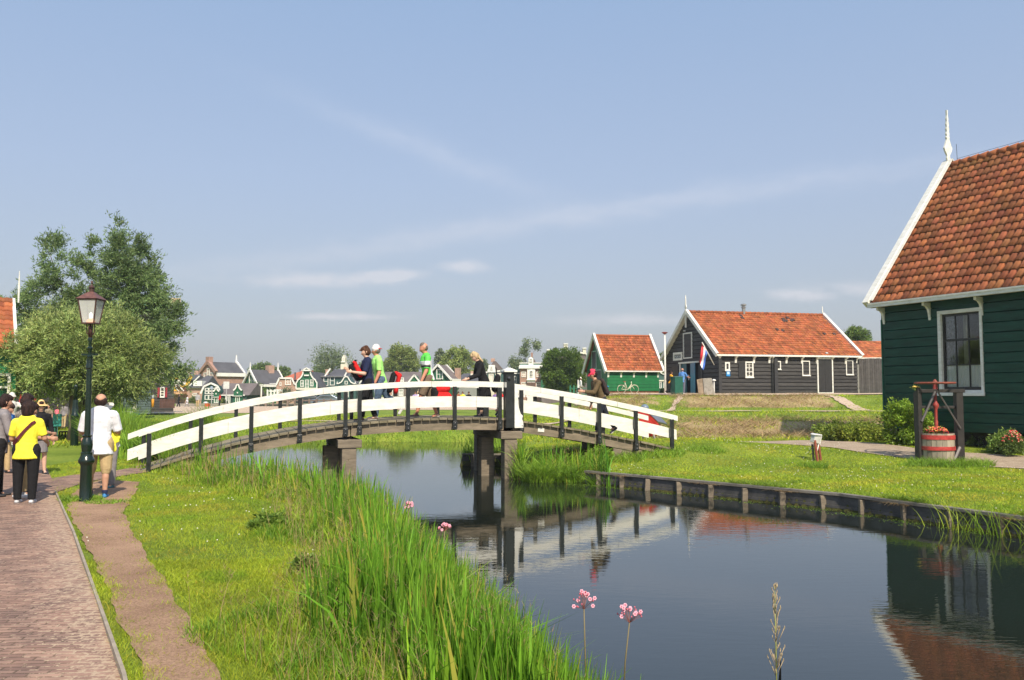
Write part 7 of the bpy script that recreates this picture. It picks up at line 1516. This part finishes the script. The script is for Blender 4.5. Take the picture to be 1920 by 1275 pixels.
q = Vector((l[0]+.02, l[1]+.16, .98)); o = bag('yellow_jacket', 'bright yellow jacket hanging from the forearm of the man in the white shirt', Matrix.Translation(q) @ Matrix.Scale(.85, 4), [('cloth', YELL, [((.15,0,-.24), (.10,0,.14), .055, .05, .5, (1,0,0)), ((.19,.02,-.06), (.13,.02,.14), .06, .04, .5, (1,0,0)), ((.08,-.03,-.12), (.09,-.02,.12), .05, .05, .5, (1,0,0)), ((.22,.02,.0), (.16,.02,.1), .05, .04, .5, (1,0,0))])], 'jacket')
# white figure with an orange paddle by the shop window
l = at(20, 780, 27); t, j = person('white dressed figure with a white headdress in front of the green shop window', (l.x, 27, 0), R(-120), 1.72, SKINP, 4, ((2,2),(-2,2)), ((60,20,30,0),(40,10,50,0)), (0,0), 1.1, cloth('figure_white', (.62, .60, .56)), .95, .25, cloth('figure_white', (.62, .60, .56)), 1.0, hair=None, hat='cap', hatmat=cloth('figure_white', (.62, .60, .56)), shoes=SHOEW, det=1)
# visitors further back under the trees
GBK = 'distant visitors under the trees'
def far(label, u, vfeet, Y, H, hd, group, det=0, **k):
    x = at(u, 735, Y).x; z = zat(vfeet, Y) if vfeet else H1(x, Y); return person(label, (x, Y, z), R(hd), H, det=det, group=group, **k)
far('adult in black with a pink bag under the pollard willow', 86, 802, 40, 1.24, -70, GBK, shirt=BLK, sleeve=.9, pants=BLK, hair=HAIRK, shoes=SHOEB, head=(20,0))
far('visitor in a light brown top with a pink purse beside the green bin', 93, 806, 38, 1.10, -170, GBK, shirt=TAUPE, sleeve=.45, pants=TAUPE, hair=HAIRK, shoes=SHOEB)
far('visitor in a grey jacket and beige trousers behind the green bin', 121, 803, 40, 1.20, 10, GBK, shirt=GREY, sleeve=.9, pants=KHAKI, hair=HAIRB, shoes=SHOEBR)
far('small visitor in a pink shirt between the grey jacket and the black coat', 108, 801, 43, 1.05, -20, GBK, shirt=cloth('pink', (.8, .2, .25)), sleeve=.4, pants=BLK, hair=HAIRB, shoes=SHOEB)
far('visitor in a blue shirt half hidden behind the visitor in black', 98, 800, 46, 1.25, 40, GBK, shirt=BLUE, sleeve=.4, pants=GREY, hair=HAIRK, shoes=SHOEB)
far('visitor with orange shawl near the dark trunk', 103, 800, 48, 1.28, 30, GBK, shirt=ORNG, sleeve=.9, pants=BLK, hair=HAIRB, shoes=SHOEB)
GF = 'people strolling on the far path'
far('far walker in black carrying a pale bag by the brown fence', 335.5, 765, 100, 1.62, -60, GF, shirt=BLK, sleeve=.9, pants=BLK, hair=HAIRK, shoes=SHOEB, legs=((14,4),(-14,6)))
far('far walker in a long white top and dark leggings', 351, 766, 100, 1.60, -80, GF, shirt=WHT, sleeve=.9, hem=.14, pants=GREY, hair=HAIRK, hairstyle='long', shoes=SHOEW, legs=((20,4),(-18,6)))
far('far walker in a grey jumper and beige trousers', 371, 764, 102, 1.75, 0, GF, shirt=cloth('heather', (.34, .34, .34)), sleeve=.95, pants=KHAKI, hair=HAIRB, shoes=SHOEB, build=1.15)
far('person in a red top seated near the signs', 412, 762, 100, 1.5, -50, GF, shirt=RED, sleeve=.4, pants=BLK, hair=HAIRB, shoes=SHOEB)
b = thing('cooler_box', 'small red box with white cloth on the far path', 'box', (at(389.5, 735, 101).x, 101, -.02)); m = MB(); m.box(-.26, .26, -.2, .2, 0, .4); m.build('box', mk('box_red', (.6, .02, .02)), b, bevel=.02); m = MB(); m.ball((-.2, 0, .5), .3, .2, .14); m.build('cloth', WHT, b, True)
GS = 'visitors resting beyond the bridge'
def seated(label, u, col, hc, w=1.1, Y=72, leg=TAUPE): far(label, u, 762, Y, 1.55, random.choice((-150, 150, 170)), GS, shirt=col, sleeve=.5, pants=leg, hair=hc, shoes=SHOEB, legs=((80,80),(84,84)), arms=((30,8,60,8),(30,8,60,8)), head=(15,0), build=w)
seated('seated visitor in orange and lilac left of the striped jersey', 779, cloth('lilac', (.45, .35, .6)), HAIRB); seated('seated visitor in white left of the striped jersey', 784.5, WHT, HAIRY); seated('seated visitor in black and white next to the brown shorts', 791, BLK, HAIRK)
seated('visitor in a plain white shirt sitting behind the red duffel bag', 839.5, WHT, HAIRK, 1.25); seated('seated visitor in a brown shirt behind the rail', 859, cloth('rust', (.30, .10, .05)), HAIRK); seated('seated visitor in bright yellow behind the rail', 868, YELL, HAIRB); seated('seated visitor in black right of the yellow one', 878.5, BLK, HAIRK); seated('seated visitor in purple behind the blonde woman', 929, cloth('violet', (.25, .15, .4)), HAIRK); seated('seated visitor in red and blue just left of the big bridge post', 941.5, RED, HAIRK, leg=BLUE)
bn = thing('long_bench', 'low wooden bench carrying the resting visitors beyond the bridge', 'bench', (at(774, 735, 72.1).x, 72.1, zat(762, 72))); m = MB(); w = at(948, 735, 72).x-at(774, 735, 72).x; m.box(0, w, -.2, .2, .36, .42); m.build('seat', TIMBER, bn)
for i in range(6): m = MB(); m.box(w*i/5-.05, w*i/5+.05, -.15, .15, -.05, .359); m.build('leg', TIMBER, bn)
far('person in white with a white cap beside the green shed', 1088, 744, 76, 1.74, -80, None, shirt=cloth('plain_white', (.72, .72, .74)), sleeve=.9, hem=.1, pants=TAUPE, hair=HAIRB, hat='cap', hatmat=WHITE, shoes=SHOEB); pole('post', 'thin white post beside the person in white', 'post', 1084, 712, 744, 76, .06, WHITE, z=0)
GD = 'visitors at the black barn'
x = at(1257, 735, 58.5).x; person('woman in an amber top and black trousers striding past the flagpole', (x, 58.5, H1(x, 58.5)+.04), R(-70), 1.66, SKIN, 6, ((26,6),(-26,10)), ((10,8,40,0),(-6,10,30,0)), (8,0), .95, ORNG, .5, .0, BLK, 1.0, hair=HAIRK, hairstyle='bun', shoes=SHOEW, det=1, group=GD, female=True)
pb = bag('backpack', 'black backpack on the woman in the amber top', Matrix.Translation((x-.16, 58.45, H1(x, 58.5)+1.22)), [('shell', BLK, [((0,0,-.18), (0,0,.14), .14, .12, .9, (1,0,0))])])
x = at(1280, 735, 59.2).x; person('man in a blue T-shirt and grey trousers at the blue barn door', (x, 59.2, H1(x, 59.2)+.04), R(-35), 1.78, SKINR, 0, ((4,4),(-4,4)), ((10,8,20,0),(38,14,44,0)), (4,0), 1.12, cloth('tee_blue', (.11, .27, .62)), .42, .03, cloth('slate', (.13, .14, .19)), 1.0, hair=HAIRG, hairstyle='cropped', shoes=SHOEW, det=1, group=GD)
# ------------------------------------------------------------ objects
def bin_(label, u, v, Y, w, h, z=None, board=False, name='waste_bin', group='green waste bins'):
    x = at(u, 735, Y).x; z = H1(x, Y) if z is None else z; t = thing(name, label, 'bin', (x, Y, z), R(20), group); g = mk('bin_green', (.012, .10, .065), .4, .12); w /= 2; b = MB(); b.box(-w, w, -w, w, 0, h*.93); b.build('body', g, t, bevel=.02)
    b = MB(); b.hexa([(-w-.02,-w-.02,h*.93), (w+.02,-w-.02,h*.93), (w+.02,w+.02,h*.93), (-w-.02,w+.02,h*.93), (-w-.02,-w-.02,h*.95), (w+.02,-w-.02,h*.98), (w+.02,w+.02,h*1.0), (-w-.02,w+.02,h*.98)]); b.build('lid', mk('bin_lid', (.05, .13, .11), .4), t)
    if board: b = MB(); b.box(w*.6, w*1.9, -w-.06, -w-.03, h*.75, h*1.35); b.build('notice_board', mk('notice_teal', (.03, .26, .22), .5), t); b = MB(); b.box(w*1.2, w*1.35, -w-.03, -w+.02, -.1, h*.75); b.build('board_post', mk('bin_lid', (.05, .13, .11)), t)
bin_('green bin with a teal notice board behind the woman in the straw hat', 96, 0, 30.5, .42, .72, board=True); bin_('tall green bin between the two visitors at the black barn', 1269, 0, 58.2, .62, 1.28, H1(12, 58.2)+.03)
def stool():
    x = at(122, 735, 33).x; t = thing('stool', 'small brown wooden stool on the grass near the green bin', 'stool', (x, 33, 0)); m = mk('stool_wood', (.12, .05, .03), .7, .2, 6); b = MB(); b.box(-.14, .14, -.12, .12, .2, .25); b.build('seat', m, t, bevel=.01)
    for a in (-1, 1):
        for c in (-1, 1): b = MB(); b.box(a*.11-.02, a*.11+.02, c*.09-.02, c*.09+.02, -.05, .199); b.build('leg', m, t)
stool()
def amber_bollard():
    Y = 62; x = at(287, 735, Y).x; z = zat(762, Y); t = thing('bollard', 'orange bollard with a grey top before the dark mill house', 'bollard', (x, Y, z)); b = MB(); b.lathe([(.09, -.05), (.09, .52), (.08, .54)], n=12); b.build('shaft', mk('bollard_orange', (.8, .33, .03)), t, True); b = MB(); b.lathe([(.08, .54), (.08, .8), (.05, .84)], n=12); b.build('cap', mk('bollard_grey', (.45, .47, .5)), t, True)
    x = at(253, 735, 60).x; t = thing('bollard', 'stubby pale stone bollard before the boarded shed', 'bollard', (x, 60, zat(769, 60))); b = MB(); b.lathe([(.14, -.1), (.14, .34), (.10, .40)], n=12); b.build('shaft', CREAM, t, True)
amber_bollard()
def bicycle():
    Y = 69.5; x0, x1 = at(1165, 735, Y).x, at(1190, 735, Y).x; t = thing('bicycle', 'cream framed city bicycle parked against the green shed', 'bicycle', ((x0+x1)/2, Y, 1.63), R(8)); w = (x1-x0)/2; m = mk('bike_cream', (.66, .62, .48), .4); k = BLACKP
    for s in (-1, 1):
        b = MB(Matrix.Translation((s*w, 0, .34)) @ Matrix.Rotation(R(90), 4, 'X')); pts = [(.34*math.cos(a*.2618), .34*math.sin(a*.2618), 0) for a in range(25)]; b.tube(pts, .024, 6, cap=False); o = b.build('wheel', mk('tyre_pale', (.42, .38, .30)), t, True)
        sp = MB(Matrix.Translation((s*w, 0, .34)) @ Matrix.Rotation(R(90), 4, 'X'))
        for a in range(12): sp.tube([(0,0,0), (.32*math.cos(a*.5236), .32*math.sin(a*.5236), 0)], .003, 3)
        sp.build('spokes', mk('bolt_steel', (.1, .1, .11)), o)
        f = MB(); f.tube([(s*w+.36*math.cos(a*.35+.4), 0, .34+.37*math.sin(a*.35+.4)) for a in range(7)], .015, 5); f.build('mudguard', m, t)
    f = MB(); bb = (-.05,0,.3); f.tube([(-w,0,.34), bb], .02, 6); f.tube([(-w,0,.34), (-w*.45,0,.8)], .02, 6); f.tube([bb, (-w*.48,0,.92)], .028, 6); f.tube([bb, (w*.62,0,.62)], .034, 6); f.tube([bb, (w*.58,0,.78)], .03, 6); f.tube([(w*.6,0,.62), (w*.5,0,.98)], .03, 6); f.tube([(w*.6,0,.65), (w,0,.34)], .022, 6); f.build('frame', m, t, True)
    s_ = MB(); s_.ball((-w*.5,0,.96), .13, .08, .04); s_.build('saddle', mk('saddle_brown', (.3, .12, .06)), t, True); h = MB(); h.tube([(w*.3,-.25,1.02), (w*.5,-.2,1.06), (w*.5,.2,1.06), (w*.3,.25,1.02)], .015, 6); h.build('handlebar', k, t, True); h = MB(); h.box(-w-.25, -w*.5, -.07, .07, .74, .76); h.build('carrier', k, t); h = MB(); h.tube([(-.05,-.1,.2), (-.05,-.06,.3), (-.05,.06,.3), (-.05,.1,.4)], .012, 5); h.build('pedals', k, t)
bicycle()
def flag():
    Pb = BO+BI*.15; Y = 58.6; p0, p1 = at(1339, 684, 59.8), at(1316.5, 642, 58.6); t = thing('flag', 'red, white and blue tricolour flag hanging from a slanted white pole on the barn gable', 'flag', p0); b = MB(); v = p1-p0; b.tube([(0,0,0), v], .035, 8); b.build('pole', WHITE, t, True)
    # cloth hanging down from the pole: three bands
    n = 10; cols = [mk('flag_red', (.62, .03, .04), .7), mk('flag_white', (.72, .72, .75), .7), mk('flag_blue', (.05, .14, .50), .7)]
    s0, s1 = v*.98, v*.42
    edges = [[(1316.5, 643), (1312.5, 672)], [(1319.5, 647), (1313.5, 678)], [(1322.5, 656), (1316, 690)], [(1326.5, 663), (1319.5, 694)]]
    edges = [[(1316.3,642.5), (1314.5,655), (1313,668), (1312.8,678)], [(1319.5,648), (1319,662), (1315.5,676), (1313.2,684)], [(1323,655), (1321,668), (1318.5,682), (1316.5,691)], [(1326.8,662), (1323.5,671), (1321.8,684), (1319.5,694)]]
    for k in range(3):
        V = []; 
        for i in range(13):
            f = i/12*3; a = min(int(f), 2); g = f-a
            for e in (edges[k], edges[k+1]):
                u = e[a][0]*(1-g)+e[a+1][0]*g; vv = e[a][1]*(1-g)+e[a+1][1]*g; q = at(u, vv, 58.7+.12*math.sin(i*.7+k*1.3+(e is edges[k+1])*1.3))-p0; V.append(tuple(q))
        i = np.arange(12)*2; np_mesh('stripe', V, np.stack([i, i+1, i+3, i+2], 1), cols[k], t, smooth=True)
flag()
def crate():
    x = at(1325, 735, 57.4).x; t = thing('wooden_box', 'weathered wooden box with slanted sides standing on the grass before the barn', 'box', (x, 57.4, H1(x, 57.4)+.02), R(-18)); m = mk('box_boards', (.36, .27, .19), .85, .2, 5, bump=.4); g = mk('box_boards_grey', (.36, .33, .29), .85, .2, 5, bump=.4)
    b = MB(); b.hexa([(-.50,-.25,-.1), (-.15,-.3,-.1), (-.15,.3,-.1), (-.5,.3,-.1), (-.62,-.25,1.05), (-.25,-.3,1.12), (-.25,.3,1.12), (-.62,.3,1.05)]); b.build('side_board', m, t, bevel=.01)
    b = MB(); b.hexa([(-.12,-.28,-.1), (.55,-.28,-.1), (.55,.3,-.1), (-.12,.3,-.1), (-.22,-.3,1.12), (.32,-.3,1.15), (.32,.3,1.15), (-.22,.3,1.12)]); b.build('panel', g, t, bevel=.01)
    x = at(1339, 735, 58.6).x; t = thing('path_light', 'small white mushroom topped light post beside the barn corner', 'light post', (x, 58.6, H1(x, 58.6))); b = MB(); b.lathe([(.05, -.1), (.045, .95)], n=8); b.build('post', WHITEF, t); b = MB(); b.lathe([(.14, .95), (.14, 1.0), (.05, 1.06)], n=10); b.build('cap', WHITEF, t)
crate()
def red_slide():
    """red shell with a steel chute standing on legs behind the end of the rail"""
    Y = 26.2; c = at(1217, 790, Y); z0 = at(1217, 826, Y).z; t = thing('barrow_drum', 'big red metal tub with a steel chute behind the right end of the bridge', 'tub', (c.x, Y, z0)); L = lambda u, v, dy=0: Vector(at(u, v, Y+dy))-Vector((c.x, Y, z0))
    red = mk('tub_red', (.55, .035, .03), .4, .12, 5); st = mk('tub_steel', (.38, .37, .36), .28, .15, 3, metallic=.85); b = MB()
    f = [L(1194,763,-.35), L(1207,768,-.4), L(1232,789,-.4), L(1240,812,-.35), L(1228,818,-.3), L(1208,820,-.3), L(1200,800,-.35)]; bk = [L(1200,763,.5), L(1212,768,.55), L(1236,789,.55), L(1243,810,.5), L(1230,818,.45), L(1212,820,.45), L(1205,800,.5)]
    n = 7; b.add(f+bk, [tuple(range(n)), tuple(range(2*n-1, n-1, -1))]+[(i, i+n, (i+1) % n+n, (i+1) % n) for i in range(n)]); b.build('tub', red, t, bevel=.03)
    s = MB(); pts = []
    A = [(1207,765), (1216,769), (1227,771), (1229,771)]; s.add([L(1206,764,-.42), L(1233,790,-.42), L(1251,795,.25), L(1229,771,.35), L(1206,764,-.38), L(1233,793,-.38), L(1251,797,.3), L(1229,774,.4)], [(0,1,2,3), (7,6,5,4), (0,4,5,1), (1,5,6,2), (2,6,7,3), (3,7,4,0)]); s.build('chute', st, t)
    s = MB(); s.ball(L(1209,765,.3), .13, .13, .12); s.build('lamp', mk('blue_grey_metal', (.16, .22, .30), .4), t, True)
    for (a, b_, c_, d) in ((1211,802,1205,822), (1223,804,1228,826)): l = MB(); l.tube([L(a,b_,-.45), L(c_,d,-.5)], .035, 8); l.build('leg', mk('leg_grey', (.35, .31, .28), .6), t, True)
red_slide()
def press():
    c = gnd(1757, 868, -.1); t = thing('cheese_press', 'old wooden screw press with a red banded tub between black posts', 'press', (c.x, c.y, H1(c.x, c.y))); k = 1/ (F/c.y); Y = c.y; z0 = t.location.z
    Z = lambda v: zat(v, Y)-z0; X = lambda u: at(u, 735, Y).x-c.x; blk = mk('press_timber', (.022, .018, .016), .6, .3, 6, bump=.3); red = mk('press_red', (.33, .045, .035), .6, .25, 12); redb = mk('band_red', (.48, .05, .045), .5, .25, 9)
    x0, x1 = X(1722), X(1784); cx = (x0+x1)/2; r = (x1-x0)/2; zt = Z(812); zb = -.05
    b = MB(); n = 22; rd = random.Random(1)
    for i in range(n):
        a0, a1 = 2*math.pi*i/n, 2*math.pi*(i+.94)/n; g = rd.uniform(.75, 1.2); b.cur = (g, g, g); pts = []
        for rr, z in ((r*.90, zb), (r, zt*.55), (r*1.0, zt)):
            pts += [(cx+rr*math.cos(a0), rr*math.sin(a0), z), (cx+rr*math.cos(a1), rr*math.sin(a1), z)]
        b.add(pts, [(0,1,3,2), (2,3,5,4)]); pin = [(cx+(r-.03)*math.cos(a), (r-.03)*math.sin(a), z) for a in (a0, a1) for z in (zt-.12, zt)]
        b.add([pts[4], pts[5], pin[3], pin[1], pin[2], pin[0]], [(0,1,2,3), (3,2,4,5)])
    b.build('tub', mk('tub_staves', (.35, .30, .23), .85, .2, 5, bump=.4, bscale=30, stretch=(1,1,.2), attr='tint'), t, tint=True)
    b = MB(); b.lathe([(r*.97, zt-.07), (.02, zt-.05)], (cx,0,0), 20); b.build('tub_lid', mk('lid_wood', (.12, .10, .07), .85, .2, 8), t)
    for za, zb_ in ((Z(823), Z(815)), (Z(843), Z(836))):
        b = MB(); b.lathe([(r*1.005, za), (r*1.03, za), (r*1.035, zb_), (r*1.01, zb_)], (cx,0,0), 24); o = b.build('band', redb, t, True, auto=30)
    xl, xr = X(1721), X(1796); top = Z(734); H_ = Z(727)
    for x, w, ztop in ((xl, .085, H_), (xr, .15, top)):
        b = MB(); b.box(x-w*.6, x+w*.6, -.09, .09, -.1, ztop); b.build('post', blk, t, bevel=.01)
    b = MB(); b.box(xl-.02, xl+.16, .12, .22, -.1, H_-.12); b.build('post', blk, t)
    b = MB(); b.box(xl-.05, xr+.14, -.1, .06, top-.03, top+.06); b.box(xl+.07, xr-.1, -.02, .05, Z(766), Z(761)); b.build('cross_beam', blk, t, bevel=.006)
    b = MB(); xm = X(1752); b.tube([(xm+.02, -.11, top+.02), (xr-.02, -.12, Z(803))], .022, 6); b.tube([(xm-.03, -.1, top), (xl+.03, -.1, Z(790))], .035, 6); b.tube([(xr-.3, -.2, -.05), (xr-.05, -.1, Z(838))], .05, 6); b.build('brace', mk('iron_grey', (.12, .11, .11), .5, metallic=.3), t)
    s = MB(); s.lathe([(.035, Z(812)), (.05, Z(790)), (.04, Z(788)), (.04, Z(768)), (.075, Z(762)), (.08, Z(758)), (.04, Z(754)), (.035, Z(737)), (.07, Z(735)), (.06, Z(730)), (.05, Z(722)), (.05, Z(719))], (xm+.02,0,0), 14); s.build('screw', red, t, True, auto=40)
    w = MB(); R0 = X(1788)-xm; w.tube([(xm+.02+R0*.95*math.cos(a*.2618), R0*.95*math.sin(a*.2618), Z(718)) for a in range(25)], .028, 6, cap=False)
    for a in range(4): w.bar((xm+.02, 0, Z(717)), (xm+.02+R0*.95*math.cos(a*1.5708+.3), R0*.95*math.sin(a*1.5708+.3), Z(718)), .05, .03)
    w.lathe([(.06, Z(720)), (.05, Z(714)), (.015, Z(711))], (xm+.02,0,0), 10); w.build('hand_wheel', mk('rusty_red', (.28, .07, .045), .75, .3, 12), t, True, auto=40)
    h = MB()
    for sx in (-.16, .22): h.tube([(xm+sx-.06, -.1, zt-.04), (xm+sx-.06, -.1, zt+.05), (xm+sx+.06, -.1, zt+.05), (xm+sx+.06, -.1, zt-.04)], .012, 6)
    h.build('handle', redb, t)
    fl = MB(); rd = random.Random(7); bl = MB()
    for i in range(70):
        a = rd.uniform(0, 6.28); q = rd.uniform(0, .2); p = (X(1752)+rd.uniform(-.27, .24), .12+q*math.sin(a)*.5, zt+.02+rd.uniform(0, .17)); (fl if i % 2 else bl).ball(p, .028, .028, .02, 6, 4)
    return t, cx, zt
t_, cx_, zt_ = press()
def flowers(label, u, v, Y, w, h, cols, n=60, seed=1, leaves_n=900, s=.02, z=None, lm=LEAF_MID):
    x = at(u, 735, Y).x; z = H1(x, Y) if z is None else z; H_ = px(h, Y); W = px(w, Y)/2; t = tree('flowering_plant', label, (x, Y, z), [(0,0,H_*.45,W,W*.8,H_*.45)], None, lm, leaves_n, (.06, .03), W*.4, 40, -.2, 'plant', 'flowering plants', .3); rd = random.Random(seed)
    for ci, c in enumerate(cols):
        b = MB()
        for i in range(n//len(cols)):
            a = rd.uniform(0, 6.28); e = rd.uniform(.1, 1.4); r = rd.uniform(.8, 1.05); b.ball((W*r*math.cos(a)*math.cos(e), W*.8*r*math.sin(a)*math.cos(e), H_*.5+H_*.5*math.sin(e)*r), s, s, s*.7, 6, 4)
        b.build('blossoms', mk('blossom_%d_%d' % (int(c[0]*99), int(c[1]*99)), c, .7, .15, 30), t, True)
    return t
flowers('orange and yellow flowers growing out of the red banded tub', 1752, 0, t_.location.y+.05, 40, 16, ((.80,.20,.06), (.78,.50,.10), (.70,.12,.10)), 130, 2, 500, .026, z=t_.location.z+zt_-.06)
flowers('little pot of yellow flowers on top of the left press post', 1717, 0, t_.location.y, 14, 5, ((.80,.55,.12),), 26, 3, 60, .018, z=zat(729, t_.location.y))
flowers('red snapdragon like flowers in front of the big house at the right edge', 1895, 0, 23.2, 36, 50, ((.62,.05,.05), (.65,.30,.20)), 90, 4, 2600, .024)
flowers('low red flowers between the clipped hedge and the tall shrub', 1620, 0, 29, 46, 34, ((.60,.05,.04), (.65,.22,.12)), 44, 5, 2600, .03)
bush('tall bright green leafy shrub left of the screw press by the house corner', 1680, 0, 26.0, 80, 90, leaf_mat('shrub_leaves', (.27, .42, .045), (.16, .27, .03)), 15000, 'shrub', leafk=3.6, clump=.2)
bush('low clipped hedge with yellowish tips behind the utility posts', 1575, 0, 28.6, 130, 32, leaf_mat('hedge_leaves', (.30, .36, .05), (.12, .19, .03)), 9000, 'hedge', leafk=3.4, clump=.14)
bush('light green garden plants in front of the big house left of the red flowers', 1860, 0, 24.0, 66, 40, leaf_mat('garden_leaves', (.27, .40, .09), (.16, .25, .06)), 6500, 'shrub', leafk=4, clump=.2)
bush('mossy weeds beside the right press post by the path', 1815, 0, 25.6, 44, 18, LEAF_MID, 1800, 'shrub', leafk=3.4)
bush('bright broad leaved weed clump under the right span of the bridge', 1120, 0, 22.1, 44, 22, leaf_mat('weed_leaves', (.24, .38, .04), (.15, .26, .03)), 1800, 'weed_clump', leafk=5, z=H1(2.3, 22.1))
for i, (u, v, Y, w, h) in enumerate(((528, 985, 11.3, 50, 20), (590, 1095, 8.4, 44, 34), (600, 1190, 7.0, 44, 30), (500, 1000, 11.0, 24, 10), (1140, 1262, 5.6, 80, 70))):
    lab = ('dark leafy weed clump at the lawn edge beside the yellow flower', 'leafy weed clump halfway down the lawn edge', 'dark weeds at the lawn edge near the bottom of the view', 'tiny weed clump left of the dark leafy one', 'pale green leafy water plant below the flowering rush')[i]
    q = gnd(u, v, -.02); bush(lab, u, 0, Y, w, h, leaf_mat('lawn_weed', (.22, .33, .055), (.12, .21, .035)) if i < 4 else leaf_mat('water_plant', (.22, .32, .09), (.14, .22, .06)), 900 if i < 4 else 700, 'weed_clump', leafk=7 if i < 4 else 12, clump=.3)
def utility():
    c = gnd(1530, 870, -.1); Y = c.y; z0 = H1(c.x, Y); t = thing('utility_box', 'white electricity box on two leaning rust red posts in the lawn', 'utility box', (c.x, Y, z0)); X = lambda u: at(u, 735, Y).x-c.x; Z = lambda v: zat(v, Y)-z0; m = mk('rust_red_post', (.30, .075, .045), .7, .2, 9, bump=.2)
    b = MB(); b.tube([(X(1529.5),-.05,-.1), (X(1523.5),-.08,Z(825))], .036, 10); b.build('post', m, t, True, auto=40); b = MB(); b.tube([(X(1540),.12,-.1), (X(1535),.1,Z(833))], .034, 10); b.build('post', m, t, True, auto=40)
    b = MB(); b.tube([(X(1524),.02,-.1), (X(1521),.0,Z(833))], .03, 8); b.build('post', TARSHADE, t)
    T = Matrix.Translation((X(1527), .0, Z(823))) @ Matrix.Rotation(R(14), 4, 'Y') @ Matrix.Rotation(R(25), 4, 'Z'); b = MB(T); b.box(-.10, .10, -.07, .07, -.10, .10); b.build('box', mk('box_grey_white', (.55, .54, .50), .6, .1, 8), t, bevel=.01); b = MB(T); b.hexa([(-.13,-.11,.09), (.12,-.09,.12), (.12,.09,.12), (-.13,.09,.09), (-.08,-.1,.13), (.11,-.08,.15), (.11,.08,.15), (-.08,.08,.13)]); b.box(.10, .125, -.08, .08, -.11, .12); b.build('box_lid', mk('box_white', (.68, .68, .66), .5), t, bevel=.006)
    b = MB(); b.tube([(X(1521),-.03,Z(838)), (X(1514),-.05,Z(844)), (X(1512.5),-.05,Z(851)), (X(1516),-.04,Z(853)), (X(1522),-.03,Z(846))], .007, 6); b.build('cable', BLACKP, t, True); b = MB(); b.tube([(X(1533),0,Z(833)), (X(1530),.02,Z(846)), (X(1531),.02,Z(868))], .014, 6); b.build('conduit', WHITEF, t, True)
utility()

# ------------------------------------------------------------ every loose piece of these parts becomes a part of its own
def separate(o, newname=None):
    me = o.data; n = len(me.vertices); p = list(range(n))
    def f(a):
        while p[a] != a: p[a] = p[p[a]]; a = p[a]
        return a
    for e in me.edges:
        a, b = f(e.vertices[0]), f(e.vertices[1])
        if a != b: p[a] = b
    groups = {}
    for q in me.polygons: groups.setdefault(f(q.vertices[0]), []).append(q)
    if len(groups) < 2: return
    for polys in groups.values():
        idx = sorted({i for q in polys for i in q.vertices}); m = {v: k for k, v in enumerate(idx)}
        nm = bpy.data.meshes.new(newname or me.name); nm.from_pydata([tuple(me.vertices[i].co) for i in idx], [], [[m[i] for i in q.vertices] for q in polys]); nm.update()
        if polys[0].use_smooth: nm.polygons.foreach_set('use_smooth', np.ones(len(nm.polygons), bool))
        nm.materials.append(me.materials[0]); c = bpy.data.objects.new(newname or o.name.split('.')[0], nm); COL.objects.link(c); c.parent = o.parent; c.matrix_basis = o.matrix_basis.copy()
    bpy.data.objects.remove(o)
for o in [x for x in bpy.data.objects if x.type == 'MESH' and x.parent]:
    k = o.name.split('.')[0]
    if k in ('eyes', 'bolt', 'brace', 'corner_post', 'dark_tile', 'double_door', 'handle', 'soffit', 'bud', 'rail', 'gutter', 'boarding', 'parapet'): separate(o, {'eyes': 'eye'}.get(k, k))

# ------------------------------------------------------------ thin summer haze
def haze():
    b = MB(); b.box(-3300, 3300, -400, 4800, -2.6, 24); m = bpy.data.materials.new('thin_haze'); m.use_nodes = True; N = m.node_tree.nodes; N.remove(N['Principled BSDF']); v = N.new('ShaderNodeVolumePrincipled')
    v.inputs['Color'].default_value = (.86, .91, 1, 1); v.inputs['Density'].default_value = HAZE; v.inputs['Anisotropy'].default_value = .2; m.node_tree.links.new(v.outputs[0], N['Material Output'].inputs['Volume']); tag(b.build('haze', m), kind='stuff')
HAZE = .0005
haze()
